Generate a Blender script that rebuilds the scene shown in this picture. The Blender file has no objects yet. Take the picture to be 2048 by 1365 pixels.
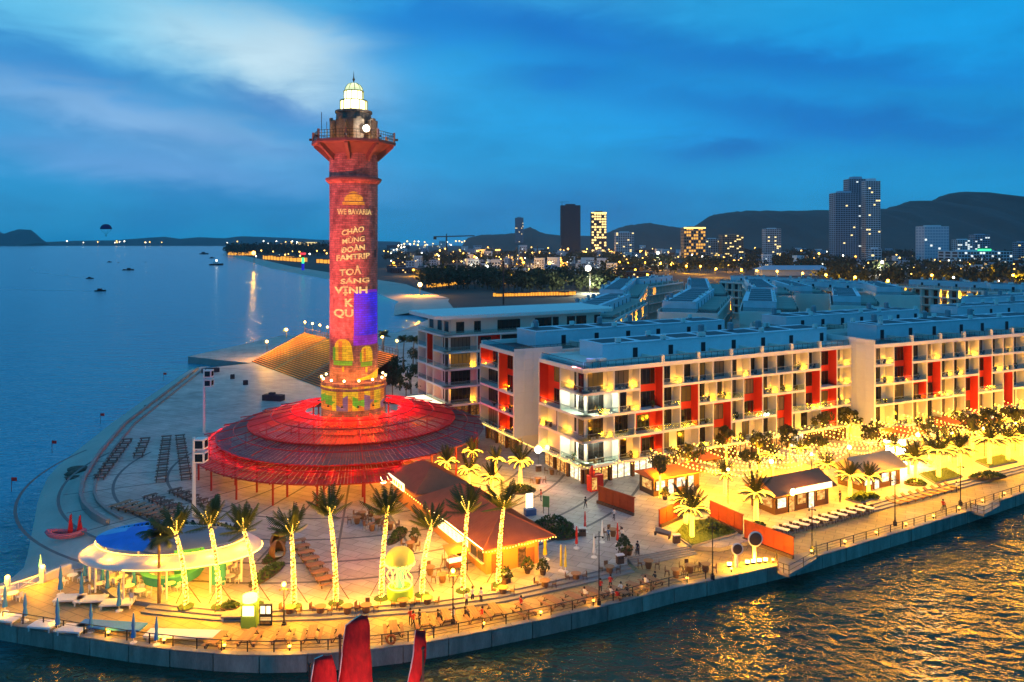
import bpy, math, random
from mathutils import Vector, Matrix, noise as mnoise
random.seed(7)
R = random.random
U = random.uniform
rad = math.radians
sc = bpy.context.scene
COL = sc.collection
# ------------------------------------------------------------------ camera, sky, exposure
cam_d = bpy.data.cameras.new('camera')
cam = bpy.data.objects.new('camera', cam_d); COL.objects.link(cam)
FPX, CXP, HYP, CAMZ = 1550.0, 1024.0, 485.0, 40.0
cam.location = (0, 0, CAMZ); cam.rotation_euler = (rad(90), 0, 0)
cam_d.sensor_width = 36.0; cam_d.lens = 36.0 * FPX / 2048.0
cam_d.shift_y = -(682.5 - HYP) / 2048.0
cam_d.clip_start = 1.0; cam_d.clip_end = 90000
sc.camera = cam
sc.view_settings.view_transform = 'Standard'; sc.view_settings.look = 'None'
sc.view_settings.exposure = 0.0; sc.view_settings.gamma = 1.0
try: sc.view_settings.use_curve_mapping = False
except Exception: pass
sc.render.engine = 'CYCLES'
cy = sc.cycles
cy.use_denoising = True; cy.max_bounces = 7; cy.diffuse_bounces = 2; cy.glossy_bounces = 3
cy.transparent_max_bounces = 10; cy.transmission_bounces = 3
cy.sample_clamp_indirect = 4.0; cy.sample_clamp_direct = 0.0; cy.caustics_reflective = False; cy.caustics_refractive = False
try: cy.use_light_tree = True
except Exception: pass

def P(px, py, z=0.0):
    """photograph pixel -> world point on the level plane at height z"""
    y = FPX * (CAMZ - z) / (py - HYP)
    return Vector(((px - CXP) * y / FPX, y, z))
def PY(px, py, y):
    """photograph pixel -> world point at distance y"""
    return Vector(((px - CXP) * y / FPX, y, CAMZ - (py - HYP) * y / FPX))

class NG:
    """tiny node-graph helper"""
    def __init__(s, nt): s.nt = nt; s.n = nt.nodes; s.l = nt.links
    def new(s, t, **kw):
        n = s.n.new(t)
        for k, v in kw.items(): setattr(n, k, v)
        return n
    def put(s, sock, v):
        if isinstance(v, bpy.types.NodeSocket): s.l.new(v, sock)
        else:
            try: sock.default_value = v
            except Exception:
                sock.default_value = tuple(v) + (1.0,)
    def m(s, op, a, b=0.0, c=0.0, clamp=False):
        n = s.new('ShaderNodeMath', operation=op, use_clamp=clamp)
        s.put(n.inputs[0], a); s.put(n.inputs[1], b); s.put(n.inputs[2], c)
        return n.outputs[0]
    def mix(s, f, a, b, mode='MIX'):
        n = s.new('ShaderNodeMix', data_type='RGBA', blend_type=mode)
        s.put(n.inputs[0], f); s.put(n.inputs[6], a); s.put(n.inputs[7], b)
        return n.outputs[2]
    def noise(s, vec, scale, detail=3.0, rough=0.5, dist=0.0):
        n = s.new('ShaderNodeTexNoise'); s.put(n.inputs['Vector'], vec)
        n.inputs['Scale'].default_value = scale; n.inputs['Detail'].default_value = detail
        n.inputs['Roughness'].default_value = rough; n.inputs['Distortion'].default_value = dist
        return n.outputs[0]
    def ramp(s, f, stops):
        n = s.new('ShaderNodeValToRGB'); s.put(n.inputs[0], f)
        e = n.color_ramp.elements
        while len(e) < len(stops): e.new(0.5)
        for q, (p, c) in zip(e, stops):
            q.position = p; q.color = (c[0], c[1], c[2], 1)
        return n.outputs[0]
    def mapping(s, vec, scale=(1, 1, 1), rot=(0, 0, 0), loc=(0, 0, 0)):
        n = s.new('ShaderNodeMapping'); s.put(n.inputs[0], vec)
        n.inputs['Scale'].default_value = scale; n.inputs['Rotation'].default_value = rot; n.inputs['Location'].default_value = loc
        return n.outputs[0]

world = bpy.data.worlds.new('World'); sc.world = world; world.use_nodes = True
g = NG(world.node_tree); g.n.clear()
tc = g.new('ShaderNodeTexCoord')
sep = g.new('ShaderNodeSeparateXYZ'); g.l.new(tc.outputs['Generated'], sep.inputs[0])
dx, dy, dz = sep.outputs
zc = g.m('MAXIMUM', dz, 0.0)
# dusk clouds: direction -> (bearing, height) in degrees
az = g.m('MULTIPLY', g.m('ARCTAN2', dx, dy), 57.2958)
el = g.m('MULTIPLY', g.m('ARCSINE', dz), 57.2958)
cv = g.new('ShaderNodeCombineXYZ'); g.put(cv.inputs[0], az); g.put(cv.inputs[1], el)
vec = cv.outputs[0]
skew = g.mapping(vec, scale=(0.05, 0.16, 1), rot=(0, 0, rad(-10)))
n1 = g.noise(skew, 1.0, 5, 0.55, 0.6)
n2 = g.noise(g.mapping(vec, scale=(0.035, 0.13, 1), rot=(0, 0, rad(14)), loc=(3.1, 7.7, 0)), 1.0, 4, 0.5, 0.4)
n3 = g.noise(g.mapping(vec, scale=(0.16, 0.5, 1), rot=(0, 0, rad(-16)), loc=(1.1, 2.7, 0)), 1.0, 6, 0.6, 0.5)
warp1 = g.m('MULTIPLY', g.m('SUBTRACT', n1, 0.5), 9.0)
warp2 = g.m('MULTIPLY', g.m('SUBTRACT', n3, 0.5), 7.0)
base = g.ramp(g.m('DIVIDE', el, 90.0, clamp=True), [(0.0, (.006, .30, .60)), (0.05, (.004, .32, .68)), (0.12, (.0025, .32, .70)), (0.25, (.002, .30, .68)), (1.0, (.006, .17, .45))])
def sky_blob(px, py, wx, wy, rot):
    a0 = math.degrees(math.atan((px - 1024) / FPX)); e0 = math.degrees(math.atan((485 - py) / FPX * math.cos(rad(a0))))
    k = 57.2958 / FPX
    ca, sa = math.cos(rad(rot)), math.sin(rad(rot))
    X = g.m('ADD', g.m('SUBTRACT', az, a0), warp1); Y = g.m('ADD', g.m('SUBTRACT', el, e0), g.m('MULTIPLY', warp2, 0.45))
    u = g.m('ADD', g.m('MULTIPLY', X, ca / (wx * k)), g.m('MULTIPLY', Y, sa / (wx * k)))
    v = g.m('SUBTRACT', g.m('MULTIPLY', Y, ca / (wy * k)), g.m('MULTIPLY', X, sa / (wy * k)))
    r2 = g.m('ADD', g.m('MULTIPLY', u, u), g.m('MULTIPLY', v, v))
    return g.m('EXPONENT', g.m('MULTIPLY', r2, -1.0))
skyc = base
darkf = g.m('MULTIPLY', g.m('SUBTRACT', n2, 0.44, clamp=True), 4.0, clamp=True)
skyc = g.mix(g.m('MULTIPLY', darkf, 0.65), skyc, (.001, .145, .47, 1))
BL = [ # px, py, half-width, half-height, tilt, colour, strength
    (1330, 240, 330, 62, -4, (.002, .37, .86), .75), (150, -420, 1100, 330, 0, (.16, .52, .74), .65), (1120, 130, 300, 50, -14, (.003, .34, .80), .55),  # second blob: bright cloud added above the frame to brighten the sea
    (1850, 60, 330, 60, 5, (.003, .36, .85), .6), (1990, 130, 200, 60, 0, (.003, .33, .80), .5), (850, 110, 170, 120, -20, (.01, .42, .88), .5),
    (820, 60, 150, 60, 10, (.001, .15, .60), .6), (1090, 60, 260, 55, -10, (.001, .13, .55), .75),
    (1600, 130, 420, 40, -9, (.001, .12, .50), .7), (1650, 240, 420, 42, -10, (.001, .115, .48), .75), (1440, 300, 140, 32, 0, (.001, .11, .46), .7), (1120, 150, 110, 24, 0, (.001, .15, .55), .6),
    (70, 100, 180, 75, -14, (.002, .19, .58), .8), (560, 215, 130, 36, -8, (.002, .16, .56), .8), (400, 278, 190, 13, -5, (.003, .20, .60), .7),
    (300, 330, 330, 34, -6, (.13, .36, .72), .95), (250, 235, 330, 42, -10, (.26, .48, .78), .95), (480, 268, 120, 14, -8, (.19, .42, .72), .6),
    (300, 40, 330, 75, -8, (.23, .66, .86), .85), (500, 115, 200, 62, -16, (.60, .80, .88), .95), (590, 100, 120, 52, -14, (.66, .82, .88), .8), (30, 15, 140, 40, 0, (.15, .58, .86), .8)]
for (px, py, wx, wy, rot, c, s_) in BL:
    skyc = g.mix(g.m('MULTIPLY', sky_blob(px, py, wx, wy, rot), s_), skyc, tuple(c) + (1,))
skyc = g.mix(0.5, skyc, g.mix(n3, (.35, .55, .66, 1), (1.45, 1.45, 1.4, 1)), 'MULTIPLY')
hi = g.m('MULTIPLY', g.m('SUBTRACT', el, 20.0), .04, clamp=True)
skyc = g.mix(g.m('MULTIPLY', hi, g.m('MULTIPLY', g.m('SUBTRACT', n1, .38, clamp=True), 2.0, clamp=True)), skyc, (.22, .50, .72, 1))  # pale cloud added overhead, out of view, to make the skylight less blue
fade = g.m('MULTIPLY', g.m('ADD', el, 6.0), 0.2, clamp=True)
skyc = g.mix(.12, skyc, (.0, .30, .72, 1))
skyc = g.mix(fade, (.003, .03, .06, 1), skyc)
bgA = g.new('ShaderNodeBackground'); g.put(bgA.inputs[0], skyc); bgA.inputs[1].default_value = 1.03
nish = g.new('ShaderNodeTexSky'); nish.sky_type = 'NISHITA'; nish.sun_disc = False
nish.sun_elevation = rad(-3); nish.sun_rotation = rad(-40)
bgB = g.new('ShaderNodeBackground'); g.l.new(nish.outputs[0], bgB.inputs[0]); bgB.inputs[1].default_value = 0.05
adds = g.new('ShaderNodeAddShader'); g.l.new(bgA.outputs[0], adds.inputs[0]); g.l.new(bgB.outputs[0], adds.inputs[1])
wo = g.new('ShaderNodeOutputWorld'); g.l.new(adds.outputs[0], wo.inputs[0])

# ------------------------------------------------------------------ materials
MATS = {}
def M(name, col=(.5, .5, .5), rough=.6, metal=0.0, var=.25, vs=.6, bump=0.0, bs=6.0, emit=None, es=0.0, sample=False, spec=.4, alpha=1.0, fine=0.0, stretch=(1, 1, 1)):
    if name in MATS: return MATS[name]
    mt = bpy.data.materials.new(name); mt.use_nodes = True; MATS[name] = mt
    q = NG(mt.node_tree); q.n.clear()
    out = q.new('ShaderNodeOutputMaterial'); bs_ = q.new('ShaderNodeBsdfPrincipled')
    q.l.new(bs_.outputs[0], out.inputs[0])
    t = q.new('ShaderNodeTexCoord'); ov = q.mapping(t.outputs['Object'], scale=stretch)
    c = tuple(col) + (1,)
    if var > 0:
        oi = q.new('ShaderNodeObjectInfo')
        nz = q.noise(ov, vs, 5, .6)
        f = q.m('ADD', q.m('MULTIPLY', q.m('SUBTRACT', nz, .5), 2.2 * var), q.m('ADD', q.m('MULTIPLY', q.m('SUBTRACT', oi.outputs['Random'], .5), var * .5), 1.0))
        if fine > 0: f = q.m('MULTIPLY', f, q.m('ADD', q.m('MULTIPLY', q.m('SUBTRACT', q.noise(ov, vs * 14, 4, .6), .5), fine * 2), 1.0))
        cc = q.new('ShaderNodeCombineColor')
        for i in range(3): q.put(cc.inputs[i], q.m('MULTIPLY', f, col[i]))
        q.l.new(cc.outputs[0], bs_.inputs['Base Color'])
    else: bs_.inputs['Base Color'].default_value = c
    bs_.inputs['Roughness'].default_value = rough; bs_.inputs['Metallic'].default_value = metal
    bs_.inputs['Specular IOR Level'].default_value = spec; bs_.inputs['Alpha'].default_value = alpha
    if bump > 0:
        b = q.new('ShaderNodeBump'); b.inputs['Strength'].default_value = bump; b.inputs['Distance'].default_value = .05
        q.put(b.inputs['Height'], q.noise(ov, bs, 4, .6)); q.l.new(b.outputs[0], bs_.inputs['Normal'])
    if emit is not None:
        bs_.inputs['Emission Color'].default_value = tuple(emit) + (1,); bs_.inputs['Emission Strength'].default_value = es
        if var > 0: q.put(bs_.inputs['Emission Strength'], q.m('MULTIPLY', q.m('MAXIMUM', f, .15), es))
        mt.cycles.emission_sampling = 'FRONT' if sample else 'NONE'
    else: mt.cycles.emission_sampling = 'NONE'
    return mt

GOLD = (1.0, .58, .055)
GAIN = 2.1
M('penthouse_wall', (.66, .70, .73), .7, var=.2, vs=.35, fine=.1)
M('white_wall', (.74, .69, .58), .7, var=.12, vs=.25, fine=.06)
M('white_trim', (.78, .74, .66), .6, var=.06)
M('red_render', (.62, .035, .012), .6, var=.10)
M('roof_deck', (.035, .04, .045), .8, var=.4, vs=.4, fine=.2)
M('dark_glass', (.012, .012, .012), .06, var=.3, vs=.5, spec=.6)
M('warm_glass', (.03, .02, .01), .15, var=.2, emit=(1, .5, .1), es=.10)
M('frame_dark', (.02, .02, .022), .5, var=.1)
M('door_dark', (.012, .014, .02), .5, var=.2)
M('shop_brown', (.10, .045, .018), .6, var=.3)
M('panel_pale', (.66, .66, .63), .7, var=.10, vs=.4)
M('bulb', (1, .7, .2), .5, var=0, emit=(1, .60, .10), es=6.5)
M('bulb_hot', (1, .7, .2), .5, var=0, emit=(1, .78, .35), es=9.0)
M('wrap', (1, .7, .2), .5, var=0, emit=(1, .60, .07), es=3.2)
M('strand', (1, .7, .2), .5, var=0, emit=(1, .58, .04), es=3.2)
M('lamp_white', (1, 1, 1), .5, var=0, emit=(1, .93, .72), es=8.0)
M('lamp_amber', (1, .6, .2), .5, var=0, emit=(1, .55, .10), es=7.0)
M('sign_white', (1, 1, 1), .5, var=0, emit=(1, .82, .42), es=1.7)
M('cable', (.03, .025, .02), .7, var=0)
M('steel_dark', (.03, .03, .03), .5, var=.1, metal=.3)
M('steel_grey', (.28, .30, .32), .5, var=.15, metal=.3)
M('timber', (.30, .15, .06), .6, var=.35, vs=2.0, stretch=(1, 6, 6))
M('timber_dark', (.09, .055, .035), .7, var=.3, vs=2.0)
M('wicker', (.16, .08, .035), .7, var=.3)
M('green_dark', (.035, .06, .02), .75, var=.5, vs=1.2)
M('green_palm', (.055, .085, .02), .7, var=.4, vs=1.5)
M('green_olive', (.05, .055, .015), .75, var=.5, vs=1.0)
M('bark', (.16, .11, .06), .85, var=.4, vs=3.0, bump=.4)
M('grass', (.06, .10, .02), .9, var=.4, vs=1.2, bump=.4, bs=20)
M('hedge', (.04, .075, .02), .85, var=.5, vs=2.0)
M('concrete', (.27, .25, .22), .75, var=.3, vs=.3, fine=.15)
M('skin', (.55, .32, .2), .6, var=0)
M('sail_lamp', (1, .8, .5), .5, var=0, emit=(1, .75, .4), es=6.0)
M('hair', (.02, .015, .012), .6, var=0)
M('cloth_red', (.55, .03, .02), .8, var=.1)
M('cloth_white', (.75, .74, .7), .8, var=.1)
M('cloth_dark', (.03, .03, .04), .8, var=.1)
M('cloth_blue', (.06, .14, .30), .8, var=.1)

# ------------------------------------------------------------------ mesh helpers
class MB:
    def __init__(s): s.v = []; s.f = []; s.m = []
    def _add(s, vs, fs, m=0):
        o = len(s.v); s.v += [tuple(v) for v in vs]
        for f in fs: s.f.append(tuple(o + i for i in f)); s.m.append(m)
    def box(s, x0, x1, y0, y1, z0, z1, m=0):
        s._add([(x0, y0, z0), (x1, y0, z0), (x1, y1, z0), (x0, y1, z0), (x0, y0, z1), (x1, y0, z1), (x1, y1, z1), (x0, y1, z1)],
               [(0, 3, 2, 1), (4, 5, 6, 7), (0, 1, 5, 4), (1, 2, 6, 5), (2, 3, 7, 6), (3, 0, 4, 7)], m)
    def obox(s, c, size, rz=0.0, m=0):
        ca, sa = math.cos(rz), math.sin(rz); hx, hy, hz = size[0] / 2, size[1] / 2, size[2] / 2
        vs = []
        for z in (-hz, hz):
            for x, y in ((-hx, -hy), (hx, -hy), (hx, hy), (-hx, hy)):
                vs.append((c[0] + x * ca - y * sa, c[1] + x * sa + y * ca, c[2] + z))
        s._add(vs, [(0, 3, 2, 1), (4, 5, 6, 7), (0, 1, 5, 4), (1, 2, 6, 5), (2, 3, 7, 6), (3, 0, 4, 7)], m)
    def poly(s, pts, m=0): s._add(pts, [tuple(range(len(pts)))], m)
    def prism(s, pts, z0, z1, m=0, mside=None):
        n = len(pts)
        a = sum(pts[i][0] * pts[(i + 1) % n][1] - pts[(i + 1) % n][0] * pts[i][1] for i in range(n))
        if a < 0: pts = list(reversed(pts))
        vs = [(p[0], p[1], z0) for p in pts] + [(p[0], p[1], z1) for p in pts]
        s._add(vs, [tuple(range(n - 1, -1, -1)), tuple(range(n, 2 * n))], m)
        o = len(s.v) - 2 * n
        for i in range(n):
            j = (i + 1) % n; s.f.append((o + i, o + j, o + n + j, o + n + i)); s.m.append(m if mside is None else mside)
    def tube(s, pts, r, n=5, m=0, cap=True):
        pts = [Vector(p) for p in pts]; k = len(pts)
        rs = r if isinstance(r, (list, tuple)) else [r] * k
        vs = []
        for i, p in enumerate(pts):
            d = (pts[min(i + 1, k - 1)] - pts[max(i - 1, 0)]); d.normalize()
            a = Vector((0, 0, 1)) if abs(d.z) < .9 else Vector((1, 0, 0))
            u = d.cross(a); u.normalize(); w = d.cross(u)
            for j in range(n):
                t = 2 * math.pi * j / n
                vs.append(p + (u * math.cos(t) + w * math.sin(t)) * rs[i])
        fs = []
        for i in range(k - 1):
            for j in range(n):
                b = (j + 1) % n; fs.append((i * n + j, i * n + b, (i + 1) * n + b, (i + 1) * n + j))
        if cap: fs += [tuple(range(n - 1, -1, -1)), tuple(range((k - 1) * n, k * n))]
        s._add(vs, fs, m)
    def lathe(s, prof, n=24, m=0, c=(0, 0), a0=0.0, a1=2 * math.pi):
        full = abs(a1 - a0 - 2 * math.pi) < 1e-6; cols = n if full else n + 1
        vs = []
        for (r, z) in prof:
            for j in range(cols):
                t = a0 + (a1 - a0) * j / n; vs.append((c[0] + r * math.cos(t), c[1] + r * math.sin(t), z))
        fs = []
        for i in range(len(prof) - 1):
            for j in range(n):
                b = (j + 1) % cols; fs.append((i * cols + j, i * cols + b, (i + 1) * cols + b, (i + 1) * cols + j))
        s._add(vs, fs, m)
    def ball(s, c, r, m=0, n=6, k=4, sz=1.0):
        prof = [(max(1e-4, r * math.sin(math.pi * i / k)), c[2] - r * sz * math.cos(math.pi * i / k)) for i in range(k + 1)]
        s.lathe(prof, n, m, (c[0], c[1]))
    def bead(s, c, r, m=0):
        x, y, z = c
        s._add([(x + r, y, z), (x - r, y, z), (x, y + r, z), (x, y - r, z), (x, y, z + r), (x, y, z - r)],
               [(0, 2, 4), (2, 1, 4), (1, 3, 4), (3, 0, 4), (2, 0, 5), (1, 2, 5), (3, 1, 5), (0, 3, 5)], m)
    def mesh(s, name, mats, smooth=False):
        me = bpy.data.meshes.new(name); me.from_pydata(s.v, [], s.f)
        for t in (mats if isinstance(mats, (list, tuple)) else [mats]): me.materials.append(MATS[t])
        me.polygons.foreach_set('material_index', s.m)
        if smooth: me.polygons.foreach_set('use_smooth', [True] * len(s.f))
        me.update(); return me
    def build(s, name, mats, parent=None, smooth=False, **kw):
        return put(name, s.mesh(name, mats, smooth), parent, **kw)
def put(name, me, parent=None, loc=None, rot=None, scale=None, kind=None, label=None):
    o = bpy.data.objects.new(name, me); COL.objects.link(o)
    if parent is not None: o.parent = parent
    if loc is not None: o.location = loc
    if rot is not None: o.rotation_euler = rot
    if scale is not None: o.scale = scale
    if kind: o['kind'] = kind
    if label: o['label'] = label
    return o
def tag(o, label, cat, group=None):
    o['label'] = label; o['category'] = cat
    if group: o['group'] = group
    return o
def thing(name, label, cat, loc=(0, 0, 0), rz=0.0, group=None):
    o = bpy.data.objects.new(name, None); COL.objects.link(o); o.empty_display_size = .2
    o.location = loc; o.rotation_euler = (0, 0, rz)
    return tag(o, label, cat, group)
def structure(o): o['kind'] = 'structure'; return o
KIDS = {}
def kids_of(o):
    return [c for c in o.children]
def dup(root, loc, rz, label=None, scale=None):
    r = root.copy(); COL.objects.link(r); r.location = loc; r.rotation_euler = (0, 0, rz)
    if scale is not None: r.scale = (scale,) * 3 if not isinstance(scale, tuple) else scale
    if label: r['label'] = label
    st = [(root, r)]
    while st:
        a, b = st.pop()
        for ch in TREE.get(a.name, []):
            c = ch.copy(); COL.objects.link(c); c.parent = b; st.append((ch, c))
    return r
TREE = {}
def freeze(root):
    """remember a thing's children so that copying it is quick"""
    def rec(o, all_):
        k = [c for c in all_ if c.parent == o]
        if k: TREE[o.name] = k
        for c in k: rec(c, all_)
    rec(root, [c for c in root.children_recursive])
    return root
def lamp(parent, loc, power, col=GOLD, r=.12, name='bulb_light', spot=None, rot=None):
    gold = col[2] < .5 and col[1] > .4 and col[2] < col[1] * .6
    if gold: col = (1.0, min(col[1], .41), min(col[2], .008))
    L = bpy.data.lights.new(name, 'SPOT' if spot else 'POINT'); L.energy = power * (GAIN if col[2] < .5 and col[1] > .1 else 1.25); L.color = col; L.shadow_soft_size = r
    if spot: L.spot_size = rad(spot); L.spot_blend = .5
    o = bpy.data.objects.new(name, L); COL.objects.link(o); o.location = loc
    if rot: o.rotation_euler = rot
    if parent is not None: o.parent = parent
    return o
ORD = ['first', 'second', 'third', 'fourth', 'fifth', 'sixth', 'seventh', 'eighth', 'ninth', 'tenth', 'eleventh', 'twelfth', 'thirteenth', 'fourteenth', 'fifteenth', 'sixteenth', 'seventeenth', 'eighteenth', 'nineteenth', 'twentieth']
TENS = {20: 'twenty', 30: 'thirty', 40: 'forty', 50: 'fifty', 60: 'sixty', 70: 'seventy', 80: 'eighty'}
def nth(i):
    if i < 20: return ORD[i]
    t, u = divmod(i + 1, 10)
    if u == 0: return TENS[t * 10][:-1] + 'ieth'
    return TENS[t * 10] + '-' + ORD[u - 1]

# ------------------------------------------------------------------ setting: water, ground, beach
def sea_material():
    mt = bpy.data.materials.new('sea_water'); mt.use_nodes = True; MATS['sea_water'] = mt
    q = NG(mt.node_tree); b = q.n['Principled BSDF']
    t = q.new('ShaderNodeTexCoord')
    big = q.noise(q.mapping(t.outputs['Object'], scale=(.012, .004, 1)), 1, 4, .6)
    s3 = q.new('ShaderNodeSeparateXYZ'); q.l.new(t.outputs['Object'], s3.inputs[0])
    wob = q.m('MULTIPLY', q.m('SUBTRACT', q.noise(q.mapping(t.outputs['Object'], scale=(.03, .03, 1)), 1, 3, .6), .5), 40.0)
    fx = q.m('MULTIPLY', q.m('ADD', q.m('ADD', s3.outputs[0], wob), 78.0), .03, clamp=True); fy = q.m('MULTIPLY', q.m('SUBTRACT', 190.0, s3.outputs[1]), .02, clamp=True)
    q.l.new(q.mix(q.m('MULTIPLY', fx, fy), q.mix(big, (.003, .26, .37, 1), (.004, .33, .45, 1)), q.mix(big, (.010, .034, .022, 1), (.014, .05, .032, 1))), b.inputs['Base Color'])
    b.inputs['Roughness'].default_value = .16; b.inputs['IOR'].default_value = 1.33
    v1 = q.mapping(t.outputs['Object'], scale=(.55, .8, 1), rot=(0, 0, rad(25)))
    v2 = q.mapping(t.outputs['Object'], scale=(.09, .16, 1), rot=(0, 0, rad(-15)))
    h = q.m('ADD', q.noise(v1, 1.0, 3, .55, .5), q.m('MULTIPLY', q.noise(v2, 1.0, 3, .5, .3), 2.2))
    bp = q.new('ShaderNodeBump'); bp.inputs['Strength'].default_value = .85; bp.inputs['Distance'].default_value = .9
    q.put(bp.inputs['Height'], h); q.l.new(bp.outputs[0], b.inputs['Normal'])
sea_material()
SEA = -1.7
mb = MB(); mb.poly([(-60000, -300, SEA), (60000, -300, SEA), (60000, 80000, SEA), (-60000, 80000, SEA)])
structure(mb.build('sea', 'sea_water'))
M('sand', (.50, .42, .35), .9, var=.25, vs=.15, fine=.15)
M('paving', (.42, .385, .33), .55, var=.25, vs=.18, fine=.12)
M('promenade_paving', (.40, .30, .135), .6, var=.2, vs=.25, fine=.1)
M('seawall', (.27, .235, .18), .8, var=.85, vs=.9, fine=.35, stretch=(1, 1, .22))
M('land', (.028, .034, .030), .9, var=.5, vs=.01, fine=.3)
XY = lambda v: (v[0], v[1])
WALL_PX = [(-90, 1226), (0, 1247), (75, 1258), (150, 1271), (272, 1290), (388, 1303), (470, 1309), (560, 1310), (650, 1306), (740, 1299), (860, 1283), (980, 1260), (1090, 1238), (1197, 1214), (1275, 1195), (1350, 1175), (1424, 1160), (1500, 1143), (1600, 1121), (1632, 1113), (1740, 1081), (1850, 1049), (1930, 1024), (2048, 985), (2200, 935), (2400, 880)]
WALL = [XY(P(*p)) for p in WALL_PX]
STEP_PX = [(300, 1212), (345, 1217), (440, 1226), (545, 1228), (640, 1225), (720, 1220), (860, 1210), (1000, 1191), (1110, 1167), (1255, 1134)]
STEP = [XY(P(x, y, .17)) for x, y in STEP_PX]
RIGHT_PX = [(1255, 1116), (1380, 1092), (1440, 1096), (1500, 1082), (1545, 1060), (1700, 1020), (1870, 976), (2048, 930), (2400, 838)]
RIGHT = [XY(P(x, y, .5)) for x, y in RIGHT_PX]
prom = WALL + [XY(P(2400, 830)), XY(P(1600, 1020)), XY(P(1250, 1100)), XY(P(1000, 1160)), XY(P(720, 1190)), XY(P(345, 1180)), XY(P(180, 1135)), XY(P(145, 1140)), XY(P(85, 1160)), XY(P(0, 1190))]
mb = MB(); mb.prism(prom, -3.0, 0.0, 0, 1); structure(mb.build('promenade', ['promenade_paving', 'seawall']))
def offset_line(pts, d):
    out = []
    for i, p in enumerate(pts):
        a = Vector(pts[max(i - 1, 0)]); b = Vector(pts[min(i + 1, len(pts) - 1)])
        t = (b - a).normalized(); out.append((p[0] - t.y * d, p[1] + t.x * d))
    return out
def strip(mb, pts, d0, d1, z0, z1, m=0):
    a, b = offset_line(pts, d0), offset_line(pts, d1)
    for i in range(len(pts) - 1):
        q = [a[i], a[i + 1], b[i + 1], b[i]]; mb.prism(q, z0, z1, m)
def resample(pts, step):
    out = [Vector(pts[0])]; acc = 0.0
    for a, b in zip(pts[:-1], pts[1:]):
        a, b = Vector(a), Vector(b); L = (b - a).length; t = step - acc
        while t <= L:
            out.append(a.lerp(b, t / L)); t += step
        acc = L - (t - step)
    return out
COAST = [P(500, 727, .5), P(398, 738, .5), P(330, 790, .5), P(252, 850, .5), P(205, 905, .5), P(186, 935, .5), P(170, 962, .5), P(165, 991, .5), P(172, 1010, .5), P(190, 1028, .5), P(220, 1046, .5), P(200, 1090, .5), P(176, 1120, .5), P(172, 1150, .5), P(230, 1195, .5)]
COAST = [XY(p) for p in COAST]
plaza = [(-40, 420), (-50, 339), (-97, 330), (-112, 268)] + COAST + STEP + RIGHT + [(330, 300), (300, 420)]
mb = MB(); mb.prism(plaza, -2.5, 0.5, 0, 1); structure(mb.build('plaza', ['paving', 'concrete']))
for nm_, sz in (('paving', 1.5), ('promenade_paving', 1.2)):
    q = NG(MATS[nm_].node_tree); bs2 = next(n for n in q.n if n.type == 'BSDF_PRINCIPLED'); src = bs2.inputs['Base Color'].links[0].from_socket; t = q.new('ShaderNodeTexCoord')
    br = q.new('ShaderNodeTexBrick'); q.l.new(q.mapping(t.outputs['Object'], rot=(0, 0, rad(28))), br.inputs['Vector']); br.inputs['Scale'].default_value = 1.0; br.inputs['Brick Width'].default_value = sz * 2; br.inputs['Row Height'].default_value = sz; br.inputs['Mortar Size'].default_value = .05; br.inputs['Color1'].default_value = (1, 1, 1, 1); br.inputs['Color2'].default_value = (.80, .78, .76, 1); br.inputs['Mortar'].default_value = (.5, .5, .5, 1)
    st_ = q.noise(q.mapping(t.outputs['Object'], scale=(.10, .10, 1)), 1, 6, .7); cc = q.new('ShaderNodeCombineColor')
    for i in range(3): q.put(cc.inputs[i], q.m('ADD', .25, q.m('MULTIPLY', st_, 1.5)))
    q.l.new(q.mix(1.0, q.mix(1.0, src, br.outputs[0], 'MULTIPLY'), cc.outputs[0], 'MULTIPLY'), bs2.inputs['Base Color'])
# facing panels and coping stones along the quay edge
quay = thing('quay_wall', 'long weathered concrete quay wall of separate facing panels along the water', 'quay wall')
def run_pieces(name, pts, step, gap, d0, d1, z0, z1, mat, jit, parent):
    q_ = resample(pts, step); rr = random.Random(5)
    for a_, b_ in zip(q_[:-1], q_[1:]):
        t_ = (b_ - a_).normalized(); n_ = Vector((-t_.y, t_.x)); a2, b2 = a_ + t_ * gap, b_ - t_ * gap; j_ = rr.uniform(0, jit); mb = MB()
        mb.prism([tuple(a2 + n_ * d0), tuple(b2 + n_ * d0), tuple(b2 + n_ * (d1 - j_)), tuple(a2 + n_ * (d1 - j_))], z0, z1 + j_ * .3); mb.build(name, mat, parent)
run_pieces('wall_panel', WALL, 4.6, .05, -.002, -.16, -2.6, -.08, 'seawall', .05, quay)
run_pieces('coping_stone', WALL, 2.3, .02, .45, -.22, .003, .075, 'concrete', .02, quay)
steps = thing('terrace_steps', 'long low stone steps between the plaza and the seawall walk', 'steps')
for k in range(2):
    mb = MB(); strip(mb, STEP, -.75 * (k + 1), -.75 * k, -.2, .335 - .167 * k); mb.build('step', 'concrete', steps)
main_steps = thing('main_stairs', 'broad stone stairs from the shop plaza down to the promenade', 'stairs')
mst = [XY(P(1255, 1116, .5)), XY(P(1380, 1092, .5))]
for k in range(4):
    mb = MB(); strip(mb, mst, -.42 * (k + 1), -.42 * k + (0 if k else 0), -.2, .4 - .1 * k); mb.build('step', 'concrete', main_steps)
rsteps = thing('promenade_step_line', 'stone step line along the right promenade beside the date palms', 'steps')
for k in range(2):
    mb = MB(); strip(mb, RIGHT[4:], -.7 * (k + 1), -.7 * k, -.2, .335 - .167 * k); mb.build('step', 'concrete', rsteps)
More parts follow.
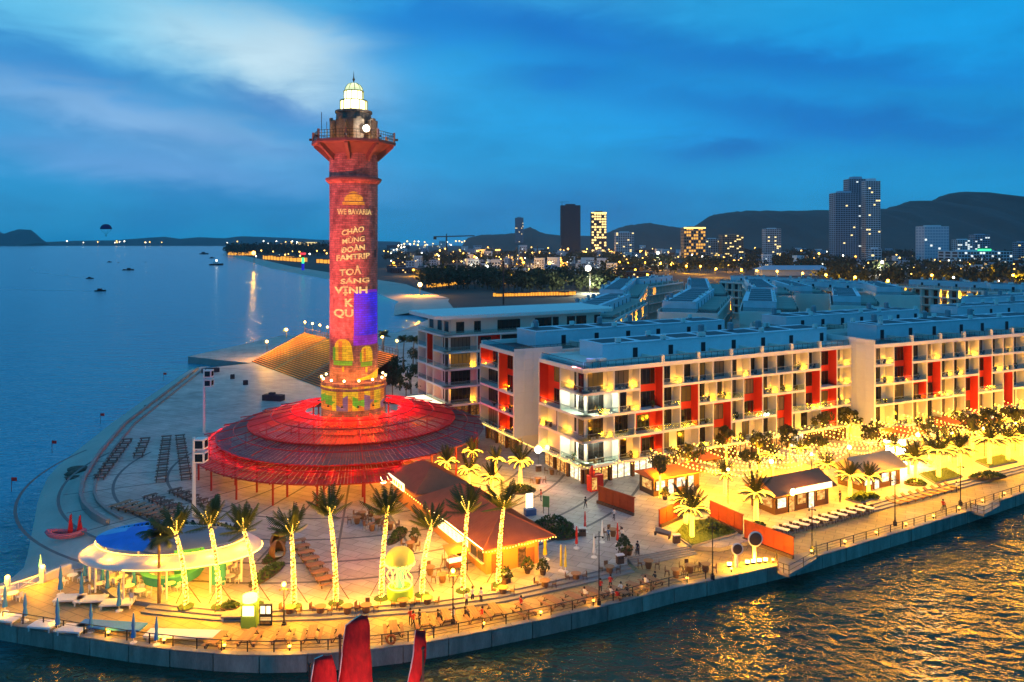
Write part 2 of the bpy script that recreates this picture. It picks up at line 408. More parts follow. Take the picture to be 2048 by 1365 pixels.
# beach between the embankment and the water
mb = MB()
inner = [P(420, 733, .2), P(398, 738, .2), P(330, 790, .2), P(252, 850, .2), P(205, 905, .2), P(186, 935, .2), P(165, 975, .2), P(165, 991, .2), P(180, 1020, .2), P(215, 1046, .2), P(190, 1110, .2), P(172, 1140, .1), P(145, 1142, .0), P(85, 1163, -.1), P(0, 1195, -.2)]
outer = [P(402, 734, SEA), P(378, 741, SEA), P(300, 792, SEA), P(222, 848, SEA), P(165, 893, SEA), P(118, 930, SEA), P(96, 955, SEA), P(82, 985, SEA), P(74, 1010, SEA), P(70, 1035, SEA), P(62, 1075, SEA), P(55, 1110, SEA), P(48, 1135, SEA), P(20, 1160, SEA), P(-60, 1190, SEA)]
rows = []
for i in range(len(inner)):
    a, b = inner[i], outer[i]
    rows.append([a.lerp(b, t) + Vector((0, 0, -.9 * (1 if t > 1 else 0) + (.25 * math.sin(i * 2.1) * t * (1 - t)))) for t in (-.12, 0, .3, .6, .85, 1, 1.35)])
n = len(rows[0])
mb._add([p for r_ in rows for p in r_], [(i * n + j, i * n + j + 1, (i + 1) * n + j + 1, (i + 1) * n + j) for i in range(len(rows) - 1) for j in range(n - 1)])
structure(mb.build('beach', 'sand', smooth=True))
# embankment parapet, a low curved wall with a path inside it
emb = COAST[1:11]
mb = MB(); strip(mb, emb, -.55, 0.0, -2.2, 1.05); strip(mb, emb, 1.4, 1.8, .4, .85)
tag(mb.build('embankment_wall', 'concrete'), 'curved pale concrete embankment wall between the plaza and the beach', 'wall')
# paved rings and spokes round the lighthouse
TC = Vector((-29.0, 142.0, 0))
M('paving_band', (.10, .095, .09), .6, var=.3)
mb = MB()
for r_ in (31, 39, 46.5, 52):
    for j in range(120):
        a, b = 2 * math.pi * j / 120, 2 * math.pi * (j + 1) / 120
        if not (3.0 < a < 6.0): continue
        q = [(TC.x + rr * math.cos(t), TC.y + rr * math.sin(t), .506) for rr, t in ((r_, a), (r_ + .45, a), (r_ + .45, b), (r_, b))]
        mb.poly(q)
for j in range(30):
    a = 2 * math.pi * j / 30 + .05
    if not (3.05 < a < 6.0): continue
    d = Vector((math.cos(a), math.sin(a))); e = Vector((-d.y, d.x)) * .16
    r1 = 46.2 if a < 5.6 else 40
    mb.poly([tuple(TC.xy + d * 14 - e) + (.503,), tuple(TC.xy + d * r1 - e) + (.503,), tuple(TC.xy + d * r1 + e) + (.503,), tuple(TC.xy + d * 14 + e) + (.503,)])
structure(mb.build('paving_lines', 'paving_band'))
# mainland
land = [(-40, 400), (-54, 443), (-65, 520), (-66, 545), (-92, 622), (-122, 730), (-180, 849), (-247, 984), (-372, 1240), (-616, 1823), (-1040, 2818), (-1120, 3150), (-1430, 4133), (-1720, 6200), (-2100, 8857), (9000, 8857), (9000, 380), (300, 300), (60, 330)]
mb = MB(); mb.prism(land, -3.0, 0.1); structure(mb.build('ground', 'land'))
mb = MB()
sh = land[1:11]
ins = offset_line(sh, -1.0)
for i in range(len(sh) - 1):
    w0 = 10 + 10 * i; w1 = 10 + 10 * (i + 1)
    a, b = Vector(sh[i]), Vector(sh[i + 1]); nrm = Vector((-(b - a).y, (b - a).x)).normalized()
    if nrm.x > 0: nrm = -nrm
    mb._add([(a.x - nrm.x * 22, a.y - nrm.y * 22, .25), (b.x - nrm.x * 22, b.y - nrm.y * 22, .25), (b.x + nrm.x * 2, b.y + nrm.y * 2, .12), (a.x + nrm.x * 2, a.y + nrm.y * 2, .12), (b.x + nrm.x * 14, b.y + nrm.y * 14, SEA - .1), (a.x + nrm.x * 14, a.y + nrm.y * 14, SEA - .1)], [(0, 1, 2, 3), (3, 2, 4, 5)])
structure(mb.build('far_beach', 'sand'))
# ------------------------------------------------------------------ lighthouse
def brick_material(name, c1, c2, mortar, cyl=True, bw=1.15, rh=.40):
    mt = bpy.data.materials.new(name); mt.use_nodes = True; MATS[name] = mt
    q = NG(mt.node_tree); b = q.n['Principled BSDF']
    t = q.new('ShaderNodeTexCoord'); s3 = q.new('ShaderNodeSeparateXYZ'); q.l.new(t.outputs['Object'], s3.inputs[0])
    a = q.m('MULTIPLY', q.m('ARCTAN2', s3.outputs[1], s3.outputs[0]), 4.4)
    cv = q.new('ShaderNodeCombineXYZ'); q.put(cv.inputs[0], a); q.put(cv.inputs[1], s3.outputs[2])
    br = q.new('ShaderNodeTexBrick'); q.l.new(cv.outputs[0], br.inputs['Vector'])
    br.inputs['Color1'].default_value = c1 + (1,); br.inputs['Color2'].default_value = c2 + (1,); br.inputs['Mortar'].default_value = mortar + (1,)
    br.inputs['Scale'].default_value = 1.0; br.inputs['Brick Width'].default_value = bw; br.inputs['Row Height'].default_value = rh; br.inputs['Mortar Size'].default_value = .04
    nz = q.noise(q.mapping(t.outputs['Object'], scale=(1, 1, .45)), .7, 6, .65)
    nz2 = q.noise(q.mapping(t.outputs['Object'], scale=(1, 1, 1.6)), 2.2, 3, .6)
    f = q.m('ADD', -.25, q.m('MULTIPLY', nz, 2.5)); f = q.m('MULTIPLY', f, q.m('ADD', .45, q.m('MULTIPLY', nz2, 1.1)))
    cc = q.new('ShaderNodeCombineColor')
    for i in range(3): q.put(cc.inputs[i], f)
    q.l.new(q.mix(1.0, br.outputs[0], cc.outputs[0], 'MULTIPLY'), b.inputs['Base Color'])
    b.inputs['Roughness'].default_value = .85
    bp = q.new('ShaderNodeBump'); bp.inputs['Strength'].default_value = .7; bp.inputs['Distance'].default_value = .06
    q.put(bp.inputs['Height'], q.m('ADD', q.m('MULTIPLY', br.outputs['Fac'], -1.0), q.m('MULTIPLY', nz2, .8))); q.l.new(bp.outputs[0], b.inputs['Normal'])
brick_material('brick_red', (.52, .19, .14), (.34, .11, .085), (.22, .13, .10))
brick_material('brick_grey', (.22, .17, .12), (.15, .11, .08), (.16, .14, .12))
M('stone_band', (.20, .09, .07), .8, var=.4)
M('lantern_glass', (1, 1, .7), .3, var=0, emit=(1, .84, .36), es=6.0)
M('lantern_dome', (.75, .75, .5), .4, var=.2, emit=(.95, 1.0, .42), es=.9)
M('copper', (.22, .25, .12), .5, var=.3)
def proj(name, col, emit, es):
    """projected light painted as glow in the material, broken up by brick courses and mottling"""
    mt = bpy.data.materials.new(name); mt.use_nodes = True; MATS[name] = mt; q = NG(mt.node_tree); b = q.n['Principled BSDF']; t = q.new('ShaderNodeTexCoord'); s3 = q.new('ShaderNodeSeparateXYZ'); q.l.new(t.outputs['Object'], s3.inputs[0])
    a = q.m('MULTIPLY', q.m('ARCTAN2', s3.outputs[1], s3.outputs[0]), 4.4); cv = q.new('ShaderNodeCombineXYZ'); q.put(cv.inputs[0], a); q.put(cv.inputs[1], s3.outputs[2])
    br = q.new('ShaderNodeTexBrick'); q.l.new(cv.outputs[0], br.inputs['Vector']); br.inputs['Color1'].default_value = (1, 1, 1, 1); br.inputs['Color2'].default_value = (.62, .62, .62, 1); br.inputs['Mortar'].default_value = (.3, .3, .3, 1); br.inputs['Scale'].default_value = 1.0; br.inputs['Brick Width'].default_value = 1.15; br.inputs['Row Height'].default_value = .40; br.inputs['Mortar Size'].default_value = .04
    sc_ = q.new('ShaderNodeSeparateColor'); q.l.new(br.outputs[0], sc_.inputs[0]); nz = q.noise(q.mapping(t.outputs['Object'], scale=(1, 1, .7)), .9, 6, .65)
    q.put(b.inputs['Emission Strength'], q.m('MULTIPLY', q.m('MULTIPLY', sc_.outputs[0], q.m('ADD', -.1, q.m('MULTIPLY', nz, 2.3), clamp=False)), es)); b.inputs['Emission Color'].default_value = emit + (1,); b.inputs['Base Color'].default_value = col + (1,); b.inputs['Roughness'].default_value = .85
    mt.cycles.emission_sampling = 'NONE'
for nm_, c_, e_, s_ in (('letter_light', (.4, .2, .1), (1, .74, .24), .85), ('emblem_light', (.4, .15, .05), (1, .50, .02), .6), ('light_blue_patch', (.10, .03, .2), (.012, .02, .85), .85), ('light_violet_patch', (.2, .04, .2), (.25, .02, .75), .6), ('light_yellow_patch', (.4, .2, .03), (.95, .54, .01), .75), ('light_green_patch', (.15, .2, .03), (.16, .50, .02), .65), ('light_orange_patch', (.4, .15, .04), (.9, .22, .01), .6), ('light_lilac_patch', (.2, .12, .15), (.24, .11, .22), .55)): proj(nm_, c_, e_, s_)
tower = thing('lighthouse', 'tall round red brick lighthouse with a glowing lantern and light-projected lettering', 'lighthouse', (TC.x, TC.y, .5))
Z0 = .5
def zt(z): return z - Z0
SR = 4.35
mb = MB(); mb.lathe([(5.75, 0), (5.75, zt(3.0)), (5.8, zt(13.6)), (6.0, zt(13.75)), (6.0, zt(14.1)), (5.8, zt(14.2)), (5.85, zt(15.0)), (5.6, zt(15.05)), (4.2, zt(15.05))], 64); mb.build('drum', 'brick_red', tower, smooth=False)
mb = MB(); mb.lathe([(SR, zt(15.0)), (SR - .05, zt(30)), (SR, zt(51.0))], 64); mb.build('shaft', 'brick_red', tower)
mb = MB(); mb.lathe([(SR, zt(50.5)), (4.95, zt(51.1)), (4.95, zt(51.45)), (SR + .05, zt(51.9)), (SR - .1, zt(58.0))], 64); mb.build('upper_shaft', 'brick_red', tower)
mb = MB(); mb.lathe([(SR, zt(50.9)), (5.05, zt(51.3)), (5.05, zt(51.6)), (SR, zt(51.8))], 64); mb.build('ledge', 'stone_band', tower)
cam_ang = math.atan2(-TC.y, -TC.x)
for k in range(8):
    a = cam_ang + math.pi / 8 + k * math.pi / 4 + rad(12)
    mb = MB(); h = .28
    prof = [(4.2, zt(54.8)), (4.5, zt(54.8)), (7.25, zt(57.3)), (7.25, zt(57.75)), (4.2, zt(57.75))]
    vs = [(r, -h, z) for r, z in prof] + [(r, h, z) for r, z in prof]
    mb._add(vs, [(0, 1, 2, 3, 4), (9, 8, 7, 6, 5)] + [(i, (i + 1) % 5, 5 + (i + 1) % 5, 5 + i) for i in range(5)])
    mb.build('bracket', 'stone_band', tower, rot=(0, 0, a))
oct_a = cam_ang + math.pi / 8 + rad(12)
mb = MB(); mb.lathe([(4.2, zt(55.6)), (6.6, zt(57.6)), (7.55, zt(57.65)), (7.7, zt(57.8)), (7.7, zt(58.25)), (3.0, zt(58.3))], 8, a0=oct_a, a1=oct_a + 2 * math.pi); mb.build('gallery_deck', 'stone_band', tower)
rail = MB()
for k in range(8):
    a, b = oct_a + k * math.pi / 4, oct_a + (k + 1) * math.pi / 4
    A = Vector((7.4 * math.cos(a), 7.4 * math.sin(a), 0)); B_ = Vector((7.4 * math.cos(b), 7.4 * math.sin(b), 0))
    for zz in (58.75, 59.3, 59.8): rail.tube([A + Vector((0, 0, zt(zz))), B_ + Vector((0, 0, zt(zz)))], .05, 4)
    for j in range(9):
        p = A.lerp(B_, j / 9); rail.tube([p + Vector((0, 0, zt(58.2))), p + Vector((0, 0, zt(59.8)))], .04, 4)
    m2 = MB(); m2.obox((A.x, A.y, zt(59.1)), (.32, .32, 1.9), a); m2.build('rail_post', 'stone_band', tower)
    m2 = MB(); m2.obox((A.x * 1.06, A.y * 1.06, zt(58.75)), (.5, .35, .4), a); gl_ = m2.build('gallery_fill_box', 'steel_dark', tower); lamp(gl_, (A.x * .84, A.y * .84, zt(59.4)), 120, (1, .62, .25), .15, 'gallery_fill'); lamp(gl_, (A.x * 1.0, A.y * 1.0, zt(55.2)), 32, (1, .32, .15), .2, 'gallery_underfill')  # dark boxes and lights added to brighten the watch room and gallery underside
rail.build('railing', 'steel_dark', tower)
mb = MB(); mb.lathe([(3.45, zt(58.2)), (3.4, zt(60.3)), (3.3, zt(61.6)), (3.1, zt(63.5)), (3.35, zt(63.55)), (3.35, zt(63.95)), (2.6, zt(64.0))], 32); mb.build('watch_room', 'brick_grey', tower)
for k in range(8):
    a = cam_ang + k * math.pi / 4 + rad(12)
    mb = MB(); mb.obox((0, 0, zt(60.1)), (.7, 1.9, 3.9)); mb.obox((.25, 0, zt(62.2)), (.5, .9, .5))
    mb.build('pylon', 'brick_grey', tower, loc=(3.85 * math.cos(a), 3.85 * math.sin(a), 0), rot=(0, 0, a))
# lantern
mb = MB(); mb.lathe([(2.3, zt(64)), (2.3, zt(65.7)), (1.62, zt(65.8)), (1.62, zt(67.5))], 16); mb.build('lantern', 'lantern_glass', tower)
mb = MB()
for k in range(10):
    a = 2 * math.pi * k / 10 + .3
    c, s = math.cos(a), math.sin(a)
    mb.tube([(2.42 * c, 2.42 * s, zt(63.9)), (2.42 * c, 2.42 * s, zt(65.9))], .11, 5)
    mb.tube([(1.75 * c, 1.75 * s, zt(65.9)), (1.75 * c, 1.75 * s, zt(67.6))], .09, 5)
for r_, z_ in ((2.45, 64.05), (2.45, 65.85), (1.8, 67.6)):
    mb.lathe([(r_, zt(z_) - .12), (r_ + .1, zt(z_)), (r_, zt(z_) + .12), (r_ - .3, zt(z_) + .1)], 20)
mb.build('lantern_frame', 'copper', tower)
mb = MB(); mb.lathe([(1.72, zt(67.65)), (1.55, zt(68.2)), (1.15, zt(68.75)), (.55, zt(69.1)), (.05, zt(69.2))], 10); d = mb.build('dome', 'lantern_dome', tower)
mb = MB()
for k in range(10):
    a = 2 * math.pi * k / 10; c, s = math.cos(a), math.sin(a)
    mb.tube([(r_ * c, r_ * s, zt(z_)) for r_, z_ in ((1.75, 67.65), (1.58, 68.22), (1.17, 68.79), (.56, 69.14))], .06, 4)
mb.build('dome_rib', 'copper', d)
mb = MB(); mb.lathe([(.06, zt(69.1)), (.1, zt(69.5)), (.26, zt(69.8)), (.1, zt(70.15)), (.05, zt(70.8)), (.01, zt(71.4))], 8); mb.build('spire', 'steel_dark', tower)
lamp(tower, (0, 0, zt(72.5)), 500, (1, .95, .6), 1.0, 'lantern_light')
for (px, top, r_) in ((657, 224, .035), (667, 243, .03)):
    x = (px - 709) * 142 / FPX; mb = MB()
    mb.tube([(x, -4.6, zt(58)), (x, -4.6, zt(40 - (top - 485) * 137 / FPX))], r_ * 1.6, 4); mb.build('antenna', 'steel_dark', tower)
def on_tower(x, z, r_):
    """x = arc-projected offset seen from the camera"""
    a = cam_ang + math.asin(max(-.999, min(.999, x / r_)))
    return (r_ * math.cos(a), r_ * math.sin(a), zt(z))
def tx(px): return (px - 709.5) * 142 / FPX
def tz(py): return 40 - (py - 485) * (142 - SR) / FPX
mb = MB(); mb.lathe([(.5, -.2), (.62, .1), (.5, .25), (.02, .3)], 14)
fl = mb.build('searchlight', ['steel_dark'], tower)
p = on_tower(tx(733), 60.3, 4.5); fl.location = p; fl.rotation_euler = (rad(90), 0, rad(15))
mb = MB(); mb.lathe([(.55, 0), (.6, .05), (.01, .12)], 14); mb.build('searchlight_glass', 'lamp_white', fl, loc=(0, 0, .3))
lamp(tower, (p[0] * 1.18, p[1] * 1.18, p[2]), 900, (1, .97, .85), .2, 'searchlight_beam')
for px, y0, y1 in ((752, 340, 352), (751, 500, 516)):
    mb = MB(); a0 = tx(px)
    q = [on_tower(a0 + d_, 40 - (yy - 485) * .089, SR + .03) for d_, yy in ((-.14, y0), (.14, y0), (.14, y1), (-.14, y1))]
    mb.poly(q); mb.build('slit_window', 'door_dark', tower)
# projected light, painted as glowing sheets just off the brick
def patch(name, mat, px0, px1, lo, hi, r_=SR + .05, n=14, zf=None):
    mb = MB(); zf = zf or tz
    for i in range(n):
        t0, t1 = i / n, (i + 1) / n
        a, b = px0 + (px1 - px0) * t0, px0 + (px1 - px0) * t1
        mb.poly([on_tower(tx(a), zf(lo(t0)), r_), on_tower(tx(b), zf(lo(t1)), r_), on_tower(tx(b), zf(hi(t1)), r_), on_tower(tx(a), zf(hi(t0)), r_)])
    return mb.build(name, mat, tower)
K = lambda v: (lambda t: v)
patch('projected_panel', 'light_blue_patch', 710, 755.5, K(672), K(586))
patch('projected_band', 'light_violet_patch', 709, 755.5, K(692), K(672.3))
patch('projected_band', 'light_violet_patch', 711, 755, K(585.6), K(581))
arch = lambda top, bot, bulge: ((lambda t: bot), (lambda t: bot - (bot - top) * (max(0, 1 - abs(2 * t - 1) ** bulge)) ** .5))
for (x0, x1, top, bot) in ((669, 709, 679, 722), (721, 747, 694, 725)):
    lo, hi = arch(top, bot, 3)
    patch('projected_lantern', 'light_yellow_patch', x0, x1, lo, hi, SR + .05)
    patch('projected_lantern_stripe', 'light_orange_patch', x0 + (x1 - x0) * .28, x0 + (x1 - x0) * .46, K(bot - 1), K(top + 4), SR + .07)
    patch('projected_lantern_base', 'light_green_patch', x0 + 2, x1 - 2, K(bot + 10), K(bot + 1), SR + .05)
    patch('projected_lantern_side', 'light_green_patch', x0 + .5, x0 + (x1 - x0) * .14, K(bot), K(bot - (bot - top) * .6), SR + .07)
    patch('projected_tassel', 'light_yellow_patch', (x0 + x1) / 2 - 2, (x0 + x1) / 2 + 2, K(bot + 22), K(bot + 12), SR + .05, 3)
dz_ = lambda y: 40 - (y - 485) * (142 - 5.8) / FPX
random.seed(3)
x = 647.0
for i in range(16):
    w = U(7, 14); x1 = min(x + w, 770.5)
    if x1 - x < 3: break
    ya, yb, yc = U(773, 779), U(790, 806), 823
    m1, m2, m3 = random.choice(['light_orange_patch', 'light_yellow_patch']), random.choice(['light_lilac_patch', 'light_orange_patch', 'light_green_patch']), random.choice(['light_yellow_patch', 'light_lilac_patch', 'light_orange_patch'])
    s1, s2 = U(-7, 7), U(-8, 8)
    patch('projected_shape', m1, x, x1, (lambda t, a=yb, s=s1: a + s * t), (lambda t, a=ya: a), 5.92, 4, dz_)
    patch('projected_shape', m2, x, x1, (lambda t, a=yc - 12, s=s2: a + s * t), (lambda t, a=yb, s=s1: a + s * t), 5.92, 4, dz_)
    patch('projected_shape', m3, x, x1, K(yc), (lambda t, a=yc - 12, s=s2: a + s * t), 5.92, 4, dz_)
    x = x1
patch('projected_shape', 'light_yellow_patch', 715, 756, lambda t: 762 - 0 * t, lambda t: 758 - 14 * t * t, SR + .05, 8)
random.seed(11)
dgr = None
def letters(parent, name, txt, size, mat, squash=1.0):
    cu = bpy.data.curves.new('tmp', 'FONT'); cu.body = txt; cu.size = size; cu.align_x = 'CENTER'; cu.align_y = 'CENTER'; cu.extrude = 0; cu.resolution_u = 3; cu.offset = size * .03
    o = bpy.data.objects.new('tmp', cu); COL.objects.link(o)
    dg = bpy.context.evaluated_depsgraph_get(); me = bpy.data.meshes.new_from_object(o.evaluated_get(dg))
    bpy.data.objects.remove(o); bpy.data.curves.remove(cu)
    me.name = name; me.materials.clear(); me.materials.append(MATS[mat])
    return me
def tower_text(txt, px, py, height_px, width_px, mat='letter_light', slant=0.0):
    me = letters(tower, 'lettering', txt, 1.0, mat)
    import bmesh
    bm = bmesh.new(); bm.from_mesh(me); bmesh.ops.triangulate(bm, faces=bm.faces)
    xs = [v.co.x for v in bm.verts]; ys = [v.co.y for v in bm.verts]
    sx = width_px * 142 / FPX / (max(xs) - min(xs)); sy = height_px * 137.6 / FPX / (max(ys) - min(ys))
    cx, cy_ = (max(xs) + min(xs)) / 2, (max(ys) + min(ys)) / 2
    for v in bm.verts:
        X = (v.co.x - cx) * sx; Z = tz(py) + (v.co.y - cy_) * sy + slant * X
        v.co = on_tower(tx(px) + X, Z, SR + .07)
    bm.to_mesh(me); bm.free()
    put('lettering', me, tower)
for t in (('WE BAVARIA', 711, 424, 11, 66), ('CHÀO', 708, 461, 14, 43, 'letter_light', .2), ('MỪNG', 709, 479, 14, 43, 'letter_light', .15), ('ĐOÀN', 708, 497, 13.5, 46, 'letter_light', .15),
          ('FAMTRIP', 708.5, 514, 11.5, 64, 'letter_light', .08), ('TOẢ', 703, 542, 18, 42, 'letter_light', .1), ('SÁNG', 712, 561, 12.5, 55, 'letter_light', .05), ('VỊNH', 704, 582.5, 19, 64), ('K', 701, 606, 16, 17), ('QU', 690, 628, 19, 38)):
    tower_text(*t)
# emblem: a flat-capped hall with arched openings over a bar
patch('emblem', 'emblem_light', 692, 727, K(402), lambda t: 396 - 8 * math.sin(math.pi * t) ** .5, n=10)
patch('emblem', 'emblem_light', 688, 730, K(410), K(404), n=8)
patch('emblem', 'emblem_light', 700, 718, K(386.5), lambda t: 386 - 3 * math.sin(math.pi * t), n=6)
# ring of lamps on the drum
LAMP_HEAD = None
for k in range(14):
    a = cam_ang + 2 * math.pi * (k + .35) / 14
    mb = MB(); mb.obox((0, 0, .1), (.12, .12, .5)); mb.ball((0, 0, .45), .22, 1, 8, 5)
    lo = mb.build('drum_lamp', ['steel_dark', 'bulb_hot'], tower, loc=(5.75 * math.cos(a), 5.75 * math.sin(a), zt(15.1)))
    if math.cos(a - cam_ang) > -.2: lamp(lo, (.5 * math.cos(a), .5 * math.sin(a), .9), 130, (1, .6, .2), .2, 'drum_lamp_light')
# ------------------------------------------------------------------ round canopy about the tower's foot
M('roof_red', (.62, .012, .012), .45, var=.25, vs=1.5)
M('roof_maroon', (.36, .012, .010), .5, var=.35, vs=1.5)
M('roof_plum', (.13, .075, .10), .45, var=.35, vs=1.5)
M('frame_red', (.35, .02, .015), .5, var=.2)
canopy = thing('canopy_pavilion', 'three-tiered circular red slatted canopy around the foot of the lighthouse', 'canopy', (TC.x, TC.y, .5))
RINGS = [('roof_red', 8.7, 18.4, 9.7, 8.0, range(24)), ('roof_plum', 16.6, 23.6, 7.3, 6.2, range(24)), ('roof_maroon', 21.6, 27.3, 5.4, 4.4, range(10, 20))]
NW = 24
for (mat, r0, r1, h0, h1, wedges) in RINGS:
    mb = MB(); ns = 14; w = 2 * math.pi / NW
    for j in range(ns):
        a, b = w * (j + .04) / ns - w / 2, w * (j + .90) / ns - w / 2
        dz2 = .10 if j % 2 else 0.0
        for k in range(3):
            ra, rb = r0 + (r1 - r0) * k / 3, r0 + (r1 - r0) * (k + 1) / 3 + .12
            za, zb = h0 + (h1 - h0) * k / 3 - .12 * k + dz2 - .5, h0 + (h1 - h0) * (k + 1) / 3 - .12 * k + dz2 - .5
            mb._add([(ra * math.cos(a), ra * math.sin(a), za), (rb * math.cos(a), rb * math.sin(a), zb), (rb * math.cos(b), rb * math.sin(b), zb), (ra * math.cos(b), ra * math.sin(b), za),
                     (ra * math.cos(a), ra * math.sin(a), za - .06), (rb * math.cos(a), rb * math.sin(a), zb - .06), (rb * math.cos(b), rb * math.sin(b), zb - .06), (ra * math.cos(b), ra * math.sin(b), za - .06)],
                    [(0, 1, 2, 3), (7, 6, 5, 4), (0, 4, 5, 1), (1, 5, 6, 2), (2, 6, 7, 3), (3, 7, 4, 0)])
    me = mb.mesh('roof_panel', mat)
    raft = MB(); dp = 1.0
    raft.tube([(r0, 0, h0 - .75), (r1 + .2, 0, h1 - .95)], .13, 4); raft.tube([(r0, 0, h0 + .05), (r1 + .1, 0, h1 - .15)], .09, 4)
    rme = raft.mesh('rafter', 'frame_red')
    for k in wedges:
        a = w * (k + .5); put('roof_panel', me, canopy, rot=(0, 0, a)); put('rafter', rme, canopy, rot=(0, 0, a - w / 2))
    a_end = w * (wedges[-1] + 1); put('rafter', rme, canopy, rot=(0, 0, a_end))
    for (rr, zz) in ((r0, h0 - .7), (r1, h1 - .85), (r1 * .6 + r0 * .4, h1 * .6 + h0 * .4 + .02), (r1 * .25 + r0 * .75, h1 * .25 + h0 * .75 + .02)):
        pts = [(rr * math.cos(t), rr * math.sin(t), zz) for t in [w * wedges[0] + (a_end - w * wedges[0]) * i / 60 for i in range(61)]]
        m2 = MB(); m2.tube(pts, .10, 4); m2.build('ring_beam', 'frame_red', canopy)
pm = MB(); pm.tube([(0, 0, 0), (0, 0, 3.6)], .16, 6); pme = pm.mesh('post', 'frame_red')
pm = MB(); pm.tube([(0, 0, 0), (0, 0, 5.3)], .16, 6); pme2 = pm.mesh('post', 'frame_red')
pm = MB(); pm.tube([(0, 0, 0), (0, 0, 8.6)], .16, 6); pme3 = pm.mesh('post', 'frame_red')
for k in range(24):
    a = w * k; c, s = math.cos(a), math.sin(a)
    if 10 <= k <= 20: put('post', pme, canopy, loc=(26.6 * c, 26.6 * s, 0))
    put('post', pme2, canopy, loc=(22.6 * c, 22.6 * s, 0))
    if k % 2 == 0: put('post', pme3, canopy, loc=(10 * c, 10 * s, 0))
for k in range(14):
    a = 2 * math.pi * k / 14 + .1
    mb = MB(); mb.obox((0, 0, 0), (.35, .25, .25), 0); fo = mb.build('red_floodlight', 'steel_dark', canopy, loc=(6.3 * math.cos(a), 6.3 * math.sin(a), 10.6))
    lamp(fo, (1.1 * math.cos(a), 1.1 * math.sin(a), .3), 4200, (1, .010, .003), .3, 'red_floodlight_beam', 130, Vector((math.cos(a) * .75, math.sin(a) * .75, -1)).to_track_quat('-Z', 'Y').to_euler())
for k in range(20):
    a = w * (10 + k * .5) + .07
    lamp(canopy, (24.9 * math.cos(a), 24.9 * math.sin(a), 5.15), 105, (1, .01, .005), .2, 'red_rim_light')
for k in range(8):
    a = rad(190 + 20 * k)
    lamp(canopy, (19.5 * math.cos(a), 19.5 * math.sin(a), 4.4), 170, (1, .45, .10), .25, 'under_canopy_light')
    lamp(canopy, (13 * math.cos(a), 13 * math.sin(a), 6.6), 330, (1, .5, .12), .25, 'under_canopy_light')
# rock garden wall and stage under the canopy
mb = MB(); mb.lathe([(15, 0), (14.6, .9), (13, 1.5), (12.6, .2)], 20, a0=rad(280), a1=rad(330)); mb.build('rock_wall', 'stone_band', canopy)
# ------------------------------------------------------------------ grandstand on the shore
M('bench_timber', (.55, .135, .02), .55, var=.25, vs=.5)
f0, f1, b0, b1 = Vector((-86, 256, .5)), Vector((-44, 200, .5)), Vector((-73, 272.8, 8.2)), Vector((-32, 218, 8.2))
stand = thing('grandstand', 'wide orange timber grandstand of stepped bench rows facing the sea stage', 'grandstand')
NR = 24
for i in range(NR):
    t0, t1 = i / NR, (i + 1) / NR
    a, b, c, d = f0.lerp(b0, t0), f1.lerp(b1, t0), f1.lerp(b1, t1), f0.lerp(b0, t1)
    z = a.z + .34; tz_ = .12
    q = lambda v, zz: (v.x, v.y, zz)
    mb = MB(); e0, e1 = a.lerp(d, .62), b.lerp(c, .62)
    mb._add([q(a, z), q(b, z), q(e1, z), q(e0, z), q(a, z - tz_), q(b, z - tz_), q(e1, z - tz_), q(e0, z - tz_)], [(0, 1, 2, 3), (7, 6, 5, 4), (0, 4, 5, 1), (1, 5, 6, 2), (2, 6, 7, 3), (3, 7, 4, 0)])
    mb.build('bench_row', 'bench_timber', stand)
    mb = MB(); mb._add([q(a.lerp(d, .1), z - tz_), q(b.lerp(c, .1), z - tz_), q(b.lerp(c, .1), .5), q(a.lerp(d, .1), .5), q(c, z), q(d, z), q(c, .5), q(d, .5), q(e0, z - .05), q(e1, z - .05)], [(0, 1, 2, 3), (8, 9, 4, 5), (5, 4, 6, 7)])
    mb.build('riser', 'timber_dark', stand)
for t in (.3, .62):
    mb = MB()
    for i in range(NR):
        p0 = f0.lerp(f1, t).lerp(b0.lerp(b1, t), i / NR); p1 = f0.lerp(f1, t).lerp(b0.lerp(b1, t), (i + 1) / NR)
        mb.obox(((p0.x + p1.x) / 2, (p0.y + p1.y) / 2, p0.z + .40), (.7, 1.0, .12), math.atan2(f1.y - f0.y, f1.x - f0.x))
    mb.build('aisle', 'concrete', stand)
mb = MB()
for i in range(41):
    p = b0.lerp(b1, i / 40); mb.tube([p, p + Vector((0, 0, 1.6))], .06, 4)
for h in (.8, 1.6): mb.tube([b0 + Vector((0, 0, h)), b1 + Vector((0, 0, h))], .05, 4)
mb.build('back_fence', 'timber_dark', stand)
def flood_post(base, h, label, power, r=.3, col=(1, .62, .25), group=None):
    o = thing('floodlight_post', label, 'lamp post', base, 0, group)
    mb = MB(); mb.tube([(0, 0, 0), (0, 0, h)], [.1, .07], 6); mb.build('post', 'steel_dark', o)
    mb = MB(); mb.ball((0, 0, h + .25), r, 0, 8, 6); mb.build('lamp_head', 'bulb_hot', o)
    if power: lamp(o, (0, -.6, h + .3), power, col, .3, 'floodlight_light')
    return o
sp = []
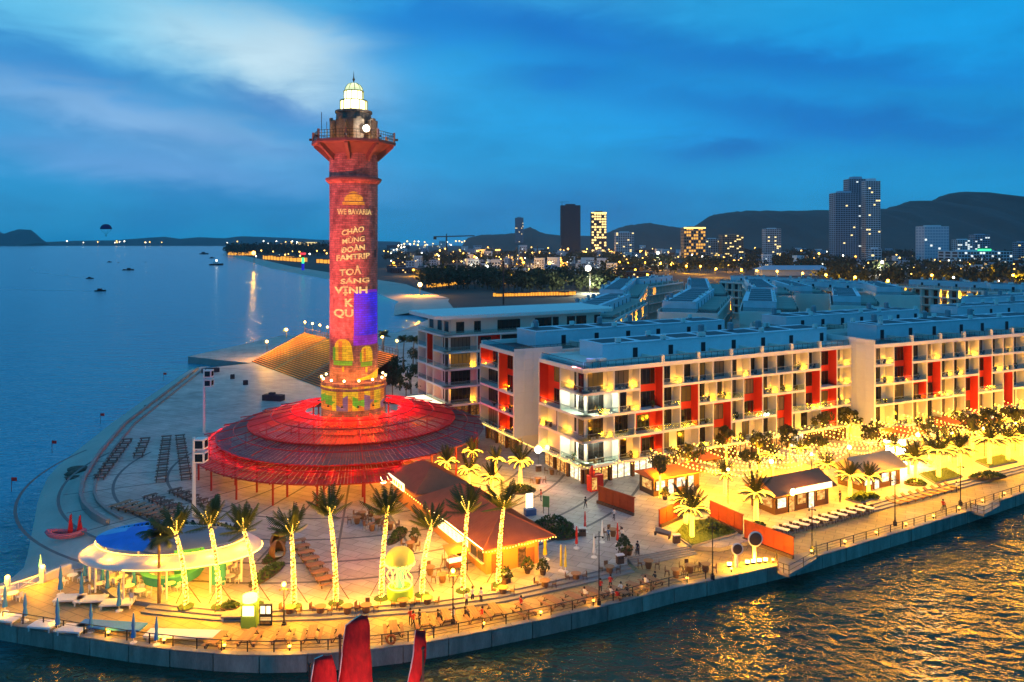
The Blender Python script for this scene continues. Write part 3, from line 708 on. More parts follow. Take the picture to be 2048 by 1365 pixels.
for i, (px, py, pw) in enumerate([(534, 685, 4600), (573, 661, 4600), (610, 646, 1700), (625, 649, 1700), (640, 652, 1700), (655, 656, 1700), (765, 676, 1700), (794, 684, 1700)]):
    if i < 2: base = f0.lerp(b0, (.35, .8)[i]) + Vector((-1, -.5, 0)); y = base.y
    else:
        t = (px - 609) / (796 - 609); base = b0.lerp(b1, max(0, t * 1.0)) + Vector((.3, .4, 0)); y = base.y
    top = PY(px, py, y); h = max(1.5, top.z - base.z)
    flood_post((top.x, y, base.z), h, ['bright warm floodlight on a post at the lower left corner of the grandstand', 'bright warm floodlight on a post halfway up the grandstand side'][i] if i < 2 else '%s small warm lamp from the left on the fence behind the grandstand' % nth(i - 2), pw, .45 if i < 2 else .32, (1, .52, .15), 'grandstand lamps')
# speakers on the sea stage
def crate(name, label, cat, p, size, rz=0.0, mat='cloth_dark', group=None):
    o = thing(name, label, cat, p, rz, group); mb = MB(); mb.obox((0, 0, size[2] / 2), size); mb.obox((0, 0, size[2] + .04), (size[0] * .8, size[1] * .8, .08)); mb.build('cabinet', mat, o)
    mb = MB(); mb.lathe([(.02, 0), (size[2] * .3, 0), (size[2] * .33, .05)], 10); mb.build('driver', 'steel_dark', o, loc=(0, -size[1] / 2 - .01, size[2] / 2), rot=(rad(90), 0, 0))
    return o
crate('speaker_box', 'small black speaker box standing alone on the sea stage, nearer the embankment', 'speaker', P(465, 758, .5), (1.2, 1.0, 1.2), .3, group='speakers on the sea stage')
crate('speaker_box', 'small black speaker box standing on the sea stage, nearer the grandstand', 'speaker', P(491, 770, .5), (1.2, 1.0, 1.2), .5, group='speakers on the sea stage')
o = crate('sound_desk', 'long black sound desk covered with a dark cloth on the sea stage', 'desk', P(547, 801, .5), (5.2, 2.0, 1.4), -.25); mb = MB(); mb.obox((-.4, 0, 1.7), (1.4, 1.0, .5)); mb.build('monitor', 'cloth_dark', o)
crate('equipment_chest', 'black equipment chest at the far corner of the embankment', 'chest', P(421, 745, .5), (5.0, 1.6, 1.2), .5)
# projector masts
def mast(base, h, label, aim, power, col):
    o = thing('projector_mast', label, 'mast', base)
    mb = MB(); mb.tube([(0, 0, 0), (0, 0, h)], [.30, .22], 8); mb.build('pole', 'white_trim', o)
    for j in range(2):
        mb = MB(); mb.obox((1.0, 0, h - .9 - 1.9 * j), (1.5, 1.6, 1.5)); c = mb.build('projector_cabinet', 'white_trim', o)
        mb = MB(); mb.obox((1.76, 0, h - .9 - 1.9 * j), (.04, 1.1, 1.0)); mb.obox((1.0, -.81, h - .9 - 1.9 * j), (1.1, .03, 1.1)); mb.build('cabinet_window', 'dark_glass', c)
    src = Vector((2.2, 0, h - 1.2)); d = Vector(aim) - (Vector(base) + src)
    lamp(o, src, power, col, .3, 'projector_beam', 48, d.to_track_quat('-Z', 'Y').to_euler())
    return o
AIM = (TC.x, TC.y, 42)
mast(P(388, 1033, .5), 11.4, 'tall white mast with projector cabinets, nearer one beside the eye-shaped pavilion', AIM, 82000, (1, .16, .11))
mast(P(408, 866, .5), 13.2, 'tall grey mast with projector cabinets, farther one beyond the red canopy', AIM, 38000, (1, .18, .13))
# ------------------------------------------------------------------ white seafront blocks
def glass_material():
    mt = bpy.data.materials.new('rail_glass'); mt.use_nodes = True; MATS['rail_glass'] = mt
    q = NG(mt.node_tree); q.n.clear(); o = q.new('ShaderNodeOutputMaterial')
    tr = q.new('ShaderNodeBsdfTransparent'); tr.inputs[0].default_value = (.82, .90, .90, 1)
    gl = q.new('ShaderNodeBsdfGlossy'); gl.inputs['Roughness'].default_value = .08; gl.inputs[0].default_value = (.8, .9, .9, 1)
    mx = q.new('ShaderNodeMixShader'); mx.inputs[0].default_value = .13
    q.l.new(tr.outputs[0], mx.inputs[1]); q.l.new(gl.outputs[0], mx.inputs[2]); q.l.new(mx.outputs[0], o.inputs[0])
glass_material()
def shop_material(name, a, b, es, sc_=2.2):
    mt = bpy.data.materials.new(name); mt.use_nodes = True; MATS[name] = mt
    q = NG(mt.node_tree); bs_ = q.n['Principled BSDF']; t = q.new('ShaderNodeTexCoord')
    vo = q.new('ShaderNodeTexVoronoi'); q.l.new(q.mapping(t.outputs['Object'], scale=(1, 1, 1.6)), vo.inputs['Vector']); vo.inputs['Scale'].default_value = sc_
    bw = q.new('ShaderNodeSeparateColor'); q.l.new(vo.outputs['Color'], bw.inputs[0])
    c = q.mix(bw.outputs[0], a + (1,), b + (1,))
    q.l.new(c, bs_.inputs['Emission Color']); bs_.inputs['Emission Strength'].default_value = es
    bs_.inputs['Base Color'].default_value = (.05, .03, .02, 1); bs_.inputs['Roughness'].default_value = .2
    mt.cycles.emission_sampling = 'NONE'
shop_material('shop_warm', (1, .62, .16), (.45, .10, .01), 1.1)
shop_material('shop_white', (1, .95, .75), (.75, .55, .25), 1.7)
shop_material('shop_dim', (.5, .18, .03), (.03, .012, .004), .55, 3.0)
FL = [3.7, 7.75, 11.7, 15.5, 19.2]
DEP = 1.9
BOXC = {}
def unit(name, mats, key, make):
    k = (name, key)
    if k not in BOXC:
        mb = MB(); make(mb); BOXC[k] = mb.mesh(name, mats)
    return BOXC[k]
def window_mesh(w, h, axis, mats=('dark_glass', 'frame_dark')):
    w, h = round(w, 1), round(h, 1)
    def mk(mb):
        def bx(a0, a1, z0, z1, d0, d1, m):
            if axis == 'x': mb.box(a0, a1, d0, d1, z0, z1, m)
            else: mb.box(d0, d1, a0, a1, z0, z1, m)
        bx(0, w, 0, h, -.02, .0, 0)
        for a0, a1, z0, z1 in ((0, .09, 0, h), (w - .09, w, 0, h), (.09, w - .09, 0, .09), (.09, w - .09, h - .09, h)): bx(a0, a1, z0, z1, -.07, -.021, 1)
        if w > 1.3:
            k = max(1, int(w / 1.2))
            for j in range(1, k + 1):
                c = w * j / (k + 1); bx(c - .04, c + .04, .09, h - .09, -.06, -.021, 1)
    return unit('window', list(mats), (w, h, axis) + tuple(mats), mk)
WR = random.Random(4)
M('curtain_glass', (.16, .13, .10), .3, var=.5, vs=2.5, stretch=(4, 4, .2))
POT = None
def balcony_set(kind):
    mb = MB()
    if kind == 0:
        mb.lathe([(.02, .68), (.34, .68), (.34, .72), (.02, .73)], 8, 0); mb.tube([(0, 0, 0), (0, 0, .68)], .04, 4, 0)
        for s in (-1, 1): mb.box(s * .75 - .2, s * .75 + .2, -.2, .2, .38, .44, 0); mb.box(s * .92 - .03, s * .92 + .03, -.2, .2, .44, .85, 0); mb.box(s * .75 - .18, s * .75 + .18, -.18, .18, 0, .38, 0)
    else:
        rr = random.Random(kind); mb.lathe([(.2, 0), (.28, .45), (.02, .42)], 7, 0)
        for _ in range(60):
            p = Vector((rr.gauss(0, .28), rr.gauss(0, .22), .8 + rr.gauss(0, .28))); u = Vector((rr.gauss(0, 1), rr.gauss(0, 1), rr.gauss(0, 1))).normalized() * .13; v = u.orthogonal() * .6; mb._add([p - u, p + v, p + u, p - v], [(0, 1, 2, 3)], 1)
    return mb
def facade(root, axis, spec, floors, depth=DEP, lamps=True, wall_mat=None, lampw=85, shift=None):
    """spec: (floor index, s0, s1, kind). axis 'x' = front face (y inward), 'y' = left end face (x inward)"""
    def bx(mb, s0, s1, d0, d1, z0, z1, m=0):
        if axis == 'x': mb.box(s0, s1, d0, d1, z0, z1, m)
        else: mb.box(d0, d1, s0, s1, z0, z1, m)
    def at(s, d, z): return (s, d, z) if axis == 'x' else (d, s, z)
    def win(s0, s1, z0, z1, mats=('dark_glass', 'frame_dark'), d=None):
        rv = WR.random(); mats = ('curtain_glass', 'frame_dark') if rv < .22 else (('warm_glass', 'frame_dark') if rv < .38 else mats)
        put('window', window_mesh(s1 - s0, z1 - z0, axis, mats), root, at(s0, (depth if d is None else d) - .003, z0))
    T = .42
    shift = shift or (depth * 1.0 if axis == 'x' else depth * 1.35)
    divs = set()
    for (fi, s0, s1, kind) in spec:
        z0 = floors[fi]; dbl = kind in ('R', 'R2')
        z1 = floors[min(fi + (2 if dbl else 1), len(floors) - 1)]; zc = z1 - T
        red = kind in ('R', 'R2', 'r', 'RL')
        for s in (s0, s1):
            for q in range(2 if dbl else 1): divs.add((round(s, 2), fi + q))
        h = zc - z0
        wlen = s1 - s0
        if red:
            mb = MB(); e = .13
            bx(mb, s0 + e, s1 - e, depth - .03, depth - .002, z0 + .02, zc - .02)
            bx(mb, s1 - e - .10, s1 - e, .12, depth - .03, z0 + .02, zc - .02); bx(mb, s0 + e, s1 - e - .10, .15, depth - .03, zc - .06, zc - .02)
            if kind == 'RL': bx(mb, s0 + e, s0 + e + .1, .12, depth - .03, z0 + .02, zc - .06)
            mb.build('red_panel', 'red_render', root)
            ww = min(2.6, wlen * .52) if kind != 'RL' else wlen * .42
            ww = min(ww, wlen - .4); ws = min(s0 + shift * .85 + .1, s1 - ww - .25)
            if kind == 'R2': ww = wlen * .72; ws = s1 - ww - .5
            hh = FL[1] - FL[0] - T
            win(ws, ws + ww, z0 + .1, z0 + 2.7, d=depth - .03)
            if dbl: win(ws, ws + ww, floors[fi + 1] + .1, min(zc - .3, floors[fi + 1] + 2.8), d=depth - .03)
        elif kind in ('u', 'y'):
            ww = min(1.7 if kind == 'u' else 1.35, wlen * .45); ws = min(s0 + shift * .8, s1 - ww - .2); win(ws, ws + ww, z0 + .06, zc - .45)
        elif kind in ('g', 'G'): win(s0 + (.3 if kind == 'g' else 1.2), s1 - (.25 if kind == 'g' else 1.0), z0 + .06, zc - .4)
        elif kind == 'w':
            win(s0 + wlen * .12, s0 + wlen * .12 + 1.7, z0 + .06, zc - .45); win(s1 - wlen * .22 - 1.7, s1 - wlen * .22, z0 + .06, zc - .45)
        elif kind in ('c', 'C', 'k'):
            off = depth + .35
            if axis == 'x': win(off, s1 - (1.0 if kind != 'C' else 1.9), z0 + .06, zc - .35)
            else:
                win(off + .3, off + 1.9, z0 + .06, zc - .35); win(off + 2.6, off + 3.1, z0 + .5, zc - .6)
        if lamps and kind in ('y', 'w', 'R', 'r', 'RL', 'c', 'G', 'k') and not (kind in ('c', 'k') and axis == 'y' and lamps == 1) and kind != 'R2':
            ls = s1 - (.5 if not red else .6)
            if kind == 'w': ls = s0 + wlen * .52
            mb = MB(); mb.ball((0, 0, .12), .11, 0, 6, 4); lo = mb.build('wall_uplight', 'bulb', root, loc=at(ls, depth * (.55 if kind not in ('w', 'G') else .8), z0 + .02))
            pw = lampw * (.55 if kind in ('c', 'R', 'r', 'RL') else 1)
            lamp(lo, at(0, -.12, .33), pw, (1, .62, .085), .08, 'uplight_beam')
        if kind == 'C':
            mb = MB(); mb.box(-.5, .5, -.12, .12, -.06, 0); lo = mb.build('ceiling_light', 'lamp_white', root, loc=at(s1 * .5, depth * .5, zc - .01))
            lamp(lo, (0, 0, -.35), 900, (.92, 1, .72), .25, 'ceiling_light_glow')
        rv = WR.random()
        if rv < .62 and lamps:
            bk = 0 if rv < .3 else (1 if rv < .46 else 2); nm = 'balcony_furniture' if bk == 0 else 'balcony_plant'
            put(nm, unit(nm, ['timber_dark', 'hedge'], bk, lambda mb: mb.__dict__.update(balcony_set(bk).__dict__)), root, at(s0 + wlen * WR.uniform(.3, .7), depth * .42, z0 + .01), (0, 0, 0 if axis == 'x' else rad(90)))
        # balustrade
        if kind != 'R2':
            k2 = unit('balustrade', ['rail_glass', 'steel_grey'], (axis, round(wlen, 1)), lambda mb: (bx(mb, .1, round(wlen, 1) - .1, .06, .085, .02, 1.0, 0), bx(mb, .1, round(wlen, 1) - .1, .045, .10, 1.0, 1.05, 1)))
            put('balustrade', k2, root, at(s0, 0, z0))
    for (s, fi) in sorted(divs):
        if s < .3: continue
        z0, z1 = floors[fi], floors[fi + 1]
        key = (axis, round(z1 - z0, 2), depth)
        me = unit('divider', ['white_wall'], key, lambda mb: bx(mb, -.11, .11, .012, depth - .004, .0, z1 - z0 - T - .002))
        put('divider', me, root, at(s, 0, z0))
    # slab edges, interrupted by the double-height boxes
    for fi, z in enumerate(floors):
        cuts = sorted((s0, s1) for (f, s0, s1, k) in spec if k in ('R', 'R2') and f + 1 == fi)
        lo = min(s for (_, s, _, _) in spec); hi = max(s for (_, _, s, _) in spec)
        mb = MB(); s = lo
        for a, b in cuts + [(hi, hi)]:
            a2 = a + (.11 if a < hi else 0)
            if a2 > s + .01: bx(mb, s, a2, 0, depth - .002, z - T, z)
            s = b - .11
        if mb.v: mb.build('floor_slab', 'white_trim', root)
def shopfront(root, axis, s0, s1, seed, pitch=4.2, z0=0.0, z1=3.25, dep=1.3, kinds=('shop_warm', 'shop_dim', 'shop_white', 'shop_dim', 'shop_warm')):
    rr = random.Random(seed); s = s0
    def bx(mb, a, b, d0, d1, za, zb, m=0):
        if axis == 'x': mb.box(a, b, d0, d1, za, zb, m)
        else: mb.box(d0, d1, a, b, za, zb, m)
    while s < s1 - 1:
        e = min(s1, s + pitch)
        mb = MB(); bx(mb, s, s + .5, dep - .5, dep, z0, z1); mb.build('pier', 'shop_brown', root)
        k = rr.choice(kinds); n = 2 if e - s < 4 else 3; w = (e - s - .6) / n
        for j in range(n):
            a = s + .55 + w * j
            mb = MB(); bx(mb, a, a + w - .1, dep - .06, dep - .01, z0 + .15, z1 - .55, 0)
            for (p0, p1, q0, q1) in ((a - .02, a + .05, z0 + .1, z1 - .5), (a + w - .12, a + w - .05, z0 + .1, z1 - .5)): bx(mb, p0, p1, dep - .12, dep - .061, q0, q1, 1)
            mb.build('shop_window', [k, 'frame_dark'], root)
        mb = MB(); bx(mb, s + .5, e, dep - .30, dep - .02, z1 - .5, z1 - .02); mb.build('shop_fascia', 'shop_brown', root)
        s = e
def rooftop(root, L, D, z, units, setback=6.0, start=8.0, ph=3.0, rail=True, left_rail=True):
    mb = MB(); mb.box(.35, L - .05, .35, D - .05, z - .02, z + .03); mb.build('roof_deck', 'roof_deck', root)
    mb = MB(); mb.box(0, L, 0, .3, z - .002, z + .28); mb.box(0, .3, .3, D, z - .002, z + .28); mb.box(.3, L, D - .3, D, z - .002, z + .9); mb.build('parapet', 'white_trim', root)
    mb = MB(); mb.box(start, L, setback, D - 1.0, z + .031, z + ph); mb.build('penthouse', 'penthouse_wall', root)
    mb = MB(); mb.box(start - .12, L + .02, setback - .12, D - .9, z + ph, z + ph + .16); mb.build('penthouse_cornice', 'penthouse_wall', root)
    prev = start
    for i, u in enumerate(units + [L]):
        if i < len(units):
            mb = MB(); mb.box(-.14, .14, .31, setback - .13, .03, 1.0); mb.box(-.28, .28, .05, .75, .29, 1.5); put('terrace_wall', mb.mesh('terrace_wall', 'white_wall'), root, (u, 0, z))
        a, b = prev, u
        if b - a > 2.5:
            mb = MB(); mb.box(a + .8, b - .8, setback + 1.2, D - 2.4, z + ph + .161, z + ph + .2); mb.build('roof_light_well', 'door_dark', root)
            for _ in range(WR.randrange(1, 3)):
                ux, uy = WR.uniform(a + .4, b - 1.2), WR.choice([setback + .25, D - 1.9]); put('air_conditioner', unit('air_conditioner', ['white_trim', 'steel_dark'], 1, lambda mb: (mb.box(0, 1.0, 0, .5, .08, .85, 0), mb.lathe([(.02, 0), (.3, 0), (.3, .02)], 8, 1, (.5, -.02)), mb.box(.05, .15, .1, .4, 0, .08, 1), mb.box(.85, .95, .1, .4, 0, .08, 1))), root, (ux, uy, z + ph + .161))
            if WR.random() < .35: put('water_tank', unit('water_tank', ['steel_grey'], 1, lambda mb: mb.lathe([(.02, 0), (.6, 0), (.6, 1.3), (.4, 1.5), (.02, 1.55)], 10)), root, ((a + b) / 2, D - 1.7, z + ph + .161))
            mb = MB(); mb.box(0, 1.0, -.06, 0, 0, 2.1); put('door', mb.mesh('door', 'door_dark'), root, (b - 2.0, setback - .003, z + .04))
        prev = u
    if units and units[0] - start < 3:
        mb = MB(); mb.box(0, 1.0, -.06, 0, 0, 2.1); put('door', mb.mesh('door', 'door_dark'), root, (start + .9, setback - .003, z + .04))
    if rail:
        ss = [.3] + units + [L]
        for a, b in zip(ss[:-1], ss[1:]):
            n = max(1, int((b - a) / 1.5)); mb = MB(); mb.box(a + .3, b - .3, .36, .385, z + .3, z + 1.25, 0); mb.box(a + .3, b - .3, .34, .40, z + 1.25, z + 1.31, 1)
            for j in range(n + 1):
                c = a + .3 + (b - a - .6) * j / n; mb.box(c - .025, c + .025, .39, .44, z + .03, z + 1.25, 1)
            mb.build('glass_rail', ['rail_glass', 'steel_dark'], root)
        if left_rail:
            mb = MB(); mb.box(.36, .385, .5, D - .5, z + .3, z + 1.25, 0); mb.box(.34, .40, .5, D - .5, z + 1.25, z + 1.31, 1); mb.build('glass_rail', ['rail_glass', 'steel_dark'], root)
def panels(root, axis, s0, s1, z0, z1, dep, w=2.1, h=2.0):
    """blank wall clad in separate slabs"""
    ns = max(1, round((s1 - s0) / w)); nz = max(1, round((z1 - z0) / h)); w = (s1 - s0) / ns; h = (z1 - z0) / nz
    me = unit('wall_panel', ['panel_pale'], (axis, round(w, 3), round(h, 3)), lambda mb: mb.box(.018, w - .018, -.07, 0, .018, h - .018) if axis == 'x' else mb.box(-.07, 0, .018, w - .018, .018, h - .018))
    for i in range(ns):
        for j in range(nz):
            s = s0 + i * w; z = z0 + j * h; put('wall_panel', me, root, (s, dep, z) if axis == 'x' else (dep, s, z))
def core(root, L, D, z1, x0=DEP, y0=DEP, g0=1.3):
    mb = MB(); mb.box(x0, L, y0, D, FL[0] - .45, z1 - .06); mb.box(g0, L, g0, D, 0, FL[0] - .451); mb.build('wall', 'white_wall', root)
# --- block A, the nearest long block
angA = rad(28)
bA = thing('seafront_block', 'nearest long white seafront block with red balcony boxes and bright corner balconies', 'apartment block', (11.4, 125, .5), angA)
FLA = [z - .5 for z in FL]
core(bA, 64, 14.2, FL[4])
A4, A3, A2, A1 = 3, 2, 1, 0
specA = [
 (A4, 0, 6.2, 'k'), (A4, 6.2, 11.5, 'G'), (A4, 16.5, 20.9, 'y'), (A4, 20.9, 24.4, 'u'), (A4, 24.4, 27.7, 'u'), (A4, 27.7, 32.1, 'g'), (A4, 32.1, 36.6, 'y'), (A4, 36.6, 39.8, 'u'), (A4, 39.8, 43.3, 'u'), (A4, 43.3, 47.5, 'g'), (A4, 47.5, 51.8, 'y'), (A4, 51.8, 55.2, 'u'), (A4, 59.9, 64, 'y'),
 (A3, 11.5, 16.5, 'R2'), (A3, 55.2, 59.9, 'R2'),
 (A3, 0, 7.2, 'C'), (A3, 7.2, 11.5, 'y'), (A3, 16.5, 20.2, 'u'), (A3, 24.4, 28.5, 'y'), (A3, 28.5, 32.1, 'y'), (A3, 32.1, 35, 'u'), (A3, 39.8, 44, 'y'), (A3, 44, 47.5, 'y'), (A3, 47.5, 50.9, 'u'), (A3, 59.9, 64, 'y'),
 (A2, 20.2, 24.4, 'R'), (A2, 35, 39.8, 'R'), (A2, 50.9, 55.2, 'R'),
 (A2, 0, 6.2, 'c'), (A2, 6.2, 10.5, 'g'), (A2, 10.5, 16.5, 'r'), (A2, 16.5, 20.2, 'u'), (A2, 24.4, 27.7, 'u'), (A2, 32.1, 35, 'u'), (A2, 39.8, 43.3, 'u'), (A2, 47.5, 50.9, 'u'), (A2, 55.2, 59.9, 'r'), (A2, 59.9, 64, 'y'),
 (A1, 27.7, 32.1, 'R'), (A1, 43.3, 47.5, 'R'),
 (A1, 0, 7.2, 'C'), (A1, 7.2, 11.5, 'y'), (A1, 11.5, 16.5, 'r'), (A1, 16.5, 24.4, 'w'), (A1, 24.4, 27.7, 'u'), (A1, 32.1, 39.8, 'w'), (A1, 39.8, 43.3, 'u'), (A1, 47.5, 55.2, 'w'), (A1, 55.2, 59.9, 'r'), (A1, 59.9, 64, 'y')]
facade(bA, 'x', specA, FLA)
specAl = [(3, 0, 7.0, 'k'), (2, 0, 7.0, 'C'), (1, 0, 7.8, 'c'), (0, 0, 7.0, 'C'), (2, 7.0, 14.2, 'R'), (1, 7.8, 14.2, 'y'), (0, 7.0, 14.2, 'y')]
facade(bA, 'y', [s for s in specAl], FLA, lamps=1)
for (f_, k_) in ((3, 0), (1, 0)):
    mb = MB(); mb.ball((0, 0, .1), .1, 0, 6, 4); lo = mb.build('wall_uplight', 'bulb', bA, loc=(1.75, 6.6 + .8 * (f_ == 1) - .4, FLA[f_] + .03)); lamp(lo, (-.1, 0, .4), 60, (1, .60, .12), .08, 'uplight_beam')
    lamp(lo, (1.0, -4.6, 2.9), 55, (1, .62, .16), .2, 'soffit_glow')
shopfront(bA, 'x', 1.3, 64, 5, 4.6); shopfront(bA, 'y', 1.4, 14.2, 8, 4.4, kinds=('shop_white', 'shop_warm', 'shop_dim'))
rooftop(bA, 64, 14.2, FLA[4], [16.5, 24.5, 32.2, 39.8, 47.5, 55.2])
for j, (x_, m_, lab) in enumerate(((3.0, 'light_lilac_patch', 'violet'), (4.9, 'white_trim', 'white'))):
    mb = MB(); mb.obox((x_, 1.9, FLA[4] + .8), (1.5, 1.2, 1.5), .2); mb.build('rooftop_projector', 'white_trim', bA)
lamp(bA, (2.2, 2.5, FLA[4] + 2.2), 60, (.35, .25, 1), .2, 'projector_glow')
lamp(bA, (.6, 3.0, FLA[4] + 2.2), 50000, (1, .17, .13), .3, 'projector_beam', 40, (Vector((TC.x, TC.y, 34)) - Vector((11, 128, 21))).to_track_quat('-Z', 'Y').to_euler('XYZ') if False else None)
_l = bA.children[-1]; _d = Matrix.Rotation(-angA, 3, 'Z') @ (Vector((TC.x, TC.y, 36)) - Vector((11, 128, 21))); _l.rotation_euler = _d.to_track_quat('-Z', 'Y').to_euler()
# --- block C behind it
bC = thing('seafront_block', 'long white block behind the nearest one, with a blank panelled end wall', 'apartment block', (.4, 144, .5), angA)
mb = MB(); mb.box(DEP, 57.5, .07, 14.7, FLA[0] - .45, FLA[4] - .06); mb.box(DEP, 57.5, .6, 14.7, 0, FLA[0] - .451); mb.box(0, DEP - .001, .07, .45, 3.2, FLA[4]); mb.build('wall', 'white_wall', bC)
panels(bC, 'x', 0, 10.5, 3.25, FLA[4] + .9, .07, 2.1, 2.05)

specC = [(2, .3, 6.6, 'R2'), (3, 6.6, 14.7, 'RL'), (2, 6.6, 14.7, 'g'), (1, .3, 6.6, 'r'), (1, 6.6, 14.7, 'g'), (0, .3, 6.6, 'r'), (0, 6.6, 14.7, 'g')]
facade(bC, 'y', specC, FLA)
mb = MB(); mb.ball((0, 0, .1), .1, 0, 6, 4); lo = mb.build('wall_uplight', 'bulb', bC, loc=(1.75, 6.0, FLA[2] + .03)); lamp(lo, (-.1, 0, .4), 60, (1, .6, .12), .08, 'uplight_beam')
shopfront(bC, 'y', .6, 14.7, 4, 4.2, kinds=('shop_dim', 'shop_warm'))
rooftop(bC, 57.5, 14.7, FLA[4], [16, 24, 32, 40, 48.5], left_rail=True)
# --- block D with the oversailing flat roof
bD = thing('seafront_block', 'white hotel block with a broad oversailing flat roof and wraparound balconies, farther left', 'apartment block', (-14.9, 172, .5), angA)
core(bD, 44, 16.5, FL[4])
specD = [(f, 0, 8.0, 'k') for f in range(4)] + [(f, 8.0, 14, 'r' if f == 3 else 'g') for f in range(4)] + [(f, 14 + 6 * j, 20 + 6 * j, 'g') for f in range(4) for j in range(5)]
facade(bD, 'x', specD, FLA, lamps=False)
specDl = [(f, 0, 7.0, 'k') for f in range(4)] + [(2, 7.0, 11.0, 'R')] + [(f, 7.0, 11.0, 'u') for f in (0, 1)] + [(f, 11, 16.5, 'u') for f in range(4)]
facade(bD, 'y', specDl, FLA, lamps=False)
for f in (0, 2): 
    mb = MB(); mb.ball((0, 0, .1), .1, 0, 6, 4); lo = mb.build('wall_uplight', 'bulb', bD, loc=(7.4, 1.75, FLA[f] + .03)); lamp(lo, (0, -.1, .4), 110, (1, .60, .12), .08, 'uplight_beam')
    lamp(lo, (-5.5, -.9, 2.6), 60, (1, .62, .2), .2, 'soffit_glow')
shopfront(bD, 'x', 1.3, 44, 9, 5, kinds=('shop_warm', 'shop_dim')); shopfront(bD, 'y', 1.3, 16, 10, 5, kinds=('shop_warm',))
zp = FLA[4]
mb = MB(); mb.box(2.2, 43, 1.8, 15.5, zp + .01, zp + 3.7); mb.build('penthouse', 'white_wall', bD)
mb = MB(); mb.prism([(-1.2, -1.2), (44, -1.2), (46.5, 1.5), (46.5, 17.5), (-1.2, 17.5), (-2.4, 16), (-2.4, .2)], zp + 3.7, zp + 4.5); mb.build('roof', 'white_trim', bD)
mb = MB(); mb.box(0, 44, 0, .12, zp, zp + .9, 0); mb.box(0, .12, .12, 16.5, zp, zp + .9, 0); mb.build('balustrade', 'rail_glass', bD)
for a, b in ((3.5, 5.5), (8, 9.7), (14, 20), (24, 28.6), (29.0, 30.6), (33, 35.3), (35.7, 38.6), (41, 42.7)):
    put('window', window_mesh(b - a, 2.5, 'x'), bD, (a, 1.797, zp + .25))
for a in (3, 7, 12): put('window', window_mesh(2.4, 2.5, 'y'), bD, (2.197, a, zp + .25))
mb = MB(); mb.prism([(-3, 2), (-.2, 1), (-.2, 12), (-5, 12), (-6, 6)], 3.2, 3.6); mb.build('entrance_canopy', 'sign_white', bD)
lamp(bD, (-2.5, 7, 2.7), 350, GOLD, .4, 'entrance_light')
# --- block B to the right
angB = rad(25)
bB = thing('seafront_block', 'long white seafront block on the right with a blank panelled left end and lit balconies', 'apartment block', (70.3, 150.5, .5), angB)
LB = 64; FLB = [z + .6 for z in FLA]; FLB[0] = FLA[0]
mb = MB(); mb.box(.35, LB, DEP, 14.5, FLA[0] - .45, FLB[4] - .06); mb.box(.35, LB, 1.3, 14.5, 0, FLA[0] - .451); mb.box(.07, .35, .0, 14.5, 0, FLB[4] + 1.2); mb.build('wall', 'white_wall', bB)
panels(bB, 'y', 0, 14.5, 0, FLB[4] + 1.2, .07, 2.1, 2.05)
random.seed(21)
bays = [0]; pat = [5.2, 5.4, 4.2, 4.3, 3.8, 3.6, 4.4, 4.4, 3.7, 3.4, 4.4, 4.2, 5, 4.5, 4.2, 3.8]
for p_ in pat: bays.append(round(bays[-1] + p_, 2))
bays = [b + .4 for b in bays if b < LB - .4]; nb = len(bays) - 1
B4 = 'yRuuyuyuuguyuuyu'; occ = set(); specB = []
def red2(f, i): occ.add((f, i)); occ.add((f + 1, i)); specB.append((f, bays[i], bays[i + 1], 'R'))
red2(2, 1); red2(1, 3); red2(0, 6); red2(1, 7); red2(0, 9); red2(1, 11); red2(2, 13 if nb > 13 else nb - 1)
rowk = {3: 'yguyuuyuuyuyuyuy', 2: 'yuuuyyuuyyuuyyuu', 1: 'ugruygyuuyuuyrug', 0: 'wyyuwyyuyuyyuyyu'}
for f in range(4):
    for i in range(nb):
        if (f, i) in occ: continue
        specB.append((f, bays[i], bays[i + 1], rowk[f][i].replace('w', 'y')))
facade(bB, 'x', specB, FLB, shift=2.6)
shopfront(bB, 'x', 1.3, LB, 12, 4.6)
rooftop(bB, LB, 14.5, FLB[4], [bays[i] for i in (2, 4, 6, 8, 10, 12)], start=8, left_rail=False)
# --- simpler blocks behind
def back_block(label, loc, ang, L, D, n, zshift=0.0, lit=(), lit_face='x', lampw=500, ph=3.0, start=3.0, end_wall=True):
    o = thing('terrace_block', label, 'apartment block', loc, ang, 'white terrace blocks behind the seafront')
    F = [z + zshift for z in FLA]
    mb = MB(); mb.box(0, L, 1.6, D - 1.6, 0, F[4]); mb.build('wall', 'white_wall', o)
    for side in (0, 1):
        y0, y1 = ((0, 1.598) if side == 0 else (D - 1.598, D))
        mb = MB()
        for z in F: mb.box(0, L, y0, y1, z - .4, z)
        mb.build('balcony_slab', 'white_trim', o)
        nn = max(2, int(L / 4.2)); mb = MB()
        for j in range(nn + 1):
            x = min(L - .2, L * j / nn); mb.box(x, x + .2, y0 + .01, y1 - .01, 0, F[4] - .401)
        mb.build('balcony_divider', 'white_wall', o)
        for f in range(4):
            for j in range(nn):
                x = L * j / nn + .7
                if side == 0: put('window', window_mesh(1.9, 2.7, 'x'), o, (x, 1.597, F[f] + .1))
        if side == (0 if lit_face == 'x' else 1):
            for (f, x) in lit:
                mb = MB(); mb.ball((0, 0, .1), .14, 0, 6, 4); lo = mb.build('wall_uplight', 'bulb', o, loc=(x, y1 - .3 if side == 0 else y0 + .3, F[f] + .05)); lamp(lo, (0, -.3 if side == 0 else .3, .6), lampw, (1, .62, .15), .15, 'uplight_beam')
    rooftop(o, L, D, F[4], [start + (L - start) * k / n for k in range(1, n)], setback=D * .38, start=start, ph=ph)
    return o
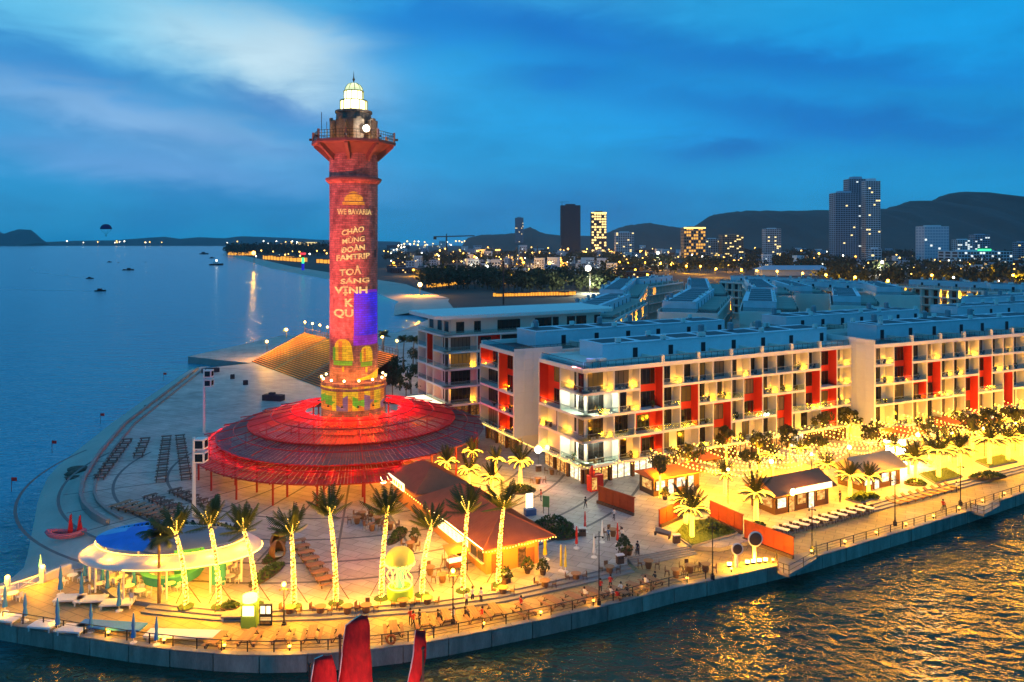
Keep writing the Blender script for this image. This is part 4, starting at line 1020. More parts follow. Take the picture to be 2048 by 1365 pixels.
back_block('pale blue roofed terrace block behind the right half of the nearest seafront block', (64.6, 177, .5), rad(26), 50, 14.5, 7)
back_block('long terrace block behind the right seafront block, running out of view to the right', (121, 205, .5), rad(25), 66, 14.5, 8, lit=[(3, 8), (3, 14), (2, 10), (3, 22)])
back_block('terrace block behind the broad flat roof, seen end on, its right side lit yellow', (27, 205, .5), rad(72), 62, 15, 8, lit=[(3, 4), (3, 11), (2, 8), (3, 18), (3, 27), (2, 22), (3, 38), (3, 50), (2, 40)], lampw=420)
back_block('second terrace block in line behind the broad flat roof, farther back', (44, 268, .5), rad(78), 90, 15, 10, 1.0, lit=[(3, 6), (3, 20), (3, 34), (3, 50), (3, 70)], lampw=500)
back_block('middle terrace block seen end on with dark roof wells and a tall bare right wall', (58, 218, .5), rad(71), 70, 17, 7, .5, lit=[(3, 60)])
back_block('middle terrace block farther back, seen end on', (80, 286, .5), rad(77), 85, 16, 8, .5)
back_block('terrace block right of the middle one, seen end on with stepped roofs', (84, 226, .5), rad(72), 66, 17, 6, 0, lit=[(3, 4)])
back_block('terrace block right of the middle one, farther back', (106, 290, .5), rad(76), 70, 16, 6, .5)
back_block('long low terrace block crossing at the far back, above lit yellow balconies', (109, 408, .5), rad(-56), 72, 14, 8, 0, lit=[(3, 40), (3, 45), (3, 51), (3, 57), (2, 48), (3, 64)], lampw=900)
back_block('terrace block at centre right with a row of lit bays facing the street', (118, 248, .5), rad(68), 52, 15, 6, 0, lit=[(3, 5), (3, 9), (3, 14), (3, 20), (2, 10), (3, 30)], lit_face='y', lampw=420)
back_block('terrace block behind the centre right one, with red end panels', (126, 308, .5), rad(80), 50, 15, 5, 0, lit=[(3, 3)])
back_block('terrace block crossing behind the right seafront block, nearer', (150, 240, .5), rad(28), 60, 14, 7, 0, lit=[(3, 5), (3, 12)])
back_block('low terrace block between the middle rows and the long crossing one', (128, 360, .5), rad(-50), 44, 14, 5, -.5, lit=[(3, 10), (3, 18), (3, 26)], lampw=900)
back_block('terrace block end on between the centre right rows and the far right block', (158, 300, .5), rad(74), 55, 16, 6, 0, lit=[(3, 4), (3, 10)])
back_block('terrace block beyond the seen-end-on middle rows, curving right', (62, 350, .5), rad(60), 50, 15, 6, .5, lit=[(3, 5)])
back_block('far right terrace block with three bright yellow bays', (181, 366, .5), rad(-62), 52, 15, 6, 0, lit=[(3, 6), (3, 25), (3, 32), (3, 39), (3, 46), (2, 26), (2, 44)], lampw=1100)
back_block('terrace block at the far right edge of the settlement', (197, 322, .5), rad(-20), 60, 15, 6, 0, lit=[(3, 8), (3, 30)], lampw=700)
# ------------------------------------------------------------------ palms
def frond_mesh(name, L, droop, nleaf, wid, mat, rise=.35, stem_r=.035, tuft=False):
    mb = MB(); pts = []
    k = 7
    for i in range(k + 1):
        t = i / k
        pts.append(Vector((L * t * (1 - .18 * t * droop), 0, L * (rise * t - droop * .55 * t * t))))
    mb.tube(pts, [stem_r * (1 - .8 * i / k) for i in range(k + 1)], 3, 0, False)
    for i in range(nleaf):
        t = .14 + .86 * i / (nleaf - 1); f = t * k; a = min(int(f), k - 1); p = pts[a].lerp(pts[a + 1], f - a)
        d = (pts[a + 1] - pts[a]).normalized(); ll = wid * (math.sin(math.pi * min(1, .12 + t * .85)) ** .6) * U(.85, 1.1)
        for s in (-1, 1):
            e = p + Vector((d.x * ll * .45, s * ll * .8, -ll * (.30 + .25 * droop) + (ll * .5 if tuft else 0)))
            w = .085
            mb._add([p - d * w, p + d * w, e], [(0, 1, 2)], 0)
    return mb.mesh(name, mat), pts
FR_A = [frond_mesh('frond', 2.9, .9, 16, .75, 'green_olive', .55) for _ in range(2)]
FR_B = [frond_mesh('frond', 2.7, .45, 16, .7, 'green_olive', .9) for _ in range(2)]
FR_C = [frond_mesh('frond', 2.9, .25, 16, .85, 'green_palm', .75, tuft=False) for _ in range(2)]
FR_D = [frond_mesh('frond', 3.1, 1.1, 16, 1.0, 'green_dark', .6) for _ in range(2)]
def trunk_mesh(h, r0, r1, lean=(0, 0), mat='bark'):
    mb = MB(); n = 8; P_ = []
    for i in range(n + 1):
        t = i / n; P_.append(Vector((lean[0] * t * t, lean[1] * t * t, h * t)))
    mb.tube(P_, [r0 + (r1 - r0) * i / n for i in range(n + 1)], 8)
    return mb.mesh('trunk', mat, True), P_
def helix(path, r0, r1, pitch, m='wrap', tr=.045):
    mb = MB(); L = path[-1].z - path[0].z; turns = L / pitch; n = int(turns * 7); pts = []
    for i in range(n + 1):
        t = i / n; f = t * (len(path) - 1); a = min(int(f), len(path) - 2); c = path[a].lerp(path[a + 1], f - a); r = r0 + (r1 - r0) * t + .03
        th = 2 * math.pi * turns * t; pts.append(c + Vector((r * math.cos(th), r * math.sin(th), 0)))
    mb.tube(pts, tr, 3, 0, False)
    return mb.mesh('light_wrap', m)
def strand_mesh(pts, m='strand', r=.035):
    mb = MB()
    for i in range(len(pts) - 1):
        for j in range(4):
            p = pts[i].lerp(pts[i + 1], j / 4); mb.bead((p.x, p.y, p.z - .06), r * 1.5)
    return mb.mesh('light_strand', m)
def tall_palm(h, lean, seed, label):
    rr = random.Random(seed)
    o = thing('tall_palm', label, 'palm tree', (0, 0, 0), 0, 'tall palms wound with lights along the terrace edge')
    me, path = trunk_mesh(h, .24, .13, lean); t = put('trunk', me, o)
    hm = MB(); rw = random.Random(seed * 3)
    for _ in range(230):
        q_ = rw.random(); f_ = q_ * (len(path) - 1); a_ = min(int(f_), len(path) - 2); c_ = path[a_].lerp(path[a_ + 1], f_ - a_); th = rw.uniform(0, 6.28); r_ = .27 - .11 * q_; hm.bead((c_.x + r_ * math.cos(th), c_.y + r_ * math.sin(th), c_.z), .06)
    hm.build('light_wrap', 'bulb', t, kind='stuff')
    put('light_wrap', helix(path, .24, .14, .42, 'wrap', .05), t, kind='stuff')
    top = path[-1]
    c = bpy.data.objects.new('crown', None); COL.objects.link(c); c.parent = o; c.location = top
    for i in range(26):
        up = i < 19
        me2 = rr.choice(FR_C)[0]; a = rr.uniform(0, 6.28)
        put('frond', me2, c, rot=(rr.uniform(-.3, .3), (-rr.uniform(.15, .75) if up else rr.uniform(-.1, .5)) - .25 * math.cos(a - .5), a), scale=(rr.uniform(.75, 1.05),) * 3 if up else (.8, .8, .8))
    for i in range(5):
        a = i * 1.26 + rr.uniform(-.2, .2); L = rr.uniform(.9, 2.0); e = Vector((math.cos(a) * L * .55, math.sin(a) * L * .55, L * .95))
        mb = MB()
        for j in range(9): p = e * (j / 8); mb.bead((p.x + rr.uniform(-.03, .03), p.y, p.z - .1), .085)
        mb.build('light_strand', 'wrap', c, kind='stuff')
    mb = MB()
    for i in range(3):
        a = i * 2.1 + .6; mb.tube([(1.5 * math.cos(a), 1.5 * math.sin(a), 0), (.15 * math.cos(a), .15 * math.sin(a), 2.3)], .045, 4)
    mb.build('prop_pole', 'timber_dark', o)
    mb = MB(); mb.lathe([(.02, .22), (.5, .2), (.85, .05), (.9, -.02)], 9); mb.build('planting_bed', 'hedge', o)
    for z_, pw in ((.16, 300), (.45, 400), (.8, 330)):
        p = path[0].lerp(path[-1], z_); lamp(o, (p.x + .1, p.y - .85, p.z), pw, GOLD, .3, 'trunk_wrap_light')
    lamp(o, (.2, .9, h * .3), 300, GOLD, .3, 'trunk_wrap_light')
    return o
TP = [((372, 1213), (352, 1068)), ((438, 1213), (420, 1052)), ((512, 1209), (488, 1062)), ((588, 1213), (583, 1068)), ((672, 1206), (660, 1030)), ((763, 1197), (774, 1030)), ((844, 1190), (862, 1056)), ((926, 1182), (935, 1026)), ((997, 1170), (1007, 1016))]
plab = ['leftmost of the tall light-wound palms, close to the eye-shaped pavilion', 'tall light-wound palm in front of the white pavilion rim, second from the left', 'tall light-wound palm behind the lit ticket kiosk', 'tall light-wound palm beside the wicker pod seats', 'tall light-wound palm between the wooden tables and the open square, straight trunk', 'tall light-wound palm just left of the glowing jellyfish lamp', 'tall light-wound palm just right of the glowing jellyfish lamp', 'tall light-wound palm in front of the lit menu boards of the orange kiosk', 'rightmost tall light-wound palm at the corner of the orange kiosk']
for i, ((bx_, by_), (tx_, ty_)) in enumerate(TP):
    b = P(bx_, by_, .5); top = PY(tx_, ty_, b.y); o = tall_palm(top.z - .5, (top.x - b.x, 0), 40 + i, plab[i]); o.location = b
# unlit palm
o = thing('coconut_palm', 'unlit coconut palm with a feathery dark crown in front of the eye-shaped pavilion', 'palm tree', P(318, 1206, .5))
me, path = trunk_mesh(7.2, .2, .13, (0, 0)); put('trunk', me, o)
c = bpy.data.objects.new('crown', None); COL.objects.link(c); c.parent = o; c.location = path[-1]
random.seed(5)
for i in range(22): put('frond', random.choice(FR_D)[0], c, rot=(0, U(-1.0, .25), U(0, 6.28)), scale=(.95, 1.1, 1.0))
mb = MB()
for j in range(12):
    p = Vector((.3, -.3, .4)).lerp(Vector((2.2, .6, 2.3)), j / 11); mb.bead(p, .08)
mb.build('light_strand', 'wrap', c, kind='stuff')
# date palms
def date_palm(h, seed, lit_fronds=True, hot=False, nf=26, power=420, label='x', group='date palms wound with lights', scale=1.0):
    rr = random.Random(seed)
    o = thing('date_palm', label, 'palm tree', (0, 0, 0), 0, group)
    me, path = trunk_mesh(h, .26, .2); t = put('trunk', me, o)
    put('light_wrap', helix(path, .26, .21, .15, 'wrap', .055), t, kind='stuff')
    c = bpy.data.objects.new('crown', None); COL.objects.link(c); c.parent = o; c.location = (0, 0, h)
    for i in range(nf):
        low = i < nf * .55
        me2, pts = rr.choice(FR_A) if low else rr.choice(FR_B)
        rot = (0, rr.uniform(-.1, .3) if low else rr.uniform(-.75, -.1), i * 2.4 + rr.uniform(-.2, .2))
        put('frond', me2, c, rot=rot)
        if lit_fronds and low: put('light_strand', unit('light_strand', 'strand', ('st', id(me2)), lambda mb: [mb.bead((p.x, p.y, p.z + .07), .11) for p in [pts[q].lerp(pts[q + 1], j / 3) for q in range(len(pts) - 1) for j in range(3)]]), c, rot=rot, kind='stuff')
    for dy_ in (-.9, .8): lamp(o, (.2, dy_, h * .55), power, GOLD, .3, 'trunk_wrap_light')
    lamp(o, (0, -.6, h - .5), power * .5, GOLD, .3, 'crown_light')
    return freeze(o)
random.seed(77)
proto = [date_palm(4.0, 1, label='a'), date_palm(4.0, 2, label='b')]
DP = [ # base px, top px, label
 ((894, 976), (892, 926), 'small glowing date palm nearest the canopy, at the left of its cluster'), ((938, 988), (938, 940), 'small glowing date palm right behind the orange kiosk roof ridge'), ((945, 948), (943, 905), 'small glowing date palm at the back of its cluster, by the shop row'), ((992, 962), (990, 920), 'small glowing date palm in the middle of its cluster, in front of the dim shops'), ((984, 1003), (981, 956), 'small glowing date palm at the front of its cluster, over the kiosk eave'), ((1041, 977), (1041, 924), 'small glowing date palm standing alone on a round planted bed near the block corner'),
 ((1384, 1078), (1383, 1020), 'glowing date palm on the lawn bed beside the red screens'), ((1372, 1052), (1372, 1000), 'second glowing date palm on the lawn bed, half hidden behind the front one'), ((1512, 1047), (1508, 988), 'glowing date palm left of the small brown shop with the lit sign'), ((1700, 999), (1698, 953), 'glowing date palm just right of the small brown shop'), ((1737, 996), (1738, 955), 'glowing date palm sharing the hedge bed right of the brown shop'), ((1817, 948), (1816, 915), 'glowing date palm behind the front row near the tan-roofed stall'), ((1831, 965), (1832, 918), 'glowing date palm on a small round bed right of the tan-roofed stall'), ((1877, 957), (1877, 903), 'glowing date palm in the middle of the square lawn bed'), ((1919, 949), (1919, 899), 'glowing date palm at the right corner of the square lawn bed'), ((1860, 934), (1860, 900), 'glowing date palm at the back of the square lawn bed'), ((1979, 931), (1979, 881), 'glowing date palm at the left of the farther lawn bed'), ((2016, 923), (2016, 878), 'glowing date palm at the right of the farther lawn bed'), ((2044, 912), (2043, 872), 'glowing date palm cut by the right edge of the view'), ((1652, 967), (1652, 930), 'glowing date palm behind the roof of the brown shop'), ((1790, 930), (1790, 893), 'glowing date palm right in front of the white video screen'), ((1900, 925), (1900, 886), 'glowing date palm in the second row, behind the square lawn bed'), ((1945, 908), (1945, 868), 'glowing date palm in the second row, between the two lawn beds'), ((1990, 897), (1990, 858), 'glowing date palm in the second row, behind the farther lawn bed'), ((2030, 885), (2030, 846), 'glowing date palm in the second row at the right edge'), ((1600, 935), (1600, 898), 'glowing date palm among bulb strings left of the dark corner tree'), ((1450, 990), (1450, 950), 'glowing date palm behind the red screens, on the lit square'), ((1545, 950), (1545, 912), 'glowing date palm on the lit square behind the brown shop gable')]
for i, ((bx_, by_), (tx_, ty_), lab) in enumerate(DP):
    b = P(bx_, by_, .5); top = PY(tx_, ty_, b.y); s = (top.z - .5) / 4.0
    sx = s * (.82 if i < 6 else 1.05)
    src = proto[i % 2]
    if i < 2: src.location = b; src.rotation_euler = (0, 0, U(0, 6)); src.scale = (sx, sx, s); src['label'] = lab
    else: dup(src, b, U(0, 6), lab, (sx, sx, s))
# broadleaf trees with lit trunks
def crown_mesh(seed, r, n, mat, flat=.85, leaf=.28):
    rr = random.Random(seed); mb = MB(); blobs = [(Vector((rr.gauss(0, .5), rr.gauss(0, .5), rr.gauss(0, .42))) * r, rr.uniform(.32, .55) * r) for _ in range(9)]
    for _ in range(n):
        c, br = rr.choice(blobs); d = Vector((rr.gauss(0, 1), rr.gauss(0, 1), rr.gauss(0, 1))).normalized() * br * rr.uniform(.55, 1.08); p = c + d; p.z *= flat
        u = Vector((rr.gauss(0, 1), rr.gauss(0, 1), rr.gauss(0, 1))).normalized(); v = u.cross(Vector((rr.gauss(0, 1), rr.gauss(0, 1), rr.gauss(0, 1)))).normalized(); s = leaf * rr.uniform(.6, 1.3)
        mb._add([p - u * s, p + v * s * .6, p + u * s, p - v * s * .6], [(0, 1, 2, 3)])
    return mb.mesh('crown', mat)
def broadleaf(h, r, seed, label, lit=True, mat='green_olive', name='broadleaf_tree', group='broadleaf trees along the seafront blocks'):
    o = thing(name, label, 'tree', (0, 0, 0), 0, group); rr = random.Random(seed)
    mb = MB(); mb.tube([(0, 0, 0), (.05, 0, h * .35), (0, .08, h * .6)], [.2, .15, .1], 7)
    for k in range(5):
        a = k * 1.26 + rr.uniform(-.3, .3); e = Vector((math.cos(a), math.sin(a), 0)) * r * .55
        mb.tube([(0, .05, h * .5), (e.x * .5, e.y * .5, h * .66), (e.x, e.y, h * .8)], [.08, .06, .03], 4)
    t = mb.build('trunk', 'bark', o)
    if lit: put('light_wrap', helix([Vector((0, 0, 0)), Vector((.05, 0, h * .35)), Vector((0, .05, h * .5))], .2, .12, .16, 'wrap', .05), t, kind='stuff'); lamp(o, (.2, -.7, h * .22), 330, GOLD, .25, 'trunk_wrap_light')
    put('crown', crown_mesh(seed, r, 700, mat), o, loc=(0, 0, h * .78))
    return freeze(o)
random.seed(8)
bp_ = [broadleaf(7.5, 2.0, 1, 'a'), broadleaf(7.5, 2.1, 2, 'b'), broadleaf(7.5, 1.9, 3, 'c')]
BT = [((1320, 926), 23, 'round-headed tree in a big planter before the white-lit shop'), ((1379, 901), 20, 'leafy tree with lit trunk over the shops, right of the planter tree'), ((1452, 868), 18, 'leafy tree at the foot of the nearest seafront block, by a blue-lit lamp'), ((1500, 914), 15, 'small tree standing forward among the string lights, left of the brown shop'), ((1517, 876), 17, 'leafy tree against the nearest block under its red balconies'), ((1580, 866), 17, 'leafy tree against the nearest block near its right end'), ((1633, 882), 15, 'small tree forward of the nearest block near the panelled end wall'), ((1646, 837), 14, 'small leafy tree high against the right end of the nearest block'), ((1695, 827), 22, 'big dark tree in front of the panelled end wall'), ((1745, 817), 24, 'big leafy tree at the left corner of the right block'), ((1741, 860), 18, 'dark tree on the lit square below the panelled end wall'), ((1804, 814), 15, 'slim tree with bright trunk before the right block'), ((1846, 809), 22, 'broad leafy tree before the right block balconies'), ((1857, 850), 15, 'small tree beside the orange-roofed stall'), ((1954, 792), 18, 'dense dark tree before the right block, nearer its far end'), ((2018, 783), 20, 'dense dark tree by the right edge of the view'), ((1940, 836), 18, 'dark tree behind the front date palms on the right'), ((1985, 832), 20, 'dark tree over the brightest strings of bulbs on the right'), ((2034, 826), 20, 'dark tree among bulbs at the right edge of the view'), ((1905, 800), 14, 'small tree with a lit trunk against the right block')]
for i, ((px, py), rpx, lab) in enumerate(BT):
    zc = 6.0; c_ = P(px, py, zc); s = rpx * c_.y / FPX / 2.05; src = bp_[i % 3]; loc = (c_.x, c_.y, .5); sc3 = (s, s, .94)
    if i < 3: src.location = loc; src.scale = sc3; src['label'] = lab
    else: dup(src, loc, U(0, 6), lab, sc3)
# dark trees by the water behind the canopy and behind block D
random.seed(18)
sp_ = freeze(broadleaf(8, 2.6, 11, 'a', False, 'green_dark', 'shore_tree', 'dark trees between the canopy and the left block')); up_ = thing('shore_palm', 'a', 'palm tree', (0, 0, 0), 0, 'unlit palms behind the lighthouse')
me, path = trunk_mesh(9, .22, .14, (.4, 0)); put('trunk', me, up_); c = bpy.data.objects.new('crown', None); COL.objects.link(c); c.parent = up_; c.location = path[-1]
for i in range(20): put('frond', random.choice(FR_D)[0], c, rot=(0, U(-.9, .3), U(0, 6.28)))
freeze(up_)
for i, (px, py, z_, lab) in enumerate([(766, 668, 9, 'unlit palm right against the lighthouse, over the grandstand edge'), (806, 675, 9.5, 'unlit palm left of the broad flat roof'), (826, 683, 9, 'unlit palm touching the left corner of the broad roofed block'), (842, 640, 10, 'unlit palm top rising behind the left balconies of the broad roofed block')]):
    c_ = P(px, py, z_ + 1.2) if i != 3 else PY(px, py, 205); loc = (c_.x, c_.y, .5)
    if i == 0: up_.location = loc; up_['label'] = lab
    else: dup(up_, loc, U(0, 6), lab, U(.95, 1.1))
for i, (px, py, s, lab) in enumerate([(800, 740, 1.1, 'dark bushy tree behind the grandstand corner, topmost of the clump'), (822, 750, 1.0, 'dark bushy tree beside the white block balconies, right of the clump'), (785, 765, .9, 'dark bushy tree over the canopy rim, left of the clump'), (812, 775, .9, 'dark bushy tree above the lit entrance canopy'), (832, 715, .9, 'dark tree squeezed against the left block corner')]):
    c_ = P(px, py, 5.5 * s); loc = (c_.x, c_.y, .5)
    if i == 0: sp_.location = loc; sp_['label'] = lab; sp_.scale = (s,) * 3
    else: dup(sp_, loc, U(0, 6), lab, s)
# ------------------------------------------------------------------ quay rail, lamp posts
def quay_rail(name, label, pts, z=0.0, hgt=1.1, inset=.35, mat='steel_dark', step=2.6):
    pts = offset_line(pts, inset) if inset else pts
    q = resample(pts, step); o = thing(name, label, 'railing', (q[0].x, q[0].y, z)); b = q[0]
    for hh in (.4, .75, hgt):
        mb = MB(); mb.tube([(p.x - b.x, p.y - b.y, hh) for p in q], .045 if hh == hgt else .022, 4); mb.build('rail', mat, o)
    pm = unit('post', [mat], ('rp', mat, hgt), lambda mb: mb.box(-.05, .05, -.05, .05, 0, hgt))
    for p in q: put('post', pm, o, (p.x - b.x, p.y - b.y, 0))
    return o
quay_rail('quay_railing', 'dark metal railing along the seawall, left of the fish sculptures', WALL[1:17])
quay_rail('quay_railing', 'dark metal railing along the seawall on the right promenade', WALL[19:])
def lamp_post(base, h, label, lit=None, arms=True, power=900):
    o = thing('lamp_post', label, 'lamp post', base, 0, 'dark lamp posts along the promenade')
    mb = MB(); mb.tube([(0, 0, 0), (0, 0, .8), (0, 0, .81), (0, 0, h)], [.15, .14, .08, .05], 6); mb.build('post', 'steel_dark', o)
    mb = MB(); mb.obox((0, 0, .3), (.4, .4, .6)); mb.build('base', 'steel_dark', o)
    if lit:
        mb = MB(); mb.ball((0, 0, lit + .1), .24, 0, 8, 6); mb.build('lamp_head', 'lamp_amber', o); lamp(o, (0, -.4, lit), power, (1, .55, .1), .2, 'street_light')
    mb = MB(); mb.tube([(-.45, 0, h - .6), (.45, 0, h - .6)], .04, 4); mb.box(-.5, -.3, -.1, .1, h - .75, h - .6); mb.box(.3, .5, -.1, .1, h - .75, h - .6); mb.build('cross_arm', 'steel_dark', o)
    return o
for (px, by, ty, lit, lab) in [(568, 1258, 1167, True, 'lamp post with an amber light beside the lit ticket kiosk'), (906, 1248, 1140, True, 'lamp post with an amber light in front of the orange kiosk'), (1198, 1211, 1063, False, 'tall unlit lamp post near the two women in red on the promenade'), (1425, 1160, 1045, False, 'tall unlit lamp post left of the mirrored disc sculptures'), (1624, 1106, 1010, False, 'tall unlit lamp post at the landing platform in front of the brown shop'), (1790, 1052, 952, False, 'tall unlit lamp post in front of the tan-roofed stall'), (1921, 1011, 926, False, 'tall unlit lamp post by the farther landing platform')]:
    b = P(px, by); t = PY(px, ty, b.y); lamp_post(b, t.z, lab, (t.z - .2) if lit else None)
for (px, by, ty, lab) in [(15, 1187, 1155, 'short bollard lamp with a bright amber globe at the left end of the white fence'), (85, 1166, 1134, 'short bollard lamp with a bright amber globe at the right end of the white fence')]:
    b = P(px, by); t = PY(px, ty, b.y); o = thing('bollard_lamp', lab, 'lamp', b, 0, 'globe lamps on the white fence'); mb = MB(); mb.box(-.22, .22, -.22, .22, 0, t.z - .2); mb.build('pillar', 'white_trim', o); mb = MB(); mb.ball((0, 0, t.z), .26, 0, 8, 6); mb.build('globe', 'lamp_amber', o); lamp(o, (.1, -.5, t.z + .3), 700, (1, .5, .12), .2, 'globe_light')
# white timber fence on the beach edge
fl_ = [P(0, 1194, 0), P(40, 1180, 0), P(85, 1166, 0)]
o = thing('white_fence', 'low white cross-braced timber fence at the edge of the beach', 'fence'); mb = MB()
for a, b in zip(fl_[:-1], fl_[1:]):
    for zz in (.15, 1.0): mb.tube([a + Vector((0, 0, zz)), b + Vector((0, 0, zz))], .05, 4)
mb.build('rail', 'white_trim', o)
q = resample(fl_, 1.9)
for a, b in zip(q[:-1], q[1:]):
    mb = MB(); mb.tube([a + Vector((0, 0, .15)), b + Vector((0, 0, 1.0))], .035, 4); mb.tube([a + Vector((0, 0, 1.0)), b + Vector((0, 0, .15))], .035, 4); mb.tube([a, a + Vector((0, 0, 1.1))], .06, 4); mb.build('cross_brace', 'white_trim', o)
mb = MB(); a, b = P(85, 1164, .0), P(142, 1142, .0); d = (b - a); mb.obox(((a.x + b.x) / 2, (a.y + b.y) / 2, .45), (d.length, .5, .9), math.atan2(d.y, d.x)); tag(mb.build('beach_wall', 'white_wall'), 'low white rendered wall between the fence lamp and the pavilion', 'wall')
# landing platforms
def platform(px, label):
    pts = [P(*p) for p in px]; o = thing('landing_platform', label, 'platform'); mb = MB(); mb.prism([XY(p) for p in pts], -.35, .02); mb.build('deck', 'concrete', o)
    mb = MB()
    for a, b in zip(pts[:-1], pts[1:]):
        for hh in (.5, 1.1): mb.tube([a + Vector((0, 0, hh)), b + Vector((0, 0, hh))], .04, 4)
        for j in range(3): p = a.lerp(b, j / 2); mb.tube([p, p + Vector((0, 0, 1.1))], .05, 4)
    mb.build('railing', 'steel_dark', o); return o
platform([(1553, 1118), (1556, 1142), (1578, 1150), (1634, 1118), (1632, 1100)], 'small concrete landing platform jutting out below the red screens')
platform([(1940, 1012), (1942, 1022), (1968, 1029), (2000, 1012), (1998, 998)], 'small concrete landing platform jutting out at the right end of the promenade')
# ------------------------------------------------------------------ tables, chairs, benches
def picnic_table(name, label, mat='timber', L=2.4, group=None):
    o = thing(name, label, 'picnic table', (0, 0, 0), 0, group)
    for j in range(3):
        mb = MB(); mb.box(-.42 + .285 * j, -.42 + .285 * j + .265, -L / 2, L / 2, .74, .79); mb.build('table_plank', mat, o)
    for s in (-1, 1):
        mb = MB(); mb.box(s * .85 - .17, s * .85 + .17, -L / 2, L / 2, .44, .49); mb.build('bench', mat, o)
    for y_ in (-L * .36, L * .36):
        mb = MB(); mb.box(-.95, .95, y_ - .04, y_ + .04, .36, .44)
        for s in (-1, 1): mb.tube([(s * .75, y_, 0), (s * .28, y_, .74)], .05, 4); mb.box(s * .85 - .05, s * .85 + .05, y_ - .05, y_ + .05, 0, .44)
        mb.build('leg_frame', 'timber_dark', o)
    return freeze(o)
pt0 = picnic_table('picnic_table', 'a', 'timber', 2.6, 'picnic tables along the seawall railing')
PT = [(436, 1290), (499, 1284), (566, 1280), (624, 1278), (682, 1276), (787, 1268), (848, 1252), (893, 1243), (948, 1238), (990, 1231), (1049, 1229), (1105, 1213), (1148, 1206), (1186, 1195), (1237, 1193), (1272, 1184), (1303, 1170)]
notes = {0: 'picnic table nearest the folded blue sun umbrellas', 1: 'picnic table below the lit ticket kiosk, at the rail', 2: 'picnic table at the foot of the lamp post by the ticket kiosk', 3: 'picnic table set with candles, just left of the big red sail', 4: 'picnic table half hidden behind the top of the big red sail', 5: 'picnic table next to the orange lifebuoy on the railing', 6: 'picnic table under the group of people in red shirts', 7: 'picnic table at the foot of the lamp post by the orange kiosk', 8: 'picnic table just right of that lamp post, a party seated', 9: 'picnic table at the rail below the rightmost tall palm', 10: 'picnic table with a standing guest leaning over its end', 11: 'wide picnic table with its benches pulled out, mid promenade', 12: 'picnic table second left of the tall unlit post by the women in red', 13: 'picnic table at the foot of the tall unlit post by the women in red', 14: 'picnic table with four seated people, right of the women in red', 15: 'picnic table right of the seated four', 16: 'picnic table last before the round tables, two people on it'}
for i, (px, py) in enumerate(PT):
    p = P(px, py); px2 = WALL_PX; k = min(range(len(WALL)), key=lambda j: (Vector(WALL[j]) - p.xy).length); t = Vector(WALL[min(k + 1, len(WALL) - 1)]) - Vector(WALL[max(k - 1, 0)]); ang = math.atan2(t.y, t.x) + (.25 if px > 1000 else 0)
    if i == 0: pt0.location = p; pt0.rotation_euler = (0, 0, ang); pt0['label'] = notes[0]
    else: dup(pt0, p, ang, notes[i])
# long rows of tables on the terrace
rt0 = picnic_table('picnic_table', 'a', 'timber_dark', 1.9, 'picnic tables on the round terrace')
def table_row(a, b, n, lab, first=[True], turn=0.0, mat=None, src=None, zz=.5, group=None):
    A, B = P(*a, zz), P(*b, zz); d = B - A; ang = math.atan2(d.y, d.x) + turn; s0 = src or rt0
    for i in range(n):
        p = A.lerp(B, i / max(1, n - 1)); l = lab % nth(i)
        if s0.get('used') is None: s0['used'] = 1; s0.location = p; s0.rotation_euler = (0, 0, ang); s0['label'] = l; o = s0
        else: o = dup(s0, p, ang, l)
        if group: o['group'] = group
table_row((322, 962), (333, 880), 9, '%s table from the pavilion end in the middle dark row on the round terrace')
table_row((372, 958), (360, 878), 9, '%s table from the pavilion end in the dark row nearest the red canopy')
table_row((200, 958), (254, 886), 8, '%s table from the near end in the row along the embankment wall')
table_row((277, 914), (290, 884), 4, '%s table from the near end in the short row behind the embankment row')
lt = picnic_table('long_bench_table', 'a', 'timber', 3.2, 'orange long tables behind the pavilion')
table_row((244, 1016), (330, 1036), 7, '%s orange timber table from the left in the row behind the eye-shaped pavilion', src=lt)
table_row((302, 1000), (352, 1020), 4, '%s dark table from the left in the second row behind the pavilion')
table_row((352, 988), (404, 1010), 4, '%s dark table from the left in the third row, near the tall mast')
wt = picnic_table('picnic_table', 'a', 'timber', 2.0, 'wooden tables on the open square')
table_row((596, 1092), (652, 1170), 7, '%s wooden table from the top of the diagonal row on the open square', src=wt)
# slim sun-bed tables on the right promenade
def cafe_set(label):
    o = thing('bistro_table', label, 'table', (0, 0, 0), 0, 'slim cafe tables on the right promenade')
    mb = MB(); mb.box(-.45, .45, -1.1, 1.1, .72, .78); mb.build('table_top', 'white_trim', o)
    for s in (-1, 1):
        for y_ in (-.95, .95): mb = MB(); mb.tube([(s * .4, y_, 0), (s * .36, y_ * .9, .72)], .04, 4); mb.build('leg', 'timber_dark', o)
    for s in (-1, 1):
        for y_ in (-.5, .5):
            mb = MB(); mb.box(s * .95 - .22, s * .95 + .22, y_ - .22, y_ + .22, .42, .47); mb.box(s * 1.15 - .03, s * 1.15 + .03, y_ - .22, y_ + .22, .47, .9)
            for q_ in ((-.2, -.2), (.2, -.2), (-.2, .2), (.2, .2)): mb.box(s * .95 + q_[0] - .02, s * .95 + q_[0] + .02, y_ + q_[1] - .02, y_ + q_[1] + .02, 0, .42)
            mb.build('seat', 'timber_dark', o)
    return freeze(o)
cs = cafe_set('a')
A, B = P(1562, 1068), P(1732, 1024)
for i in range(10):
    p = A.lerp(B, i / 9); ang = math.atan2(B.y - A.y, B.x - A.x) + .35; lab = '%s pale cafe table from the left in the line below the brown shop' % nth(i)
    if i == 0: cs.location = p; cs.rotation_euler = (0, 0, ang); cs['label'] = lab
    else: dup(cs, p, ang, lab)
